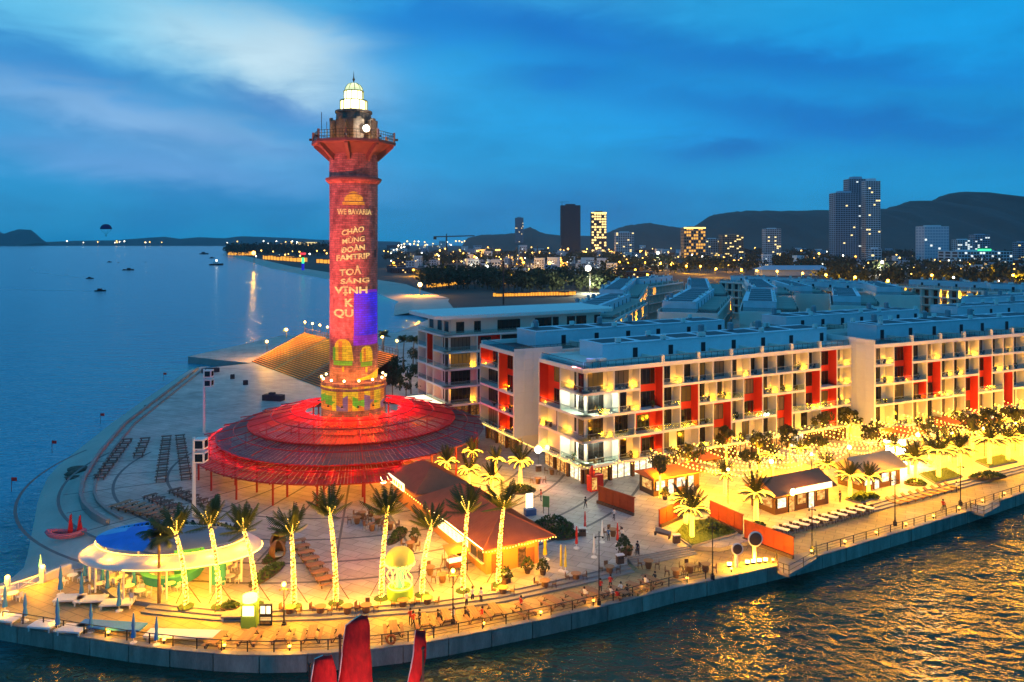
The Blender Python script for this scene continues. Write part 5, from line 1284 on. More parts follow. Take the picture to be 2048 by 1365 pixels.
sb = thing('sun_bed', 'a', 'sun bed', (0, 0, 0), 0, 'low beach beds on the right promenade'); mb = MB(); mb.box(-.5, .5, -1.2, .5, .28, .4); mb.build('mattress', 'timber', sb); mb = MB(); mb._add([(-.5, .5, .28), (.5, .5, .28), (.5, 1.2, .75), (-.5, 1.2, .75), (-.5, .5, .4), (.5, .5, .4), (.5, 1.15, .85), (-.5, 1.15, .85)], [(0, 3, 2, 1), (4, 5, 6, 7), (0, 1, 5, 4), (1, 2, 6, 5), (2, 3, 7, 6), (3, 0, 4, 7)]); mb.build('backrest', 'timber', sb)
for s in (-1, 1):
    for y_ in (-1, .4): mb = MB(); mb.box(s * .42 - .04, s * .42 + .04, y_ - .04, y_ + .04, 0, .28); mb.build('leg', 'timber_dark', sb)
freeze(sb)
A, B = P(1788, 1008), P(1905, 977)
for i in range(9):
    p = A.lerp(B, i / 8); ang = math.atan2(B.y - A.y, B.x - A.x) + .3; lab = '%s low timber beach bed from the left in the line below the square lawn bed' % nth(i)
    if i == 0: sb.location = p; sb.rotation_euler = (0, 0, ang); sb['label'] = lab
    else: dup(sb, p, ang, lab)
# barrel tables with rattan chairs
def barrel_set():
    o = thing('barrel_table', 'a', 'table', (0, 0, 0), 0, 'barrel tables with chairs'); mb = MB(); mb.lathe([(.3, 0), (.42, .45), (.34, .92), (.02, .93)], 12); mb.build('barrel', 'wicker', o)
    mb = MB(); mb.lathe([(.02, .935), (.62, .935), (.62, .99), (.02, .995)], 16); mb.build('table_top', 'timber', o); return freeze(o)
def rattan_chair():
    o = thing('rattan_chair', 'a', 'chair', (0, 0, 0), 0, 'dark chairs at the barrel tables'); mb = MB(); mb.box(-.24, .24, -.24, .24, .6, .66); mb.build('seat', 'wicker', o)
    mb = MB(); mb.box(-.24, .24, .2, .25, .66, 1.15); mb.build('backrest', 'wicker', o)
    for a in (-1, 1):
        for b in (-1, 1): mb = MB(); mb.tube([(a * .26, b * .26, 0), (a * .2, b * .2, .6)], .03, 4); mb.build('leg', 'timber_dark', o)
    return freeze(o)
bt, rc = barrel_set(), rattan_chair()
BS = [(580, 1232, 0), (641, 1231, 0), (695, 1230, 0), (732, 1228, 0), (806, 1218, 0), (855, 1213, 0), (1006, 1192, 0), (1090, 1178, 0), (1152, 1163, 0), (1219, 1149, 0), (1297, 1137, 0), (1352, 1155, 0), (1380, 1146, 0), (1411, 1144, 0), (1258, 1110, .5), (1226, 1073, .5), (1104, 950, .5), (1076, 968, .5), (714, 1048, .5), (724, 1038, .5), (742, 1033, .5), (755, 1048, .5), (744, 1062, .5), (780, 1060, .5), (860, 1150, .5), (885, 1165, .5), (905, 1130, .5), (820, 1100, .5), (918, 1110, .5)]
BN = ['right of the ticket kiosk post', 'second right of the amber post', 'left of the top of the big red sail', 'right behind the tip of the big red sail', 'beside the people in red shirts, left', 'beside the people in red shirts, right', 'below the corner of the orange kiosk', 'on the steps side below the potted shrub', 'under the folded yellow umbrellas', 'near the standing women in red', 'below the main stairs', 'second below the stairs', 'left of the mirror disc post', 'at the rail near the discs', 'on the plaza above the main stairs', 'between three standing people on the plaza', 'in front of the dim shops by the round bed', 'by the blue ice chest', 'in the shade left of the open square', 'at the back of the open square cluster', 'middle of the open square cluster', 'right of the open square cluster', 'front of the open square cluster', 'by the kiosk terrace planter', 'right of the jellyfish lamp', 'by the snack cart', 'behind the snack cart', 'behind the jellyfish lamp', 'under the lit menu boards']
random.seed(31)
for i, (px, py, z_) in enumerate(BS):
    p = P(px, py, z_); lab = 'barrel table ' + BN[i]
    if i == 0: bt.location = p; bt['label'] = lab
    else: dup(bt, p, U(0, 3), lab)
    for k in range(2 if i % 3 else 3):
        a = [.1, 3.0, 1.6][k] + U(-.3, .3); q = p + Vector((1.05 * math.cos(a), 1.05 * math.sin(a), 0)); side = ['right', 'left', 'far'][k]; l2 = 'dark chair on the %s side of the barrel table %s' % (side, BN[i])
        l2 = 'dark %s chair, barrel table %s' % (side, BN[i])
        if i == 0 and k == 0: rc.location = q; rc.rotation_euler = (0, 0, a - math.pi / 2); rc['label'] = l2
        else: dup(rc, q, a - math.pi / 2, l2)
# folded umbrellas
def folded_umbrella(mat, label, h=2.3, group=None, r=.2):
    o = thing('folded_umbrella', label, 'umbrella', (0, 0, 0), 0, group); mb = MB(); mb.tube([(0, 0, 0), (0, 0, h + .15)], .035, 5); mb.build('pole', 'white_trim', o)
    mb = MB(); mb.lathe([(.08, .55), (r, .62), (r * .9, 1.0), (r * .55, 1.5), (r * .75, 1.9), (.05, h + .1)], 7); mb.build('canopy', mat, o); mb = MB(); mb.lathe([(.02, .12), (.36, .1), (.4, 0)], 10); mb.build('base', 'white_trim', o); return freeze(o)
M('umbrella_blue', (.03, .20, .50), .7, var=.2); M('umbrella_yellow', (.60, .48, .03), .7, var=.2)
fb = folded_umbrella('umbrella_blue', 'a', 3.0, 'folded blue umbrellas on the left terrace', .26)
FB = [(10, 1225, 'at the far left railing, beside white chairs'), (50, 1243, 'second from the left along the railing'), (115, 1262, 'third from the left along the railing'), (182, 1264, 'along the railing, left of the long blue bed'), (267, 1287, 'along the railing at the right end of the long blue bed'), (313, 1291, 'last along the railing, left of the white table'), (121, 1190, 'tallest by the white chairs near the beach wall'), (81, 1165, 'half behind the right globe lamp'), (163, 1197, 'by the white daybed left of the pavilion'), (170, 1162, 'under the left corner of the pavilion roof'), (205, 1172, 'by a pavilion post'), (215, 1187, 'in front of the pavilion tables'), (238, 1222, 'between the two white daybeds, with a round foot'), (268, 1182, 'in front of the turquoise bar counter')]
for i, (px, py, lab) in enumerate(FB):
    p = P(px, py); l = 'folded blue umbrella ' + lab
    if i == 0: fb.location = p; fb['label'] = l
    else: dup(fb, p, U(0, 3), l, U(.92, 1.1))
fy = folded_umbrella('umbrella_yellow', 'folded yellow umbrella beside the orange kiosk door', 2.8, 'folded yellow umbrellas'); fy.location = P(1090, 1120, .5); fy.scale = (1.5, 1.5, 1.1)
for px, py, lab in ((1122, 1143, 'folded yellow umbrella on the plaza, left of its pair'), (1131, 1145, 'folded yellow umbrella on the plaza, right of its pair')): dup(fy, P(px, py, .5), 0, lab, (.9, .9, 1.1))
fw = folded_umbrella('cloth_white', 'folded white umbrella left of the potted shrub on the plaza', 2.8, 'folded white umbrellas'); fw.location = P(1188, 1115, .5); dup(fw, P(1204, 1085, .5), 0, 'folded white umbrella farther back on the plaza'); 
fr = folded_umbrella('cloth_red', 'folded red umbrella by the litter bin on the plaza', 2.8, 'folded red umbrellas'); fr.location = P(1153, 1097, .5); dup(fr, P(1235, 1090, .5), 0, 'folded red umbrella among the people standing on the plaza'); dup(fr, P(1170, 1065, .5), 0, 'folded red umbrella farther back on the plaza path')
# daybeds and white tables on the left terrace
def daybed(label, L=2.6, mat='white_trim', h=.55):
    o = thing('daybed', label, 'daybed', (0, 0, 0), 0, 'low beds and tables on the left terrace'); mb = MB(); mb.box(-L / 2, L / 2, -.8, .8, h - .18, h); mb.build('mattress', mat, o)
    for a in (-1, 1):
        for b in (-1, 1): mb = MB(); mb.box(a * L * .44 - .06, a * L * .44 + .06, b * .7 - .06, b * .7 + .06, 0, h - .18); mb.build('leg', 'white_trim', o)
    return freeze(o)
for (px, py, L, mat, rz, lab) in [(14, 1245, 2.6, 'cloth_white', -.15, 'low white table at the far left of the railing'), (88, 1258, 2.6, 'cloth_white', -.15, 'low white table between the second and third railing umbrellas'), (146, 1266, 2.6, 'cloth_white', -.12, 'low white table left of the long blue bed'), (223, 1260, 7.0, 'umbrella_blue', -.12, 'long bright blue bed at the railing'), (366, 1277, 7.5, 'cloth_white', -.05, 'long white table near the picnic tables'), (140, 1204, 3.0, 'cloth_white', .1, 'white daybed left of the folded umbrellas by the pavilion'), (182, 1206, 3.2, 'cloth_white', .1, 'white daybed in the middle of the left terrace'), (236, 1213, 3.4, 'cloth_white', .1, 'white daybed under a folded umbrella, right of the others'), (475, 1237, 3.0, 'concrete', 0, 'grey bench beside the lit ticket kiosk')]:
    o = daybed(lab, L, mat); o.location = P(px, py); o.rotation_euler = (0, 0, rz)
# white chairs and cushioned tables in the left terrace and under the pavilion
wc = thing('white_chair', 'a', 'chair', (0, 0, 0), 0, 'white chairs on the left terrace'); mb = MB(); mb.box(-.25, .25, -.25, .25, .42, .48); mb.build('seat', 'white_trim', wc); mb = MB(); mb.box(-.25, .25, .2, .26, .48, 1.0); mb.build('backrest', 'white_trim', wc)
for a in (-1, 1):
    for b in (-1, 1): mb = MB(); mb.box(a * .22 - .025, a * .22 + .025, b * .22 - .025, b * .22 + .025, 0, .42); mb.build('leg', 'white_trim', wc)
freeze(wc)
WT = thing('white_table', 'a', 'table', (0, 0, 0), 0, 'white round tables by the pavilion'); mb = MB(); mb.lathe([(.02, .74), (.6, .74), (.6, .78), (.02, .785)], 14); mb.build('table_top', 'white_trim', WT); mb = MB(); mb.tube([(0, 0, 0), (0, 0, .74)], .06, 6); mb.build('pedestal', 'white_trim', WT); freeze(WT)
ws = [(145, 1163, 'outside the left corner of the pavilion'), (200, 1180, 'behind a folded umbrella at the pavilion edge'), (215, 1160, 'just inside the pavilion, left'), (245, 1166, 'in front of the turquoise counter, left'), (258, 1185, 'in front of the coconut palm, left'), (280, 1195, 'left of the coconut palm foot'), (228, 1172, 'beside the pavilion post'), (298, 1164, 'before the turquoise counter, middle'), (340, 1180, 'right of the coconut palm'), (455, 1140, 'under the right end of the pavilion'), (25, 1200, 'at the white fence'), (460, 1165, 'between the second and third light-wound palms')]
random.seed(12)
for i, (px, py, lab) in enumerate(ws):
    p = P(px, py, 0 if px < 240 else .5)
    if i == 0: WT.location = p; WT['label'] = 'white round table ' + lab
    else: dup(WT, p, 0, 'white round table ' + lab)
    for k in range(3):
        a = k * 2.1 + U(-.3, .3); q = p + Vector((.95 * math.cos(a), .95 * math.sin(a), 0)); l = 'white chair %s of the round table %s' % (['right', 'left-rear', 'front'][k], lab)
        if i == 0 and k == 0: wc.location = q; wc.rotation_euler = (0, 0, a - math.pi / 2); wc['label'] = l
        else: dup(wc, q, a - math.pi / 2, l)
# ------------------------------------------------------------------ eye-shaped pavilion
M('membrane', (.70, .66, .58), .6, var=.15, vs=.8); M('canvas_blue', (.012, .17, .62), .6, var=.35, vs=.6); M('canvas_cyan', (.10, .42, .70), .6, var=.15); M('canvas_grey', (.16, .19, .22), .6, var=.25); M('turquoise', (.06, .36, .30), .6, var=.15)
pc = P(345, 1082, 4.6); pv = thing('beach_pavilion', 'eye-shaped beach bar pavilion with a blue and white fabric roof', 'pavilion', (pc.x, pc.y, .5), rad(2))
NA = 72
mb = MB(); PR = [(1.0, 3.0), (1.0, 3.3), (.93, 3.75), (.84, 4.05), (.74, 4.2)]
vs = []
for r_, z_ in PR:
    for j in range(NA): t = 2 * math.pi * j / NA; vs.append((10.3 * r_ * math.cos(t), 7.3 * r_ * math.sin(t), z_ + .12 * math.cos(8 * t) * (1 - r_) + (-.5 * math.sin(t) if r_ > .9 else -.2 * math.sin(t))))
mb._add(vs, [(i * NA + j, i * NA + (j + 1) % NA, (i + 1) * NA + (j + 1) % NA, (i + 1) * NA + j) for i in range(4) for j in range(NA)]); mb.build('roof_membrane', 'membrane', pv, smooth=True)
pan = {k: MB() for k in ('canvas_blue', 'canvas_grey', 'membrane', 'door_dark', 'canvas_cyan')}
NRR, NT = 34, 110
def lens(x, y):
    a, b = 8.6, 5.2; e = abs(y) / b
    return math.sqrt((x / a) ** 2 + (y / b) ** 2)
def lz(r_, x, y):
    s = 2.1 - .95 * ((x - 1.6) / 6.4) ** 2; slit = abs(y - 1.9) < max(0, s * .55)
    return 4.35 + .9 * (1 - r_ * r_) - (.55 if slit else 0)
for i in range(NRR):
    for j in range(NT):
        q = []
        for a, b in ((i, j), (i + 1, j), (i + 1, j + 1), (i, j + 1)):
            r_ = max(.001, a / NRR); t = 2 * math.pi * b / NT; x, y = 8.6 * r_ * math.cos(t), 5.2 * r_ * math.sin(t); q.append((x, y, lz(r_, x, y) + .55))
        cx_ = sum(p[0] for p in q) / 4; cy2 = sum(p[1] for p in q) / 4
        s = 2.1 - .95 * ((cx_ - 1.6) / 6.4) ** 2; w = abs(cy2 - 1.9)
        key = 'canvas_blue' if cx_ < -.6 + .12 * cy2 else 'canvas_grey'
        if s > 0 and w < s * .55: key = 'door_dark'
        elif s > 0 and w < s * .55 + .42 and cx_ > -4.2: key = 'canvas_cyan' if cx_ < -1 else 'membrane'
        elif cx_ < -5.4 and cy2 > -.4: key = 'canvas_cyan'
        pan[key]._add(q, [(0, 1, 2, 3)])
for k, nm in (('canvas_blue', 'blue_canopy'), ('canvas_grey', 'grey_canopy'), ('membrane', 'white_crescent'), ('door_dark', 'roof_opening'), ('canvas_cyan', 'pale_blue_canopy')): (lambda o_: o_.__setitem__('kind', 'stuff') if k == 'membrane' else None)(pan[k].build(nm, k, pv, smooth=True))
mb = MB()
for j in range(150):
    t = math.pi + math.pi * j / 149; mb.bead((8.65 * math.cos(t), 5.25 * math.sin(t), 4.5), .07)
    t2 = math.pi * 1.42 + math.pi * .75 * j / 149; mb.bead((10.35 * math.cos(t2), 7.35 * math.sin(t2), 3.15 - .5 * math.sin(t2)), .075)
mb.build('light_strand', 'bulb', pv, kind='stuff')
for k in range(12):
    t = 2 * math.pi * k / 12 + .2; mb = MB(); mb.tube([(9.2 * math.cos(t), 6.4 * math.sin(t), 0), (9.2 * math.cos(t), 6.4 * math.sin(t), 3.6 - .4 * math.sin(t))], .11, 6); mb.build('post', 'white_trim', pv)
mb = MB(); mb.lathe([(3.2, 0), (3.3, 1.0), (3.5, 1.05), (3.5, 1.12), (2.7, 1.12)], 24, a0=rad(170), a1=rad(390)); mb.build('bar_counter', 'turquoise', pv)
mb = MB(); mb.obox((1.6, 1.0, 1.6), (3.0, 1.6, 3.2)); mb.obox((6.2, -2.5, 1.2), (1.6, .6, 2.4)); mb.build('service_wall', 'turquoise', pv)
for (x, y, z_, pw) in ((-6, -2.5, 3.0, 420), (-2.5, -4.2, 3.0, 420), (2.2, -4.2, 3.0, 420), (6, -2.5, 2.9, 420), (-1, 0, 3.2, 420), (5, 1, 3.0, 350)): lamp(pv, (x, y, z_), pw, (1, .55, .10), .25, 'pavilion_light')
for t_ in (200, 240, 275, 310, 340): lamp(pv, (9.6 * math.cos(rad(t_)), 6.5 * math.sin(rad(t_)), 4.6), 330, (1, .55, .08), .15, 'roof_edge_light')
# glowing jellyfish
jf = thing('jellyfish_lamp', 'glowing pavilion-sized jellyfish lamp with wavy lit tentacles on a green round plinth', 'light sculpture', P(800, 1193, .5))
M('jelly_dome', (.40, .42, .10), .5, var=.3, emit=(.55, .52, .05), es=.10); M('plinth_green', (.20, .40, .05), .6, var=.2)
mb = MB(); mb.lathe([(1.45, 0), (1.45, 1.05), (.02, 1.06)], 28); mb.build('plinth', 'plinth_green', jf)
mb = MB(); mb.lathe([(1.6, 3.95), (1.62, 4.2), (1.45, 4.75), (1.05, 5.2), (.5, 5.42), (.01, 5.47)], 28); mb.build('dome', 'jelly_dome', jf, smooth=True)
mb = MB(); mb.tube([(1.62 * math.cos(2 * math.pi * j / 64), 1.62 * math.sin(2 * math.pi * j / 64), 3.9 - .22 * abs(math.sin(5 * 2 * math.pi * j / 64))) for j in range(65)], .07, 4); mb.build('frill', 'wrap', jf)
mb = MB(); mb.tube([(1.3 * math.cos(2 * math.pi * j / 40), 1.3 * math.sin(2 * math.pi * j / 40), 1.2) for j in range(41)], .09, 4); mb.build('ring_light', 'wrap', jf)
for k in range(8):
    a = 2 * math.pi * k / 8 + .3; mb = MB(); mb.tube([((1.15 + .28 * math.sin(j * .9 + k)) * math.cos(a + .12 * math.sin(j)), (1.15 + .28 * math.sin(j * .9 + k)) * math.sin(a + .12 * math.sin(j)), 1.25 + 2.7 * j / 9) for j in range(10)], .055, 4); mb.build('tentacle', 'wrap', jf)
mb = MB(); mb.lathe([(.5, 1.1), (.45, 2.6), (.55, 3.9)], 10); mb.build('core', 'canvas_cyan', jf)
lamp(jf, (0, -2.0, 2.2), 150, (1, .72, .15), .3, 'jelly_light'); lamp(jf, (0, 0, 3.4), 50, (1, .8, .3), .3, 'jelly_light')
# ticket kiosk and menu boards
o = thing('ticket_kiosk', 'small white and green ticket kiosk with a glowing sign, foot of the third light-wound palm', 'kiosk', P(500, 1252, 0)); M('kiosk_green', (.18, .35, .10), .6)
mb = MB(); mb.box(-.75, .75, -.6, .6, 0, 1.2); mb.box(-.75, -.62, -.6, .6, 1.2, 2.4); mb.box(.62, .75, -.6, .6, 1.2, 2.4); mb.box(-.85, .85, -.7, .7, 2.4, 2.55); mb.build('cabin', 'plinth_green', o); mb = MB(); mb.box(-.6, .6, -.55, -.5, 1.25, 2.3); mb.build('lit_window', 'sign_white', o); mb = MB(); mb.lathe([(.02, 2.56), (.75, 2.6), (.75, 3.2), (.02, 3.25)], 14); mb.build('glowing_sign', 'bulb', o); lamp(o, (0, -1.2, 2.2), 60, (1, .8, .3), .2, 'kiosk_light')
o = thing('menu_board', 'black framed illuminated menu board standing right of the ticket kiosk', 'sign', P(532, 1251, 0)); mb = MB(); mb.box(-.65, .65, -.1, .1, .05, 2.2); mb.build('frame', 'steel_dark', o)
for (x0, x1, z0, z1, m_) in ((-.55, -.05, 1.25, 2.05, 'sign_white'), (.08, .5, 1.25, 2.05, 'sign_white'), (-.55, .55, .55, .9, 'letter_light'), (-.55, .55, .2, .45, 'shop_dim')): mb = MB(); mb.box(x0, x1, -.12, -.101, z0, z1); mb.build('lit_panel', m_, o)
# ------------------------------------------------------------------ orange hip-roofed kiosk
M('orange_wall', (.58, .23, .05), .65, var=.12); M('tile_roof', (.36, .10, .04), .75, var=.25, vs=.7, fine=.15); M('wood_door', (.26, .09, .03), .6, var=.2)
kx = thing('orange_kiosk', 'long orange drinks kiosk with a red-brown hipped roof and lit menu boards', 'kiosk', P(973, 1150, .5), rad(29))
WK, LK, EZ, RZ = 7.2, 20.0, 3.45, 6.0
mb = MB(); mb.box(0, WK, 0, LK, 0, EZ); mb.box(.3, WK - .4, LK + .001, LK + 12, 0, EZ); mb.build('wall', 'orange_wall', kx)
def hip(name, x0, x1, y0, y1, ez, rz_, ins, ridge_x=None):
    mb = MB(); rx = (x0 + x1) / 2 if ridge_x is None else ridge_x; vs = [(x0, y0, ez), (x1, y0, ez), (x1, y1, ez), (x0, y1, ez), (rx, y0 + ins, rz_), (rx, y1 - ins, rz_)]
    vs += [(x, y, z - .16) for x, y, z in vs[:4]]
    mb._add(vs, [(0, 1, 4), (1, 2, 5, 4), (2, 3, 5), (3, 0, 4, 5), (9, 8, 7, 6), (0, 6, 7, 1), (1, 7, 8, 2), (2, 8, 9, 3), (3, 9, 6, 0)]); r_ = mb.build(name, 'tile_roof', kx)
    rm = MB(); rm.tube([vs[4], vs[5]], .09, 4); rm.tube([vs[0], vs[4]], .07, 4); rm.tube([vs[1], vs[4]], .07, 4); rm.build('ridge', 'tile_roof', r_)
    n = int((y1 - y0) / .55); sm = MB()
    for j in range(1, n):
        y = y0 + (y1 - y0) * j / n; t = min(1, (y - y0) / ins, (y1 - y) / ins)
        for xe in (x0, x1): sm.tube([(xe, y, ez + .03), (xe + (rx - xe) * t, y, ez + (rz_ - ez) * t + .03)], .025, 3, 0, False)
    so = sm.build('roof_rib', 'tile_roof', r_); so['kind'] = 'stuff'
hip('roof', -1.1, WK + 1.7, -1.2, LK + .3, EZ, RZ, 4.5); hip('rear_roof', -.9, WK + .9, LK + .4, LK + 13, EZ + .35, RZ + .2, 4.5)
for j in range(7):
    y = 5.0 + j * 1.35; mb = MB(); mb.box(-.10, -.02, y, y + 1.22, 1.15, 3.05); mb.build('menu_panel', 'sign_white', kx)
    for q in range(5):
        mb = MB(); mb.box(-.115, -.101, y + .15, y + .15 + U(.5, .95), 2.75 - q * .32, 2.85 - q * .32); mb.build('menu_line', 'frame_dark' if q % 2 else 'wood_door', kx)
mb = MB(); mb.box(-1.02, -.95, -1.0, 13.5, EZ - .06, EZ + .08); mb.build('eave_light', 'bulb_hot', kx)
for y in (.7, 2.6): 
    mb = MB(); mb.box(-.06, -.01, y, y + 1.6, 1.2, 2.9, 0); mb.box(-.3, 0, y - .1, y + 1.75, 1.05, 1.2, 1); mb.build('serving_hatch', ['warm_glass', 'white_trim'], kx)
for (x0, x1, z1, m_) in ((.7, 2.2, 2.3, 'wood_door'), (4.3, 5.4, 2.35, 'shop_dim'), (5.5, 6.6, 2.1, 'wood_door')): mb = MB(); mb.box(x0, x1, -.06, -.005, .02, z1); mb.build('door', m_, kx)
sg = MB(); sg.box(-1.05, -.9, LK + 4.5, LK + 11.5, EZ - .35, EZ + .75); so = sg.build('lit_sign', 'sign_white', kx)
for q in range(6): mb = MB(); mb.box(-1.075, -1.051, LK + 5.0 + q, LK + 5.6 + q, EZ - .1, EZ + .45); mb.build('sign_letter', 'emblem_light', so)
mb = MB(); mb.lathe([(.02, -.08), (.6, -.08), (.6, .08), (.02, .08)], 16); rs = mb.build('round_sign', 'bulb_hot', kx, loc=(-1.6, LK + 11.6, EZ - .4), rot=(rad(90), 0, rad(-29)))
mb = MB()
for j in range(26): mb.bead((-1.1 + (WK + 2.8) * j / 25, -1.28, EZ - .12 - .15 * math.sin(math.pi * (j % 6) / 6)), .085)
for j in range(22): mb.bead((-1.15, 13.8 + j * .8, EZ - .1), .085)
mb.build('eave_bulb', 'bulb', kx, kind='stuff')
for (x, y, pw) in ((-2.3, 2, 550), (-2.3, 7.5, 800), (-2.3, 12, 550), (1.5, -2.2, 500), (5.5, -2.2, 550), (-2.2, 20, 260), (-2, 27, 260)): lamp(kx, (x, y, 3.0), pw, (1, .58, .10), .3, 'eave_glow')
o = thing('snack_cart', 'wheeled snack cart with an orange awning beside the lit menu boards', 'cart', P(912, 1140, .5), rad(25)); mb = MB(); mb.box(-1.1, 1.1, -.5, .5, .4, 1.1); mb.build('counter', 'wood_door', o); mb = MB(); mb._add([(-1.4, -.9, 2.4), (1.4, -.9, 2.4), (1.4, .9, 2.9), (-1.4, .9, 2.9), (-1.4, -.9, 2.3), (1.4, -.9, 2.3), (1.4, .9, 2.8), (-1.4, .9, 2.8)], [(0, 1, 2, 3), (7, 6, 5, 4), (0, 4, 5, 1), (1, 5, 6, 2), (2, 6, 7, 3), (3, 7, 4, 0)]); mb.build('awning', 'orange_wall', o)
for sx in (-1, 1):
    for sy in (-.7, .7): mb = MB(); mb.tube([(sx * 1.2, sy, 0), (sx * 1.2, sy, 2.5)], .04, 4); mb.build('post', 'timber_dark', o)
    mb = MB(); mb.lathe([(.05, -.06), (.38, -.06), (.38, .06), (.05, .06)], 12); mb.build('wheel', 'timber_dark', o, loc=(sx * .7, -.56, .38), rot=(rad(90), 0, 0))
mb = MB(); mb.box(-1, 1, -.45, .45, 1.101, 1.3); mb.build('food_tray', 'sign_white', o)
# string of bulbs builder
def bulb_string(name, label, pts, sag=.5, gap=.62, r=.10, group=None, mat='bulb'):
    o = thing(name, label, 'string lights', (0, 0, 0), 0, group); cm, bm_ = MB(), MB()
    for a, b in zip(pts[:-1], pts[1:]):
        a, b = Vector(a), Vector(b); L = (b - a).length; n = max(2, int(L / gap)); q = []
        for i in range(n + 1):
            t = i / n; p = a.lerp(b, t) - Vector((0, 0, sag * 4 * t * (1 - t))); q.append(p); bm_.bead((p.x, p.y, p.z - .1), r)
        cm.tube(q, .02, 3, 0, False)
    cm.build('cable', 'cable', o); bm_.build('bulb', mat, o, kind='stuff'); return o
dA = Vector((math.cos(angA), math.sin(angA), 0)); nA = Vector((dA.y, -dA.x, 0)); OA = Vector((11.4, 125, 0))
dBv = Vector((math.cos(angB), math.sin(angB), 0)); nB = Vector((dBv.y, -dBv.x, 0)); OB = Vector((70.3, 150.5, 0))
def frontage(s, d):
    return OA + dA * s + nA * d if s < 66 else OB + dBv * (s - 66) + nB * (d - 3)
h_ = lambda p, z: Vector((p.x, p.y, z))
# strings along the shopfront eaves
bulb_string('string_light', 'swagged string of bulbs along the shopfront edge of the nearest block, facing the water', [h_(frontage(s, .4), 4.0) for s in range(0, 64, 7)], .8, .6, .10, 'bulb strings')
pl = lambda s: Vector((11.4, 125, 0)) + Vector((-dA.y, dA.x, 0)) * s - dA * .4
bulb_string('string_light', 'swagged string of bulbs along the left end of the nearest block', [h_(pl(s), 4.2) for s in (0, 3.5, 7, 10.5, 14)], .6, .55, .10, 'bulb strings')
oc = Vector((.4, 144, 0)); bulb_string('string_light', 'straight string of bulbs along the block with the blank end wall', [h_(oc + Vector((-dA.y, dA.x, 0)) * s - dA * .3, 3.9) for s in (-9, 0, 7, 14)], .1, .45, .09, 'bulb strings')
Q1 = [frontage(s, 2.5) for s in range(12, 128, 9)]; Q2 = [frontage(s + 3, 17) for s in range(12, 128, 9)]
for i, p in enumerate(Q2):
    o = thing('light_pole', '%s slim festoon pole from the left on the lit square' % nth(i), 'pole', (p.x, p.y, .5), 0, 'festoon poles on the lit square'); mb = MB(); mb.tube([(0, 0, 0), (0, 0, 5.4)], .07, 5); mb.build('pole', 'steel_dark', o); mb = MB(); mb.ball((0, 0, 5.2), .35 if i % 2 else .24, 0, 8, 6); mb.build('globe', 'bulb_hot', o); lamp(o, (0, -.5, 4.9), 1900 if i > 4 else 1200, (1, .60, .10), .3, 'festoon_light')
ns_ = 0
for i in range(len(Q2)):
    for (a, b, z0, z1) in [(Q1[i], Q2[i], 5.6, 5.2)] + ([(Q1[i], Q2[i + 1], 5.6, 5.2), (Q2[i], Q2[i + 1], 5.2, 5.2), (Q1[i].lerp(Q2[i], .5), Q2[i + 1], 5.0, 5.2), (Q1[i].lerp(Q2[i], .75), Q2[i + 1].lerp(Q1[i + 1], .4), 5.0, 5.0), (Q1[i].lerp(Q1[i + 1], .5), Q2[i].lerp(Q2[i + 1], .5), 5.6, 5.0)] if i + 1 < len(Q2) else []):
        bulb_string('string_light', '%s sagging string of warm bulbs from the left over the lit square' % nth(ns_), [h_(a, z0), h_(b, z1)], .9, .7, .135, 'bulb strings'); ns_ += 1
for s in range(8, 126, 8): lamp(None, h_(frontage(s, 6.5 + (s % 16) * .4), 4.2), 1200 if s > 50 else 800, (1, .58, .09), .3, 'festoon_bulb_light')
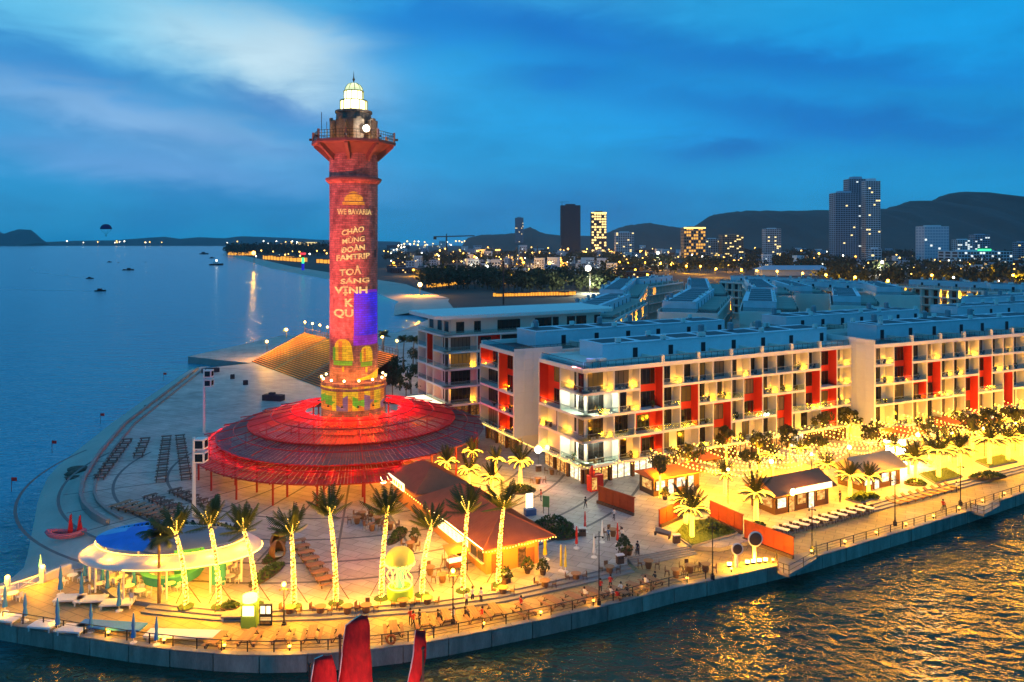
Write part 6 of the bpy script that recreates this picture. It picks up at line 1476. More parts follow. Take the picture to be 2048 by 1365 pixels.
# ------------------------------------------------------------------ stalls and shops on the right promenade
M('brown_roof', (.30, .12, .05), .7, var=.2); M('tan_roof', (.5, .34, .18), .7, var=.15); M('awning_orange', (.55, .14, .03), .7, var=.2)
def small_shop(label, base, rz, L, D, H, rh, roofmat, sign=True, front='shop_warm', group='small shops on the promenade', pw=500):
    o = thing('small_shop', label, 'shop', base, rz, group); mb = MB(); mb.box(0, L, .3, D, 0, H); mb.build('wall', 'shop_brown', o)
    mb = MB(); e = .7; vs = [(-e, -e, H), (L + e, -e, H), (L + e, D + e, H), (-e, D + e, H), (-e, D * .55, H + rh), (L + e, D * .55, H + rh)]; vs += [(x, y, z - .15) for x, y, z in vs[:4]]
    mb._add(vs, [(0, 1, 5, 4), (1, 2, 5), (2, 3, 4, 5), (3, 0, 4), (9, 8, 7, 6), (0, 6, 7, 1), (1, 7, 8, 2), (2, 8, 9, 3), (3, 9, 6, 0)]); r_ = mb.build('roof', roofmat, o)
    n = int(L / 2); x = .4; k = 0
    while x < L - 1.5:
        w = 1.7 if k % 2 == 0 else 1.1; mb = MB(); z0 = .9 if k % 2 == 0 else .05; mb.box(x, x + w, .22, .299, z0, 2.3, 0); mb.box(x - .08, x, .16, .299, z0 - .05, 2.38, 1); mb.box(x + w, x + w + .08, .16, .299, z0 - .05, 2.38, 1); mb.box(x, x + w, .16, .221, 2.3, 2.38, 1); mb.build('shop_window', [front if k % 3 else 'shop_white', 'frame_dark'], o); x += w + .6; k += 1
    mb = MB(); mb.box(-.06, -.001, .8, D - .8, .9, 2.3); mb.build('side_window', 'shop_warm', o)
    if sign:
        for q in range(4): mb = MB(); mb.box(L * .28 + q * L * .17, L * .28 + (q + 1) * L * .17 - .08, -e - .1, -e - .02, H - .12, H + .72); mb.build('sign_panel', 'sign_white', o)
        mb = MB(); mb.lathe([(.02, 0), (.5, 0), (.5, .12), (.02, .12)], 14); mb.build('round_sign', 'bulb_hot', o, loc=(L * .22, -e - .02, H + .3), rot=(rad(90), 0, 0))
    lamp(o, (L * .5, -2.4, H + 1.6), pw * .8, (1, .6, .12), .3, 'roof_fill')  # fill lamp added in mid-air to brighten the front roof slope
    for x in (L * .2, L * .75): lamp(o, (x, -1.4, 2.5), pw, (1, .6, .12), .25, 'shop_light')
    return o
small_shop('small brown shop with a brightly lit sign along its gabled roof', P(1553, 1032, .5), rad(27), 11, 5, 3.0, 1.7, 'brown_roof')
small_shop('tan-roofed stall half hidden by date palms on the right promenade', P(1728, 985, .5), rad(27), 9, 5, 3.0, 1.9, 'tan_roof', sign=False, front='shop_white', pw=900)
small_shop('white-lit booth with a low roof in front of the nearest block', P(1310, 995, .5), rad(27), 9, 4, 3.0, .8, 'awning_orange', sign=False, front='shop_white', pw=1500)
o = thing('led_screen', 'dazzling white video screen on the lit square', 'screen', P(1770, 925, .5), rad(10)); mb = MB(); mb.box(0, 4.2, 0, .3, 1.2, 4.0); mb.box(.2, .4, .05, .25, 0, 1.2); mb.box(3.8, 4.0, .05, .25, 0, 1.2); mb.build('frame', 'steel_dark', o); mb = MB(); mb.box(.1, 4.1, -.04, -.002, 1.3, 3.9); mb.build('display', 'lamp_white', o); lamp(o, (2, -1.2, 2.6), 2500, (1, .95, .8), .8, 'screen_glow')
for i, (px, py, w, d, lab) in enumerate([(1800, 905, 9, 6, 'broad orange awning on the lit square, left of its pair'), (1885, 880, 9, 6, 'broad orange awning on the lit square, right of its pair'), (1400, 955, 5, 4, 'red-orange awning beside the white-lit booth'), (1960, 880, 8, 5, 'orange awning near the right edge among the bulbs')]):
    o = thing('market_awning', lab, 'awning', P(px, py, .5), rad(27), 'orange awnings on the lit square'); mb = MB(); vs = [(0, 0, 2.8), (w, 0, 2.8), (w, d, 2.8), (0, d, 2.8), (w / 2, d / 2, 4.0)]; mb._add(vs + [(x, y, 2.65) for x, y, z in vs[:4]], [(0, 1, 4), (1, 2, 4), (2, 3, 4), (3, 0, 4), (0, 5, 6, 1), (1, 6, 7, 2), (2, 7, 8, 3), (3, 8, 5, 0), (8, 7, 6, 5)]); mb.build('canvas', 'awning_orange', o)
    for x in (.15, w - .15):
        for y in (.15, d - .15): mb = MB(); mb.tube([(x, y, 0), (x, y, 2.7)], .06, 4); mb.build('post', 'steel_dark', o)
    lamp(o, (w / 2, d / 2, 2.4), 600, GOLD, .3, 'awning_light')
# red screens
def red_screen(label, a, b, h, z=.5, n=None):
    d = b - a; L = d.length; o = thing('red_screen', label, 'screen', (a.x, a.y, z), math.atan2(d.y, d.x), 'red timber screens'); n = n or max(2, int(L / 1.3)); w = L / n
    for i in range(n):
        mb = MB(); mb.box(i * w + .05, (i + 1) * w - .05, -.05, .05, .25, h - .1); mb.build('panel', 'screen_red', o)
        mb = MB(); mb.box(i * w - .06, i * w + .06, -.10, .10, 0, h); mb.build('post', 'screen_red', o)
    mb = MB(); mb.box(-.1, L + .1, -.12, .12, h - .1, h + .02); mb.build('top_rail', 'screen_red', o); mb = MB(); mb.box(-.1, L + .1, -.45, -.12, 0, .4); mb.build('bench', 'timber_dark', o); return o
M('screen_red', (.30, .045, .015), .6, var=.25, vs=1.5)
red_screen('red timber screen wall on the plaza before the bright corner of the nearest block', P(1198, 1006, .5), P(1269, 1031, .5), 2.6)
red_screen('short red timber screen beside the lawn bed', P(1319, 1054, .5), P(1360, 1036, .5), 2.4)
red_screen('red timber screen behind the lawn bed with the date palms', P(1421, 1038, .5), P(1486, 1068, .5), 2.6)
red_screen('red-lit solid screen stepping down to the landing platform', P(1490, 1076, .5), P(1588, 1120, 0), 2.7, .2, 5)
o = thing('red_booth', 'red telephone-box-like stand by the shop corner', 'booth', P(1182, 985, .5), rad(28)); mb = MB(); mb.box(0, 2.4, 0, 1.2, 0, 2.5); mb.build('body', 'cloth_red', o); mb = MB(); mb.box(.2, 1.1, -.05, -.002, .3, 2.2); mb.build('lit_panel', 'shop_warm', o); mb = MB(); mb.lathe([(.45, 2.5), (.5, 3.0), (.1, 4.0), (.02, 4.1)], 8, c=(.6, .6)); mb.build('finial', 'cloth_red', o)
# mirror discs
for i, (px, py, cy2, rp, lab) in enumerate([(1510, 1128, 1078, 13, 'larger round mirrored disc sculpture, before the red-lit screen'), (1474, 1136, 1098, 10, 'smaller round mirrored disc sculpture, left of the larger disc')]):
    b = P(px, py); c_ = PY(px, cy2, b.y); o = thing('disc_sculpture', lab, 'sculpture', b, rad(8), 'fish disc sculptures'); r_ = rp * b.y / FPX
    mb = MB(); mb.lathe([(.02, 0), (r_, 0), (r_, .14), (.02, .16)], 24); mb.build('disc', 'timber_dark', o, loc=(0, 0, c_.z), rot=(rad(90), 0, 0)); mb = MB(); mb.lathe([(r_, -.02), (r_ + .14, .0), (r_ + .14, .15), (r_, .17)], 24); mb.build('rim', 'white_trim', o, loc=(0, 0, c_.z), rot=(rad(90), 0, 0)); mb = MB(); mb.box(-.16, .16, .05, .3, 0, c_.z - r_); mb.build('stand', 'white_trim', o)
for i, px in enumerate((1458, 1494, 1506, 1518, 1530)):
    b = P(px, 1134 - (px - 1458) * .12); o = thing('ground_floodlight', '%s ground floodlight from the left at the mirrored discs' % nth(i), 'floodlight', b, 0, 'floodlights under the discs'); mb = MB(); mb.obox((0, 0, .2), (.4, .3, .4)); mb.build('housing', 'steel_dark', o); mb = MB(); mb.obox((0, -.17, .45), (.5, .12, .32)); mb.build('lens', 'bulb_hot', o); lamp(o, (0, -.2, .9), 380, (1, .62, .15), .15, 'floodlight_light')
# lawn beds and planting
def leaf_mound(name, mat, seed, rx, ry, h, n, leaf=.22):
    rr = random.Random(seed); mb = MB()
    for _ in range(n):
        a, r_ = rr.uniform(0, 6.28), math.sqrt(rr.random()); x, y = rx * r_ * math.cos(a), ry * r_ * math.sin(a); p = Vector((x, y, h * (1 - r_ * r_) * rr.uniform(.5, 1.05) + .1)); u = Vector((rr.gauss(0, 1), rr.gauss(0, 1), rr.gauss(0, .6))).normalized(); v = u.cross(Vector((rr.gauss(0, 1), rr.gauss(0, 1), rr.gauss(0, 1)))).normalized(); s = leaf * rr.uniform(.6, 1.3); mb._add([p - u * s, p + v * s * .6, p + u * s, p - v * s * .6], [(0, 1, 2, 3)])
    return mb.mesh(name, mat)
def lawn(label, px, mounds=()):
    pts = [P(*p, .5) for p in px]; c = sum(pts, Vector()) / len(pts); o = thing('lawn_bed', label, 'lawn bed', (c.x, c.y, .5), 0, 'raised lawn beds'); mb = MB(); mb.prism([((p - c).x, (p - c).y) for p in pts], -.05, .22); mb.build('kerb', 'concrete', o); mb = MB(); mb.prism([((p - c).x * .95, (p - c).y * .95) for p in pts], .21, .30); g_ = mb.build('turf', 'grass', o)
    rr = random.Random(len(label)); bl = MB()
    for _ in range(900):
        a, b2, c2 = rr.random(), rr.random(), rr.random(); k = rr.randrange(len(pts)); p1, p2 = (pts[k] - c) * .94, (pts[(k + 1) % len(pts)] - c) * .94; s_ = math.sqrt(a); p = p1 * s_ * (1 - b2) + p2 * s_ * b2; e = Vector((rr.gauss(0, .08), rr.gauss(0, .08), rr.uniform(.1, .28))); q = Vector((p.x, p.y, .29)); w = Vector((.04, .03, 0)); bl._add([q - w, q + w, q + e], [(0, 1, 2)])
    bl.build('grass_blades', 'grass', o, kind='stuff')
    for (px2, py2, rx, ry, h) in mounds:
        p = P(px2, py2, .7) - c; put('shrub', leaf_mound('shrub', 'hedge', px2, rx, ry, h, 260), o, loc=(p.x, p.y, .25))
    return o
lawn('triangular lawn bed with a date palm beside the main stairs', [(1348, 1072), (1383, 1096), (1476, 1068), (1425, 1040), (1370, 1046)], [(1430, 1062, 1.6, .9, .8), (1450, 1066, 1.3, .8, .7)])
lawn('lawn bed with hedging right of the brown shop', [(1690, 1000), (1722, 1008), (1760, 995), (1722, 984)], [(1715, 1000, 1.2, .8, .6), (1740, 996, 1.5, .8, .7)])
lawn('square lawn bed with tall date palms on the right promenade', [(1838, 950), (1870, 969), (1926, 955), (1893, 938)])
lawn('farther lawn bed with two date palms at the right edge', [(1950, 924), (1978, 937), (2036, 925), (2004, 912)])
for i, (px, py, rx, ry, h, mat, lab) in enumerate([(1041, 982, 2.4, 1.8, .9, 'hedge', 'round planted bed under the lone small date palm'), (1104, 1055, 3.0, 2.0, 1.6, 'hedge', 'dark clipped shrub mass right of the orange kiosk roof'), (1122, 1072, 2.4, 1.6, 1.3, 'hedge', 'smaller dark shrub mass nearer the plaza, right of the orange kiosk'), (1831, 968, 1.8, 1.3, .8, 'hedge', 'round hedge bed at the foot of a date palm, right of the tan stall'), (535, 1150, .9, 3.4, 1.0, 'hedge', 'curved low hedge right of the eye-shaped pavilion'), (548, 1115, .9, 2.2, 1.0, 'hedge', 'upper end of the curved low hedge, by the wicker pods'), (1975, 955, 3.4, 1.2, 1.0, 'hedge', 'leafy planting along the right promenade steps'), (1515, 1052, 1.1, .8, .5, 'hedge', 'small hedge at the foot of the palm left of the brown shop'), (965, 1008, 3.4, 2.2, .8, 'hedge', 'planted bed under the cluster of small glowing date palms'), (795, 1075, .8, 2.8, 1.1, 'hedge', 'green planter row on the kiosk terrace'), (460, 1215, 1.0, .8, .6, 'hedge', 'small shrub at the foot of the second tall palm')]):
    p = P(px, py, .5); o = thing('shrub_bed', lab, 'shrubs', p, rad(-15) if rx < ry else rad(10), 'planted beds'); put('leaves', leaf_mound('leaves', mat, 50 + i, rx, ry, h, int(200 * max(1, rx * ry / 2))), o); mb = MB(); n = 20; mb.prism([(rx * 1.05 * math.cos(2 * math.pi * j / n), ry * 1.05 * math.sin(2 * math.pi * j / n)) for j in range(n)], -.02, .16); mb.build('soil', 'timber_dark', o)
pp = thing('potted_shrub', 'a', 'potted plant', (0, 0, 0), 0, 'potted shrubs'); mb = MB(); mb.lathe([(.28, 0), (.42, .6), (.38, .62), (.02, .55)], 10); mb.build('pot', 'timber_dark', pp); put('leaves', leaf_mound('leaves', 'green_dark', 90, .8, .8, 1.4, 220, .16), pp, loc=(0, 0, .6)); freeze(pp)
for i, (px, py, lab) in enumerate([(1248, 1112, 'big potted shrub standing above the main stairs'), (1055, 1147, 'potted shrub at the right wall of the orange kiosk'), (1086, 1150, 'potted shrub under the folded yellow umbrella'), (1330, 1000, 'tree planter bowl beside the white-lit booth'), (1012, 1167, 'potted shrub at the foot of the rightmost tall palm'), (830, 1085, 'potted shrub at the end of the kiosk terrace')]):
    if i == 0: pp.location = P(px, py, .5); pp['label'] = lab; pp.scale = (1.3,) * 3
    else: dup(pp, P(px, py, .5), i, lab, (1.0, 1.0, 1.0))
lbn = thing('litter_bin', 'a', 'litter bin', (0, 0, 0), 0, 'litter bins on the plaza'); mb = MB(); mb.box(-.45, .45, -.25, .25, 0, 1.0); mb.build('body', 'timber_dark', lbn); mb = MB(); mb.box(-.5, .5, -.3, .3, 1.0, 1.12); mb.build('lid', 'white_trim', lbn); mb = MB(); mb.box(-.3, -.05, -.27, -.251, .6, .85); mb.box(.05, .3, -.27, -.251, .6, .85); mb.build('flap', 'frame_dark', lbn); freeze(lbn)
for i, (px, py, lab) in enumerate([(1165, 1072, 'litter bin beside the folded red umbrella'), (1240, 1127, 'litter bin at the left end of the main stairs'), (1353, 1086, 'litter bin at the corner of the triangular lawn bed'), (1013, 1165, 'litter bin by the rightmost tall palm'), (1077, 943, 'litter bin near the shop corner of the nearest block')]):
    if i == 0: lbn.location = P(px, py, .5); lbn['label'] = lab
    else: dup(lbn, P(px, py, .5), .3, lab)
o = thing('ice_chest', 'blue ice chest with an upright white advertising board behind the orange kiosk', 'ice chest', P(1060, 1030, .5), rad(20)); mb = MB(); mb.box(-.8, .8, -.5, .5, 0, .9); mb.build('chest', 'cloth_blue', o); mb = MB(); mb.box(-.5, .6, .3, .42, .9, 3.0); mb.build('board', 'sign_white', o)
o = thing('info_sign', 'tall dark information sign on two posts on the plaza', 'sign', P(1092, 1028, .5), rad(-20)); mb = MB(); mb.box(-.5, .5, -.06, .06, 1.0, 2.6); mb.build('board', 'kiosk_green', o)
for s in (-.4, .4): mb = MB(); mb.tube([(s, 0, 0), (s, 0, 1.0)], .05, 4); mb.build('post', 'steel_dark', o)
o = thing('shop_globe', 'round white illuminated shop sign on a bracket at the left shop corner', 'sign', Vector((4.6, 136, 3.6))); mb = MB(); mb.lathe([(.02, -.1), (.62, -.1), (.62, .1), (.02, .1)], 18); mb.build('disc', 'lamp_white', o, rot=(rad(90), 0, 0)); mb = MB(); mb.tube([(0, 0, -3.1), (0, 0, -.6)], .05, 5); mb.build('post', 'steel_dark', o)
o = thing('park_bench', 'dark metal bench at the edge of the triangular lawn bed', 'bench', P(1325, 1074, .5), rad(-40)); mb = MB(); mb.box(-1.2, 1.2, -.25, .25, .4, .46); mb.build('seat', 'timber_dark', o); mb = MB(); mb.box(-1.2, 1.2, .22, .28, .46, .95); mb.build('backrest', 'steel_grey', o)
for s in (-1, 1): mb = MB(); mb.box(s * 1.05 - .05, s * 1.05 + .05, -.22, .22, 0, .4); mb.build('leg', 'steel_dark', o)
for i, (px, py, lab) in enumerate([(556, 1098, 'upper brown wicker pod seat right of the curved hedge'), (555, 1118, 'lower brown wicker pod seat right of the curved hedge')]):
    o = thing('wicker_pod', lab, 'pod seat', P(px, py, .5), rad(30 * i), 'wicker pod seats'); mb = MB(); mb.lathe([(.5, .1), (.95, .5), (1.05, 1.1), (.8, 1.8), (.35, 2.25), (.03, 2.35)], 14, a0=rad(-60), a1=rad(240)); mb.build('shell', 'wicker', o); mb = MB(); mb.lathe([(.02, .5), (.8, .5), (.85, .62), (.02, .68)], 14); mb.build('cushion', 'cloth_white', o)
o = thing('lifebuoy', 'orange ring lifebuoy hanging on the seawall railing', 'lifebuoy', P(782, 1279, .6)); mb = MB(); mb.tube([(.42 * math.cos(2 * math.pi * j / 20), 0, .42 * math.sin(2 * math.pi * j / 20)) for j in range(21)], .12, 6); mb.build('ring', 'awning_orange', o); mb = MB(); mb.box(-.06, .06, -.05, .05, -.9, .9); mb.build('bracket', 'steel_dark', o)
# ------------------------------------------------------------------ people
def skin_body(name, J, E, mats, zones):
    me = bpy.data.meshes.new(name); keys = list(J); me.from_pydata([J[k][0] for k in keys], [(keys.index(a), keys.index(b)) for a, b in E], [])
    o = bpy.data.objects.new(name, me); COL.objects.link(o); m = o.modifiers.new('s', 'SKIN'); m.use_smooth_shade = True; m.branch_smoothing = .6
    if not me.skin_vertices: 
        me.attributes
    sl = me.skin_vertices[0].data if me.skin_vertices else None
    if sl is None: return None
    for i, k in enumerate(keys): sl[i].radius = (J[k][1], J[k][1] * (J[k][2] if len(J[k]) > 2 else 1)); sl[i].use_root = (k == 'pelvis')
    s2 = o.modifiers.new('sub', 'SUBSURF'); s2.levels = 1; s2.render_levels = 1
    r = bpy.data.meshes.new_from_object(o.evaluated_get(bpy.context.evaluated_depsgraph_get())); bpy.data.objects.remove(o); r.name = 'body'; r.materials.clear()
    for t in mats: r.materials.append(MATS[t])
    for f in r.polygons: f.material_index = zones(f.center)
    return r
def pose(kind):
    J = {'pelvis': ((0, 0, .95), .15, .8), 'chest': ((0, 0, 1.28), .17, .72), 'neck': ((0, .0, 1.47), .06), 'head': ((0, -.02, 1.62), .105), 'crown': ((0, -.01, 1.70), .085), 'nose': ((0, -.115, 1.60), .02)}
    if kind == 'stand': legs = {-1: ((-.1, 0, .5), (-.11, .03, .07), (-.12, -.13, .035)), 1: ((.1, .0, .5), (.12, .02, .07), (.14, -.13, .035))}; arms = {-1: ((-.25, .02, 1.15), (-.24, -.08, .9)), 1: ((.25, .02, 1.15), (.2, -.16, 1.0))}
    elif kind == 'walk': legs = {-1: ((-.1, -.18, .52), (-.1, -.22, .08), (-.1, -.38, .06)), 1: ((.1, .08, .5), (.1, .36, .14), (.1, .26, .04))}; arms = {-1: ((-.24, .15, 1.15), (-.24, .18, .9)), 1: ((.24, -.12, 1.15), (.22, -.3, .98))}
    else:
        for k in J: p = J[k][0]; J[k] = ((p[0], p[1], p[2] - .42),) + J[k][1:]
        legs = {-1: ((-.11, -.42, .55), (-.12, -.42, .1), (-.12, -.56, .04)), 1: ((.11, -.42, .55), (.12, -.40, .1), (.12, -.54, .04))}; arms = {-1: ((-.24, -.08, .75), (-.16, -.35, .74)), 1: ((.24, -.08, .75), (.14, -.38, .76))}
    dz3 = -.42 if kind == 'sit' else 0
    E = [('pelvis', 'chest'), ('chest', 'neck'), ('neck', 'head'), ('head', 'crown'), ('head', 'nose')]
    for s in (-1, 1):
        n = 'l' if s < 0 else 'r'
        J[n + 'hip'] = ((s * .1, 0, .88 + dz3), .10); J[n + 'knee'] = (legs[s][0], .072); J[n + 'ank'] = (legs[s][1], .045); J[n + 'toe'] = (legs[s][2], .04)
        J[n + 'sho'] = ((s * .2, 0, 1.40 + dz3), .068); J[n + 'elb'] = (arms[s][0], .048); J[n + 'wri'] = (arms[s][1], .034); d = Vector(arms[s][1]) - Vector(arms[s][0]); J[n + 'hand'] = (tuple(Vector(arms[s][1]) + d.normalized() * .12), .035, .6)
        E += [('pelvis', n + 'hip'), (n + 'hip', n + 'knee'), (n + 'knee', n + 'ank'), (n + 'ank', n + 'toe'), ('chest', n + 'sho'), (n + 'sho', n + 'elb'), (n + 'elb', n + 'wri'), (n + 'wri', n + 'hand')]
    return J, E, dz3
PB = {}
for kind in ('stand', 'walk', 'sit'):
    J, E, dz3 = pose(kind)
    def zone(c, dz3=dz3, kind=kind):
        z = c.z - dz3
        if z > 1.46: return 2
        if kind == 'sit' and c.y < -.28 and c.z > .62 and abs(c.x) < .2: return 2
        if abs(c.x) > .185 and z < 1.12 and z > .7: return 2
        if z > .93: return 0
        return 1 if c.z > .09 else 3
    PB[kind] = skin_body('body', J, E, ['cloth_white', 'cloth_dark', 'skin', 'cloth_dark'], zone)
mb = MB(); mb.lathe([(.118, 1.56), (.125, 1.66), (.10, 1.76), (.02, 1.80)], 10, c=(0, .015)); hair_me = mb.mesh('hair', 'hair', True)
mb = MB(); mb.lathe([(.118, 1.14), (.125, 1.24), (.10, 1.34), (.02, 1.38)], 10, c=(0, .015)); hair_sit = mb.mesh('hair', 'hair', True)
VB = {}
def person(label, p, rz, kind='stand', top='cloth_white', leg='cloth_dark'):
    k = (kind, top, leg)
    if PB.get(kind) is None: return
    if k not in VB: me = PB[kind].copy(); me.materials[0] = MATS[top]; me.materials[1] = MATS[leg]; VB[k] = me
    o = thing('person', label, 'person', p, rz, 'people on the plaza and promenade'); put('body', VB[k], o); put('hair', hair_sit if kind == 'sit' else hair_me, o); return o
for (px, py, z_, rz, kind, top, leg, lab) in [
    (1228, 1041, .5, .6, 'walk', 'cloth_white', 'cloth_dark', 'person in white shirt and dark trousers walking across the plaza'), (1171, 1018, .5, 2.5, 'walk', 'cloth_dark', 'cloth_dark', 'person in black walking near the red screens'), (1082, 1002, .5, 1.5, 'stand', 'cloth_red', 'cloth_dark', 'person in dark red by the barrel tables near the round bed'),
    (1217, 1082, .5, .4, 'stand', 'cloth_blue', 'cloth_dark', 'person in blue left of the red umbrella on the plaza'), (1244, 1082, .5, -.6, 'stand', 'cloth_white', 'cloth_dark', 'person in pale top right of the red umbrella'), (1275, 1110, .5, -.8, 'stand', 'cloth_dark', 'cloth_dark', 'person in dark clothes standing above the main stairs'),
    (1201, 1188, 0, .3, 'stand', 'cloth_red', 'cloth_dark', 'woman in red at the tall lamp post, left of two in red'), (1221, 1180, 0, -.3, 'stand', 'cloth_red', 'cloth_dark', 'woman in red right of the tall lamp post'), (821, 1250, 0, .3, 'stand', 'cloth_red', 'cloth_dark', 'person in red shirt, left of the group by the second sail'), (827, 1256, 0, 1.2, 'walk', 'cloth_red', 'cloth_dark', 'person in red shirt, front of the group by the second sail'), (839, 1252, 0, -.9, 'stand', 'cloth_dark', 'cloth_dark', 'person in dark top, right of the group by the second sail'),
    (1042, 1224, 0, -1.0, 'stand', 'cloth_red', 'cloth_dark', 'person in dark red leaning at a picnic table end'), (1680, 1005, .5, .5, 'stand', 'cloth_dark', 'cloth_dark', 'person standing right of the brown shop'), (1913, 985, 0, 1.0, 'stand', 'cloth_white', 'cloth_dark', 'person in white near the farther beach beds'), (945, 1205, 0, .5, 'stand', 'cloth_white', 'cloth_dark', 'person in white standing at the steps, left pair'), (962, 1207, 0, -.5, 'stand', 'cloth_white', 'cloth_dark', 'person in white standing at the steps, right pair'), (933, 1214, 0, .8, 'stand', 'cloth_white', 'cloth_dark', 'person in white by the barrel table under the palms')]:
    person(lab, P(px, py, z_), rz, kind, top, leg)
for (ti, dx_, dy2, top, lab) in [(13, -.85, .5, 'cloth_white', 'seated guest left of the table by the women in red'), (14, -.85, .4, 'cloth_white', 'seated guest on the near left bench of the four'), (14, -.85, -.5, 'cloth_red', 'seated guest on the far left bench of the four'), (14, .85, .4, 'cloth_white', 'seated guest on the near right bench of the four'), (14, .85, -.5, 'cloth_dark', 'seated guest on the far right bench of the four'), (16, -.85, .2, 'cloth_white', 'seated guest in white at the last picnic table'), (16, .85, .2, 'cloth_dark', 'seated guest in dark top at the last picnic table'), (7, -.85, .3, 'cloth_dark', 'seated guest left at the table by the lamp post'), (7, .85, .3, 'cloth_white', 'seated guest right at the table by the lamp post'), (8, -.85, .4, 'cloth_dark', 'seated guest at the party table, left'), (8, .85, -.2, 'cloth_red', 'seated guest at the party table, right')]:
    p = P(*PT[ti]); k = min(range(len(WALL)), key=lambda j: (Vector(WALL[j]) - p.xy).length); t = Vector(WALL[min(k + 1, len(WALL) - 1)]) - Vector(WALL[max(k - 1, 0)]); ang = math.atan2(t.y, t.x) + (.25 if PT[ti][0] > 1000 else 0); R2 = Matrix.Rotation(ang, 3, 'Z')
    person(lab, p + R2 @ Vector((dx_, dy2, -.06)), ang + (math.pi / 2 if dx_ < 0 else -math.pi / 2), 'sit', top)
b = P(1887, 1022); o = thing('bicycle', 'dark bicycle ridden along the right promenade rail', 'bicycle', b, rad(35))
for x in (-.52, .52):
    mb = MB(); mb.tube([(x + .33 * math.cos(2 * math.pi * j / 18), 0, .34 + .33 * math.sin(2 * math.pi * j / 18)) for j in range(19)], .025, 4); mb.build('wheel', 'steel_dark', o)
mb = MB(); mb.tube([(-.52, 0, .34), (-.15, 0, .85), (.42, 0, .9), (.52, 0, .34)], .025, 4); mb.tube([(-.15, 0, .85), (-.02, 0, .32), (.42, 0, .8)], .025, 4); mb.tube([(.42, -.25, 1.0), (.42, .25, 1.0)], .02, 4); mb.box(-.28, -.02, -.07, .07, .86, .92); mb.build('frame', 'steel_dark', o)
person('cyclist in red top riding the bicycle by the rail', b + Vector((-.1, -.07, .42)), rad(35) + math.pi / 2, 'sit', 'cloth_red')
# ------------------------------------------------------------------ red junk sails, sand boat, sea traffic
M('sail_red', (.55, .008, .008), .8, var=.7, vs=1.3, bump=.9, bs=1.6, stretch=(2.2, 1, 1.0))
def sail_sheet(L, Rr, y, parent, th=.05, belly=.5):
    """L, Rr: left and right edge pixel lists of equal length, at distance y, built with depth"""
    n = len(L); m = 7; fr, bk = [], []
    for i in range(n):
        a, b = PY(*L[i], y), PY(*Rr[i], y)
        for j in range(m):
            t = j / (m - 1); p = a.lerp(b, t); s = belly * math.sin(math.pi * t) + .10 * math.sin(i * 2.1); fr.append((p.x, y - s, p.z)); bk.append((p.x, y - s + th, p.z))
    mb = MB(); o = 0; N = n * m; F = []
    for i in range(n - 1):
        for j in range(m - 1): a = i * m + j; F.append((a, a + 1, a + m + 1, a + m)); F.append((N + a + m, N + a + m + 1, N + a + 1, N + a))
    for i in range(n - 1): F.append((i * m, (i + 1) * m, N + (i + 1) * m, N + i * m)); F.append((i * m + m - 1, N + i * m + m - 1, N + (i + 1) * m + m - 1, (i + 1) * m + m - 1))
    for j in range(m - 1): F.append((j, N + j, N + j + 1, j + 1))
    mb._add(fr + bk, F); return mb
jb = thing('sailing_junk', 'dark wooden junk boat in the foreground with three ribbed red sails', 'sailing boat', (0, 0, 0)); yj = 60.0
SAILS = (('main_sail', yj, [(722, 1230), (708, 1239), (691, 1251), (688, 1272), (686, 1296), (682, 1325), (679, 1350), (676, 1372), (674, 1410), (672, 1450)], [(735, 1231), (737, 1241), (739, 1253), (740, 1274), (741, 1298), (743, 1326), (744, 1350), (746, 1372), (748, 1410), (750, 1450)], .16),
    ('fore_sail', yj - .5, [(646, 1311), (630, 1318), (626, 1336), (623, 1354), (621, 1380), (618, 1450)], [(663, 1310), (667, 1320), (671, 1338), (673, 1356), (675, 1380), (680, 1450)], .14),
    ('mizzen_sail', yj + .4, [(831, 1261), (829, 1285), (826, 1313), (821, 1340), (816, 1365), (810, 1400), (804, 1450)], [(850, 1261), (853, 1288), (852, 1316), (847, 1340), (840, 1358), (836, 1400), (832, 1450)], .10))
for nm, ys, L_, R_, be in SAILS:
    so = sail_sheet(L_, R_, ys, jb, belly=be).build(nm, 'sail_red', jb, smooth=True)
    mb = MB(); mb.tube([PY(*q_, ys) for q_ in L_], .05, 4); mb.build('bolt_rope', 'membrane', so)
for (px, top) in ((680, 1275), (619, 1332), (846, 1300)):
    mb = MB(); a, b = PY(px, 1545, yj + .3), PY(px, top, yj + .3); mb.tube([a, b], [.16, .09], 6); mb.ball((b.x, b.y, b.z + .1), .16, 0, 6, 4); mb.build('mast', 'timber_dark', jb)
mb = MB(); secs = []
for i in range(11):
    t = i / 10; x = -18.5 + 14.5 * t; w = 2.1 * math.sin(math.pi * (.08 + .84 * t)) ** .6; zt_ = .5 + 1.4 * (2 * t - 1) ** 2 - 1.0
    secs.append([(x, yj - w, zt_), (x, yj - w * .75, SEA - .3), (x, yj + w * .75, SEA - .3), (x, yj + w, zt_)])
vs = [p for s in secs for p in s]; mb._add(vs, [(i * 4 + j, i * 4 + j + 1, i * 4 + j + 5, i * 4 + j + 4) for i in range(10) for j in range(3)] + [(i * 4 + 3, i * 4, i * 4 + 4, i * 4 + 7) for i in range(10)] + [(0, 3, 2, 1), (40, 41, 42, 43)]); mb.build('hull', 'timber_dark', jb)
mb = MB(); mb.box(-10, -6, yj - 1.2, yj + 1.2, -.3, 1.6); mb.build('cabin', 'timber', jb)
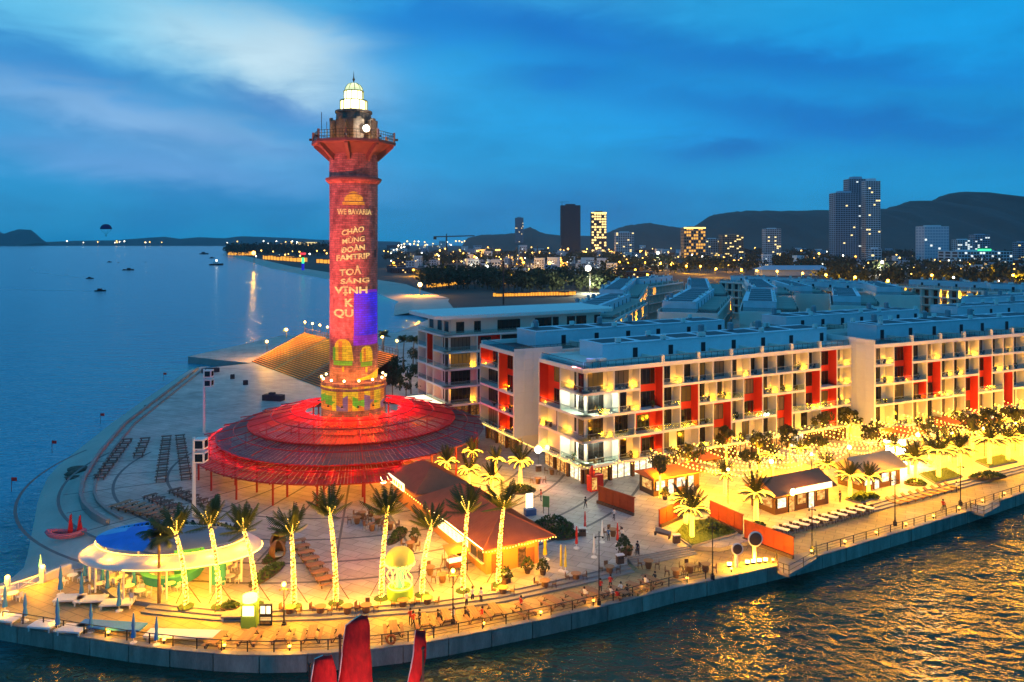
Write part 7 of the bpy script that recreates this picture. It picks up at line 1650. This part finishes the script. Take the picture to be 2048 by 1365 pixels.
for (x_, y_) in ((-13.5, 56.5), (-10.2, 56.0), (-7.2, 56.5)):  # unseen lamps added below the frame, off the hull, to brighten the sails
    mb = MB(); mb.ball((x_, y_, .9), .2, 0, 6, 4); mb.tube([(x_, y_, -.4), (x_, y_, .8)], .05, 4); lo = mb.build('sail_fill_lamp', 'sail_lamp', jb); lamp(lo, (x_, y_ - .3, 1.3), 620, (1, .36, .30), .25, 'deck_or_fill_light')
sb_p = P(132, 1074, -.35); o = thing('sand_boat', 'red miniature sailing boat sculpture edged with flowers on the beach', 'sculpture', sb_p, rad(5)); M('flower_pink', (.45, .12, .16), .8, var=.5, vs=6)
mb = MB(); n = 28; rings = []
for r_, z_ in ((1.0, 0), (1.12, .45), (1.0, .75), (.8, .6), (.75, .3)): rings.append([(2.5 * r_ * math.cos(2 * math.pi * j / n), .95 * r_ * math.sin(2 * math.pi * j / n), z_ + .35 * math.cos(2 * math.pi * j / n) ** 2) for j in range(n)])
mb._add([p for r in rings for p in r], [(i * n + j, i * n + (j + 1) % n, (i + 1) * n + (j + 1) % n, (i + 1) * n + j) for i in range(4) for j in range(n)]); mb.build('hull', 'flower_pink', o)
for x, ht in ((.3, 3.2), (1.5, 3.0)):
    mb = MB(); pr = [(x - .1, .5), (x + .55, .55), (x + .62, 1.3), (x + .45, 2.2), (x + .15 + .3, ht), (x + .2, ht - .3), (x + .05, 1.6)]; vs = [(a, -.05, z) for a, z in pr] + [(a, .05, z) for a, z in pr]; k = len(pr); mb._add(vs, [tuple(range(k)), tuple(range(2 * k - 1, k - 1, -1))] + [(i, k + i, k + (i + 1) % k, (i + 1) % k) for i in range(k)]); mb.build('sail', 'sail_red', o)
def boat(label, px, py, L, light=False, rz=.1):
    p = P(px, py, SEA); o = thing('motor_boat', label, 'boat', p, rz, 'boats out on the bay'); mb = MB(); pr = []
    for i in range(7):
        t = i / 6; x = L * (t - .5); w = L * .16 * (1 - max(0, t - .55) ** 2 * 4.6); w = max(w, .02 * L); pr.append([(x, -w, L * .10 + L * .05 * t * t), (x, -w * .7, -.2), (x, w * .7, -.2), (x, w, L * .10 + L * .05 * t * t)])
    mb._add([q for s in pr for q in s], [(i * 4 + j, i * 4 + j + 1, i * 4 + j + 5, i * 4 + j + 4) for i in range(6) for j in range(3)] + [(i * 4 + 3, i * 4, i * 4 + 4, i * 4 + 7) for i in range(6)] + [(0, 3, 2, 1), (24, 25, 26, 27)]); mb.build('hull', 'steel_dark', o)
    mb = MB(); mb.box(-L * .25, L * .12, -L * .1, L * .1, L * .1, L * .24); mb.box(-L * .28, L * .16, -L * .11, L * .11, L * .24, L * .26); mb.build('cabin', 'cloth_dark' if not light else 'membrane', o)
    if light: mb = MB(); mb.ball((0, 0, L * .36), 1.6, 0, 8, 5); mb.build('deck_or_fill_light', 'lamp_white', o); mb = MB(); mb.tube([(0, 0, L * .25), (0, 0, L * .45)], .3, 4); mb.build('mast', 'steel_dark', o)
    return o
for a in [('boat farthest left in the upper line of boats', 219, 525, 9, False), ('tiny boat second in the upper line of boats', 237, 526, 4, False), ('tiny boat third in the upper line, nearest mid bay', 291, 525, 4, False), ('larger dark boat below the upper line', 259, 541, 13, False), ('dark boat just left of the larger one', 249, 541, 7, False), ('boat with a pale curving wake', 180, 558, 8, False), ('boat nearest the shore, trailing a long straight wake', 201, 583, 9, False), ('dark work boat with a white lamp near the peninsula beach', 433, 531, 24, True), ('small moored boat off the peninsula tip', 424, 517, 14, False), ('low barge off the peninsula point', 408, 509, 30, False)]: boat(*a)
M('foam', (.35, .5, .55), .6, var=.4, vs=.2)
def wake(label, pts, w):
    mb = MB()
    for i in range(len(pts) - 1):
        a, b = P(*pts[i], SEA + .05), P(*pts[i + 1], SEA + .05); w0, w1 = w * (1 - i / len(pts)), w * (1 - (i + 1) / len(pts)); mb._add([(a.x, a.y - w0, a.z), (b.x, b.y - w1, b.z), (b.x, b.y + w1, b.z), (a.x, a.y + w0, a.z)], [(0, 1, 2, 3)])
    o = mb.build('boat_wake', 'foam'); o['kind'] = 'stuff'; o['label'] = label; o['category'] = 'wake'
wake('long straight foam wake of the nearest boat', [(-20, 579), (60, 580), (120, 581), (180, 583)], 4.5); wake('curving foam wake behind the middle boat', [(60, 536), (75, 545), (120, 551), (170, 557)], 5)
M('navy_cloth', (.006, .012, .10), .7, var=.2); pz = 57.0; c_ = PY(212, 456, 900); o = thing('parasail', 'dark round parasail floating above the bay with a hanging rider', 'parasail', c_)
mb = MB(); mb.lathe([(6.3, -1.6), (6.1, 0), (5.0, 2.2), (3.0, 3.8), (.05, 4.4)], 16); mb.build('canopy', 'navy_cloth', o); mb = MB()
for k in range(8): a = k * math.pi / 4; mb.tube([(6.2 * math.cos(a), 6.2 * math.sin(a), -1.6), (0, 0, -8.4)], .06, 3)
mb.build('rigging', 'cable', o); mb = MB(); mb.tube([(0, 0, -8.4), (0, 0, -9.4), (.2, 0, -10.4)], [.4, .45, .25], 6); mb.build('rider', 'cloth_dark', o)
for i, (px, py, lab) in enumerate([(23, 984, 'red marker flag in the water, nearest, left edge'), (104, 906, 'red marker flag in the water beyond the beach point'), (201, 848, 'red marker flag in the water off the embankment'), (327, 762, 'red marker flag farthest off, by the sea stage')]):
    p = P(px, py, SEA); o = thing('marker_flag', lab, 'flag', p, 0, 'marker flags in the shallows'); mb = MB(); mb.tube([(0, 0, 0), (0, 0, 2.4)], .05, 4); mb.build('pole', 'timber_dark', o); mb = MB(); mb.box(-.02, .9, -.02, .02, 1.8, 2.4); mb.build('flag', 'cloth_red', o)
rk = [(158, 940), (145, 948), (165, 945), (148, 957), (350, 792), (300, 815), (258, 852)]; random.seed(9)
for i, (px, py) in enumerate(rk):
    p = P(px, py, -.6); o = MB(); rr = random.Random(i); s = rr.uniform(.8, 1.5); vs = []
    prof = [(max(.02, s * math.sin(math.pi * q / 5)), s * .5 * -math.cos(math.pi * q / 5)) for q in range(6)]; o.lathe(prof, 8); o.v = [(x * rr.uniform(.8, 1.3) * 1.5, y * rr.uniform(.8, 1.3), z) for x, y, z in o.v]; ro = o.build('shore_rock', 'timber_dark', None, loc=p); tag(ro, ['dark boulder at the beach point, topmost of its cluster', 'dark boulder at the beach point, left of its cluster', 'dark boulder at the beach point, against the parapet', 'dark boulder at the beach point, lowest of its cluster', 'dark boulder on the strip below the far embankment, farthest', 'dark boulder below the embankment, middle', 'dark boulder below the embankment, nearest'][i], 'rock', 'boulders at the water edge')

# low amber edge lights along the quay coping
el0 = thing('edge_light', 'a', 'light', (0, 0, 0), 0, 'low amber edge lights along the quay'); mb = MB(); mb.box(-.07, .07, -.07, .07, 0, .35); mb.build('post', 'steel_dark', el0); mb = MB(); mb.box(-.12, .12, -.12, .12, .35, .5); mb.build('lamp_head', 'bulb', el0); freeze(el0)
EP = resample(offset_line(WALL[1:], .75), 6.5)
for i, p in enumerate(EP[:26]):
    lab = '%s low amber edge light from the left along the quay coping' % nth(i)
    if i == 0: el0.location = (p.x, p.y, 0); el0['label'] = lab; o = el0
    else: o = dup(el0, (p.x, p.y, 0), 0, lab)
    lamp(o, (0, -.1, .75), 85, GOLD, .12, 'edge_glow')
# ------------------------------------------------------------------ far shore: hills, islands, town, lights
M('hill', (.035, .055, .05), .95, var=.4, vs=.004, fine=.3); M('island', (.02, .04, .05), .95, var=.3, vs=.003); M('wood', (.022, .035, .012), .9, var=.5, vs=.02)
def ridge(name, prof, dist, depth, mat, seed, sub=6, rough=.15):
    rr = random.Random(seed); xs = []
    for (x0, y0), (x1, y1) in zip(prof[:-1], prof[1:]):
        for k in range(sub): t = k / sub; xs.append((x0 + (x1 - x0) * t, y0 + (y1 - y0) * t))
    xs.append(prof[-1]); rows = [0, .2, .4, .6, .8, .92, 1.0, 1.15, 1.5]; vs = []
    for i, (px, py) in enumerate(xs):
        H = (HYP - py) * dist / FPX + CAMZ; X0 = (px - CXP) / FPX
        for t in rows:
            y = dist - depth * (1 - t); h = H * (math.sin(min(1, t) * math.pi / 2) ** 1.3 if t <= 1 else max(0, 1 - (t - 1) * 2)); nz = mnoise.noise(Vector((px * .03, t * 5, seed))) * rough * H * (math.sin(min(1, t) * math.pi))
            nz += mnoise.noise(Vector((px * .12, t * 11, seed + 3))) * rough * .25 * H * min(1, t)
            vs.append((X0 * dist, y, max(-2.5, h + nz)))
    m = len(rows); mb = MB(); mb._add(vs, [(i * m + j, (i + 1) * m + j, (i + 1) * m + j + 1, i * m + j + 1) for i in range(len(xs) - 1) for j in range(m - 1)])
    return structure(mb.build(name, mat, smooth=True))
ridge('hills', [(1370, 472), (1390, 452), (1420, 432), (1445, 427), (1480, 424), (1560, 423), (1670, 421), (1720, 421), (1770, 418), (1795, 412), (1812, 404), (1835, 403), (1858, 405), (1872, 397), (1890, 390), (1908, 387), (1924, 390), (1935, 400), (1952, 406), (1975, 407), (1995, 400), (2012, 398), (2035, 402), (2060, 405), (2160, 400), (2300, 415), (2420, 440)], 3600, 1200, 'hill', 4)
ridge('hills', [(940, 476), (965, 470), (1010, 469), (1035, 466), (1050, 458), (1060, 455), (1072, 462), (1090, 468), (1120, 471), (1200, 473), (1225, 461), (1250, 452), (1290, 447), (1310, 450), (1345, 455), (1390, 462), (1430, 470)], 3900, 900, 'hill', 8)
ridge('islands', [(-160, 470), (-60, 466), (0, 464), (14, 470), (28, 463), (42, 459), (62, 460), (74, 470), (84, 484), (86, 486)], 9000, 500, 'island', 2, 4)
ridge('islands', [(88, 485), (150, 482), (230, 481), (300, 476), (330, 474), (360, 478), (400, 475), (450, 477), (480, 473), (520, 474), (570, 476), (640, 480), (700, 481), (800, 484)], 9500, 500, 'island', 6, 4)
# --- towers
M('tower_blue', (.30, .40, .48), .5, var=.15); M('tower_dark', (.02, .025, .04), .7, var=.2); M('tower_white', (.6, .66, .68), .6, var=.1); M('tower_tan', (.35, .25, .18), .6, var=.1)
M('lit_window', (1, .7, .3), .5, var=0, emit=(1, .68, .22), es=2.0); M('lit_window_warm', (1, .5, .1), .5, var=0, emit=(1, .42, .04), es=1.2); M('lit_window_pale', (1, 1, .9), .5, var=0, emit=(.9, .9, .75), es=1.2); M('neon_green', (.1, 1, .3), .5, var=0, emit=(.05, 1, .25), es=2.0); M('roof_light', (1, .8, .3), .5, var=0, emit=(1, .72, .15), es=3.0)
def hi_rise(label, px0, px1, top, y, mat='tower_white', band='steel_dark', floors=None, lit=.06, litmat='lit_window', crown=None, cols=None, name='tower_block'):
    a, b = (px0 - CXP) * y / FPX, (px1 - CXP) * y / FPX; W = b - a; H = CAMZ - (top - HYP) * y / FPX; D = W * .7; o = thing(name, label, 'tower block', (a, y, 0)); rr = random.Random(int(px0 * 7 + top))
    mb = MB(); mb.box(0, W, 0, D, 0, H); mb.build('wall', mat, o); nf = floors or max(3, int(H / 4.2)); nc = cols or max(3, int(W / 5)); fh = (H - 3) / nf
    wb, lb, sl = MB(), MB(), MB()
    for f in range(nf):
        z = 3 + f * fh; sl.box(-.25, W + .25, -.5, -.01, z - .35, z)
        for c in range(nc):
            x = W * (c + .12) / nc; x1 = W * (c + .88) / nc; (lb if rr.random() < lit else wb).box(x, x1, -.12, -.02, z + .5, z + fh * .72)
        for c in range(3): wb.box(-.12, -.02, D * (c + .15) / 3, D * (c + .85) / 3, z + .5, z + fh * .72)
    if wb.v: wb.build('window', band, o, kind='stuff')
    if lb.v: lb.build('lit_window', litmat, o, kind='stuff')
    sl.build('floor_band', mat, o, kind='stuff'); mb = MB(); mb.box(W * .25, W * .75, D * .2, D * .8, H, H + max(2, H * .03)); mb.build('plant_room', mat, o)
    if crown: mb = MB(); mb.box(-.3, W + .3, -.6, -.5, H - 3, H); mb.build('crown_light', crown, o)
    return o
hi_rise('slim rounded dark blue tower left of the black tower', 1030, 1047, 436, 3300, 'tower_blue', crown='neon_blue' if False else None, lit=.02)
t = hi_rise('black unfinished tower with a crane on its roof', 1122, 1161, 411, 2700, 'tower_dark', 'tower_dark', lit=0)
mb = MB(); H = CAMZ - (411 - HYP) * 2700 / FPX; mb.tube([(5, 20, H), (5, 20, H + 14)], .6, 4); mb.tube([(-5, 20, H + 12), (30, 20, H + 13)], .5, 4); mb.build('crane', 'steel_dark', t)
hi_rise('tower striped with golden lights right of the black tower', 1183, 1213, 425, 2400, 'tower_dark', 'tower_dark', 16, .55, 'lit_window', 'roof_light', 6)
hi_rise('white slab hotel below the low hill', 1232, 1268, 465, 1900, 'tower_white')
hi_rise('tan hotel with an orange-lit face and glowing roof sign', 1368, 1411, 455, 1800, 'tower_tan', 'steel_dark', 10, .5, 'lit_window_warm', 'roof_light')
hi_rise('white hotel with a small pointed top before the long hill', 1531, 1562, 458, 1800, 'tower_white', lit=.12)
hi_rise('left tower of the tall glass pair, with close white floor bands', 1671, 1716, 386, 1650, 'tower_blue', 'steel_dark', 34, .01)
hi_rise('back tower of the tall glass pair, topmost of the skyline', 1698, 1736, 358, 1720, 'tower_blue', 'steel_dark', 40, .04, 'lit_window_pale')
hi_rise('right tower of the tall glass pair, with pale vertical stripes', 1732, 1761, 362, 1660, 'tower_white', 'steel_dark', 38, .05, 'lit_window')
hi_rise('pale blue-white slab tower right of the tall glass pair', 1849, 1898, 453, 1500, 'tower_white', 'tower_blue', 12, .04, 'lit_window_pale')
hi_rise('blue mid-rise tower below the hill saddle at right', 1950, 1980, 470, 1700, 'tower_blue', lit=.15, litmat='lit_window_pale')
hi_rise('pale mid-rise beside the blue one at right', 1915, 1945, 480, 1650, 'tower_white', lit=.2, litmat='lit_window_pale')
hi_rise('mid-rise block left of the twin glass towers, low', 1445, 1487, 470, 1800, 'tower_tan', lit=.15)
hi_rise('pale mid-rise next to the orange-lit hotel', 1412, 1440, 478, 1850, 'tower_white', lit=.08)
hi_rise('tall podium building at the foot of the glass pair', 1742, 1763, 498, 1300, 'tower_white', lit=.1)
hi_rise('mid-rise at the right edge below the hill', 2036, 2060, 485, 1600, 'tower_blue', lit=.1)
o = hi_rise('long stepped hotel with a green neon sign at right', 1917, 2025, 503, 1350, 'tower_white', 'steel_dark', 4, .25, 'lit_window_pale', cols=18); mb = MB(); W = 108 * 1350 / FPX; Hh = CAMZ - 18 * 1350 / FPX; mb.box(W * .35, W * .6, -1, -.8, Hh + 1, Hh + 4); mb.build('neon_sign', 'neon_green', o)
hi_rise('grand hotel with floodlit columns on the peninsula', 596, 636, 484, 5200, 'tower_tan', 'steel_dark', 4, .75, 'lit_window', None, 14); hi_rise('low lit wing of the peninsula hotel', 568, 594, 489, 5200, 'tower_tan', 'steel_dark', 3, .6, 'lit_window', None, 8)
# --- town houses
def town_house(w, d, h, mat, seed, lit):
    o = thing('town_house', 'a', 'house', (0, 0, 0), 0, 'small buildings of the far town'); mb = MB(); mb.box(0, w, 0, d, 0, h); mb.build('wall', mat, o); rr = random.Random(seed); wb, lb = MB(), MB()
    for f in range(max(1, int(h / 3.5))):
        for c in range(max(2, int(w / 4))): (lb if rr.random() < lit else wb).box(w * c / max(2, int(w / 4)) + 1, w * c / max(2, int(w / 4)) + 3, -.1, -.01, f * 3.5 + .9, f * 3.5 + 2.6)
    if wb.v: wb.build('window', 'dark_glass', o, kind='stuff')
    if lb.v: lb.build('lit_window', 'lit_window' if seed % 2 else 'lit_window_pale', o, kind='stuff')
    mb = MB(); mb.box(-.4, w + .4, -.4, d + .4, h, h + .6); mb.build('roof', mat, o); return freeze(o)
HS = [town_house(22, 14, 9, 'tower_white', 1, .2), town_house(14, 12, 14, 'tower_blue', 2, .12), town_house(36, 16, 7, 'tower_tan', 3, .3), town_house(16, 14, 20, 'tower_white', 4, .15), town_house(46, 20, 8, 'tower_dark', 5, .06)]
HL = ['low white building in the dark town below the hills', 'narrow blue-grey building in the dark town below the hills', 'long low tan building in the dark town below the hills', 'tall white building in the dark town below the hills', 'long dark shed in the dark town below the hills']
random.seed(99)
zones_ = [(770, 1240, 494, 520, 50), (1240, 1680, 492, 520, 60), (1760, 2060, 500, 545, 60), (1400, 1760, 512, 535, 40), (900, 1250, 515, 545, 40), (770, 1000, 520, 552, 26), (1000, 1240, 545, 560, 14)]
first = [True] * 5
for (x0, x1, y0, y1, n) in zones_:
    for _ in range(n):
        k = random.randrange(5); p = P(U(x0, x1), U(y0, y1), 0); s = max(.8, min(2.4, p.y / 1900)) * U(.8, 1.2)
        if first[k]: first[k] = False; HS[k].location = (p.x, p.y, 0); HS[k].scale = (s,) * 3; HS[k]['label'] = HL[k]
        else: dup(HS[k], (p.x, p.y, 0), U(-.5, .5), HL[k], s)
back_shed = thing('blue_shed', 'large pale blue pitched-roof warehouse beyond the terrace blocks', 'warehouse', P(1525, 552, 0)); mb = MB(); mb.box(0, 85, 0, 30, 0, 7); mb.build('wall', 'tower_blue', back_shed); mb = MB(); mb._add([(-2, -2, 7), (87, -2, 7), (87, 32, 7), (-2, 32, 7), (8, 15, 12), (77, 15, 12)], [(0, 1, 5, 4), (1, 2, 5), (2, 3, 4, 5), (3, 0, 4)]); mb.build('roof', 'tower_blue', back_shed)
# --- far street lamps
sl_ = thing('street_lamp', 'distant amber street lamp glowing in the dark town', 'street lamp', P(900, 515), 0, 'distant street lamps'); mb = MB(); mb.tube([(0, 0, 0), (0, 0, 9), (1.5, 0, 10)], .12, 4); mb.build('post', 'steel_dark', sl_); mb = MB(); mb.ball((1.5, 0, 9.8), 1.25, 0, 6, 4); mb.build('lamp_head', 'lamp_amber', sl_); freeze(sl_)
sw_ = thing('street_lamp', 'distant white street lamp glowing in the dark town', 'street lamp', P(840, 530), 0, 'distant street lamps'); mb = MB(); mb.tube([(0, 0, 0), (0, 0, 9), (1.5, 0, 10)], .12, 4); mb.build('post', 'steel_dark', sw_); mb = MB(); mb.ball((1.5, 0, 9.8), 1.2, 0, 6, 4); mb.build('lamp_head', 'lamp_white', sw_); freeze(sw_)
random.seed(123)
named = [(948, 488, 3, 1), (1134, 507, 2.2, 0), (1195, 507, 2.4, 0), (1334, 507, 1.8, 0), (1448, 495, 2.6, 1), (1095, 536, 1.6, 0), (973, 533, 1.4, 1), (1180, 562, 2.0, 1), (1761, 534, 1.6, 1), (515, 490, 4, 0), (508, 527, 2.5, 0), (1318, 520, 2.2, 1), (1865, 551, 1.3, 0), (1772, 562, 1.2, 0), (2030, 551, 1.4, 0), (1708, 555, 1.0, 0), (1654, 550, 1.0, 0), (1603, 547, 1.0, 0), (1556, 543, 1.0, 0), (1516, 542, 1.0, 0), (1481, 540, 1.0, 0), (1430, 538, 1.0, 0), (1400, 533, 1, 0), (1372, 532, 1, 0), (1340, 530, 1, 0), (1320, 527, 1, 0), (1405, 575, 1.0, 0), (875, 512, 1.4, 0), (895, 512, 1.4, 0), (912, 513, 1.4, 0), (923, 513, 1.4, 0), (1026, 492, 1.6, 1), (1215, 523, 1, 0), (1240, 524, 1, 0), (1257, 526, 1, 0), (1290, 525, 1, 0)]
for (px, py, s, w) in named:
    p = P(px, py, 9.8); lamp(None, (p.x, p.y - 2, 8.5), 26000 * s * s if px > 700 else 5000, (1, .9, .6) if w else GOLD, .8, 'street_light'); dup(sw_ if w else sl_, (p.x, p.y, 0), U(0, 6), None, (s if s > 1.5 else 1.0) * (1 if s <= 1.5 else 1))
for i in range(300):
    a = random.random()
    px, py = (U(765, 1240), U(491, 524)) if a < .45 else ((U(1240, 1760), U(494, 530)) if a < .75 else ((U(1760, 2048), U(505, 555)) if a < .9 else (U(500, 665), U(490, 515))))
    p = P(px, py, 9.8); dup(random.choice([sl_, sl_, sl_, sw_]), (p.x, p.y, 0), U(0, 6), None, max(.8, min(3.0, p.y / 1300)) * U(.6, 1.1))
for i in range(34):
    px = U(100, 660) if i < 22 else U(765, 960); p = PY(px, U(480, 484), 8600); dup(random.choice([sl_, sw_]), (p.x, p.y, -5), 0, None, U(4, 6))
bl = thing('beach_lamp', 'very bright amber floodlight on the far beach left of the broad flat roof', 'lamp', P(840, 592)); mb = MB(); mb.tube([(0, 0, 0), (0, 0, 8)], .15, 4); mb.build('post', 'steel_dark', bl); mb = MB(); mb.ball((0, 0, 8.4), 1.6, 0, 8, 6); mb.build('lamp_head', 'bulb_hot', bl); lamp(bl, (0, -2, 8), 30000, (1, .55, .12), .6, 'beach_light')
# lit stalls along the far beach and peninsula
st = thing('lit_stall', 'a', 'stall', (0, 0, 0), 0, 'glowing stalls along the far beach'); mb = MB(); mb.box(0, 6, 0, 3, 2.6, 3.0); mb.build('roof', 'timber_dark', st); mb = MB(); mb.box(.3, 5.7, 2.6, 2.8, .2, 2.5); mb.build('lit_front', 'lit_window_warm', st)
for x in (.2, 5.6): mb = MB(); mb.box(x, x + .2, .1, .3, 0, 2.6); mb.build('post', 'timber_dark', st)
freeze(st); f_ = True
def stalls(a, b, n, lab, s):
    global f_
    for i in range(n):
        p = P(*a, 1).lerp(P(*b, 1), i / max(1, n - 1)); p.z = .1
        if f_: f_ = False; st.location = p; st['label'] = lab; st.scale = (s,) * 3
        else: dup(st, p, 0, lab, s * U(.8, 1.1))
stalls((985, 592), (1135, 589), 26, 'glowing amber stall under the trees behind the broad flat roof', 1.1); stalls((852, 574), (925, 566), 10, 'glowing amber stall by the bright beach floodlight', 1.2); stalls((452, 511), (488, 511), 6, 'glowing amber stall at the peninsula tip', 5.0); stalls((522, 519), (592, 524), 12, 'glowing amber stall on the peninsula beach', 3.6); stalls((630, 526), (662, 528), 5, 'glowing amber stall on the peninsula close to the lighthouse', 3.0)
o = thing('ride_tower', 'small multicoloured lit tower on the peninsula beach', 'tower', P(606, 541, 0)); mb = MB(); mb.box(-1.6, 1.6, -1.6, 1.6, 0, 10); mb.build('base', 'light_blue_patch', o); mb = MB(); mb.box(-1.4, 1.4, -1.4, 1.4, 10, 18); mb.build('middle', 'neon_green', o); mb = MB(); mb.lathe([(2, 18), (4, 23), (4, 25), (.1, 27)], 10); mb.build('top', 'cloth_red', o); M('neon_red', (1, .1, .1), .5, var=0, emit=(1, .03, .05), es=1.6); mb = MB(); mb.lathe([(4.05, 22.5), (4.1, 25)], 10); mb.build('neon_ring', 'neon_red', o)
# cranes and piling rigs
p = P(893, 512, 0); o = thing('tower_crane', 'tower crane with a long level jib on the skyline right of the lighthouse', 'crane', p); y = p.y; Hc = CAMZ + 11 * y / FPX
mb = MB(); mb.tube([(0, 0, 0), (0, 0, Hc)], 2.2, 4); mb.build('mast', 'steel_dark', o); mb = MB(); mb.tube([(-26 * y / FPX, 0, Hc), (56 * y / FPX, 0, Hc + 3)], 1.6, 4); mb.build('jib', 'steel_dark', o); mb = MB(); mb.tube([(0, 0, Hc), (0, 0, Hc + 9)], 1.4, 4); mb.box(-26 * y / FPX, -20 * y / FPX, -2, 2, Hc - 8, Hc); mb.build('counterweight', 'steel_dark', o)
rg = thing('piling_rig', 'dark piling rig mast on the building site', 'rig', P(1020, 540), 0, 'piling rigs on the far building site'); mb = MB(); mb.tube([(0, 0, 0), (0, 0, 26)], .7, 4); mb.build('mast', 'steel_dark', rg); mb = MB(); mb.box(-3, 3, -2, 2, .3, 4); mb.build('cab', 'steel_dark', rg); mb = MB(); mb.tube([(3, 0, 1), (0, 0, 22)], .35, 4); mb.build('stay', 'steel_dark', rg); freeze(rg)
for i, (px, py) in enumerate([(1033, 545), (1048, 538), (1060, 546), (1098, 533), (1040, 528), (1110, 524), (1075, 530), (1005, 535)]): dup(rg, P(px, py, 0), U(0, 6), 'dark piling rig mast on the building site', U(.8, 1.5))
o = thing('site_mast', 'dark lattice mast rising behind the broad flat roof', 'mast', P(1007, 610)); mb = MB(); mb.tube([(0, 0, 0), (0, 0, 28)], .5, 4)
for z in range(3, 28, 3): mb.box(-.8, .8, -.2, .2, z, z + .3)
mb.build('lattice', 'steel_dark', o)
# --- woods and planted belts
def wood(label, px_poly, n, hmin, hmax, seed, mat='wood', r=5.0):
    rr = random.Random(seed); mb = MB(); (x0, y0, x1, y1) = px_poly
    for _ in range(n):
        p = P(rr.uniform(x0, x1), rr.uniform(y0, y1), 0); h = rr.uniform(hmin, hmax); R_ = r * rr.uniform(.7, 1.3)
        mb.tube([(p.x, p.y, 0), (p.x, p.y, h * .6)], .3, 3, 0, False)
        for _ in range(46):
            d = Vector((rr.gauss(0, .5), rr.gauss(0, .5), rr.gauss(0, .45))); c = Vector((p.x + d.x * R_, p.y + d.y * R_, h * .7 + d.z * h * .45)); u = Vector((rr.gauss(0, 1), rr.gauss(0, 1), rr.gauss(0, 1))).normalized(); v = u.cross(Vector((rr.gauss(0, 1), rr.gauss(0, 1), rr.gauss(0, 1)))).normalized(); s = R_ * .28 * rr.uniform(.6, 1.3); mb._add([c - u * s, c + v * s * .7, c + u * s, c - v * s * .7], [(0, 1, 2, 3)])
    o = mb.build('woodland', mat); o['kind'] = 'stuff'; o['label'] = label; o['category'] = 'trees'
wood('dark belt of trees behind the far beach, right of the lighthouse', (840, 553, 1000, 580), 130, 10, 16, 1); wood('dark belt of trees over the row of glowing stalls', (985, 556, 1250, 586), 170, 9, 15, 2); wood('dark trees on the peninsula', (455, 503, 668, 513), 220, 20, 34, 3, r=14); wood('dark tree belt at the foot of the town', (1200, 520, 1700, 548), 220, 9, 16, 4, r=7); wood('dark trees right of the terrace blocks', (1640, 528, 2060, 575), 240, 9, 15, 5, r=6); wood('dark trees on the open land behind the town lamps', (770, 500, 1240, 530), 200, 10, 18, 6, r=9); wood('dark trees below the hills at right', (1400, 500, 2060, 520), 220, 12, 22, 7, r=11)
M('roadway', (.05, .05, .055), .8, var=.2); mb = MB(); 
for a, b in (((1240, 548), (1820, 580)), ((800, 533), (1340, 528)), ((1100, 570), (1240, 560))):
    A, B = P(*a, .13), P(*b, .13); mb._add([(A.x, A.y - 5, .13), (B.x, B.y - 5, .13), (B.x, B.y + 5, .13), (A.x, A.y + 5, .13)], [(0, 1, 2, 3)])
structure(mb.build('road', 'roadway'))
ft = thing('cypress_tree', 'dark conical tree between the terrace blocks', 'tree', P(1383, 640, 0)); mb = MB(); rr = random.Random(3)
for _ in range(420):
    t = rr.random(); a = rr.uniform(0, 6.28); r_ = (1 - t) * 2.6 * rr.uniform(.5, 1.05); c = Vector((r_ * math.cos(a), r_ * math.sin(a), 1 + t * 14)); u = Vector((rr.gauss(0, 1), rr.gauss(0, 1), rr.gauss(0, 1))).normalized(); v = u.orthogonal().normalized(); mb._add([c - u * .5, c + v * .3, c + u * .5, c - v * .3], [(0, 1, 2, 3)])
mb.build('crown', 'wood', ft); mb = MB(); mb.tube([(0, 0, 0), (0, 0, 12)], [.3, .05], 5); mb.build('trunk', 'bark', ft)

random.seed(61)
tl_ = thing('site_lamp', 'sodium work light glowing among the dark town blocks', 'work light', P(900, 525), 0, 'work lights in the dark town'); mb = MB(); mb.tube([(0, 0, 0), (0, 0, 12)], .15, 4); mb.build('post', 'steel_dark', tl_); mb = MB(); mb.box(-1.6, 1.6, -.6, .6, 11.6, 13.0); mb.build('lamp_head', 'lamp_amber', tl_); freeze(tl_)
for i in range(34):
    p = P(U(770, 1330), U(498, 548), 12) if i < 24 else P(U(1400, 2040), U(505, 540), 12)
    if i == 0: tl_.location = (p.x, p.y, 0); o = tl_
    else: o = dup(tl_, (p.x, p.y, 0), 0, None, max(.6, min(1.6, p.y / 1500)))
    lamp(o, (0, -3, 10), 30000 * U(.4, 1.3), GOLD, 1.0, 'work_light_glow')
# --- thin dusk haze over the whole bay
hz = bpy.data.materials.new('haze_air'); hz.use_nodes = True; q = NG(hz.node_tree); q.n.clear(); ho = q.new('ShaderNodeOutputMaterial'); hv = q.new('ShaderNodeVolumePrincipled'); hv.inputs['Color'].default_value = (.85, .95, 1, 1); hv.inputs['Density'].default_value = .00004; q.l.new(hv.outputs[0], ho.inputs['Volume']); MATS['haze_air'] = hz
mb = MB(); mb.box(-12000, 12000, -400, 11000, -4.5, 460); hb = mb.build('haze', 'haze_air'); hb['kind'] = 'stuff'
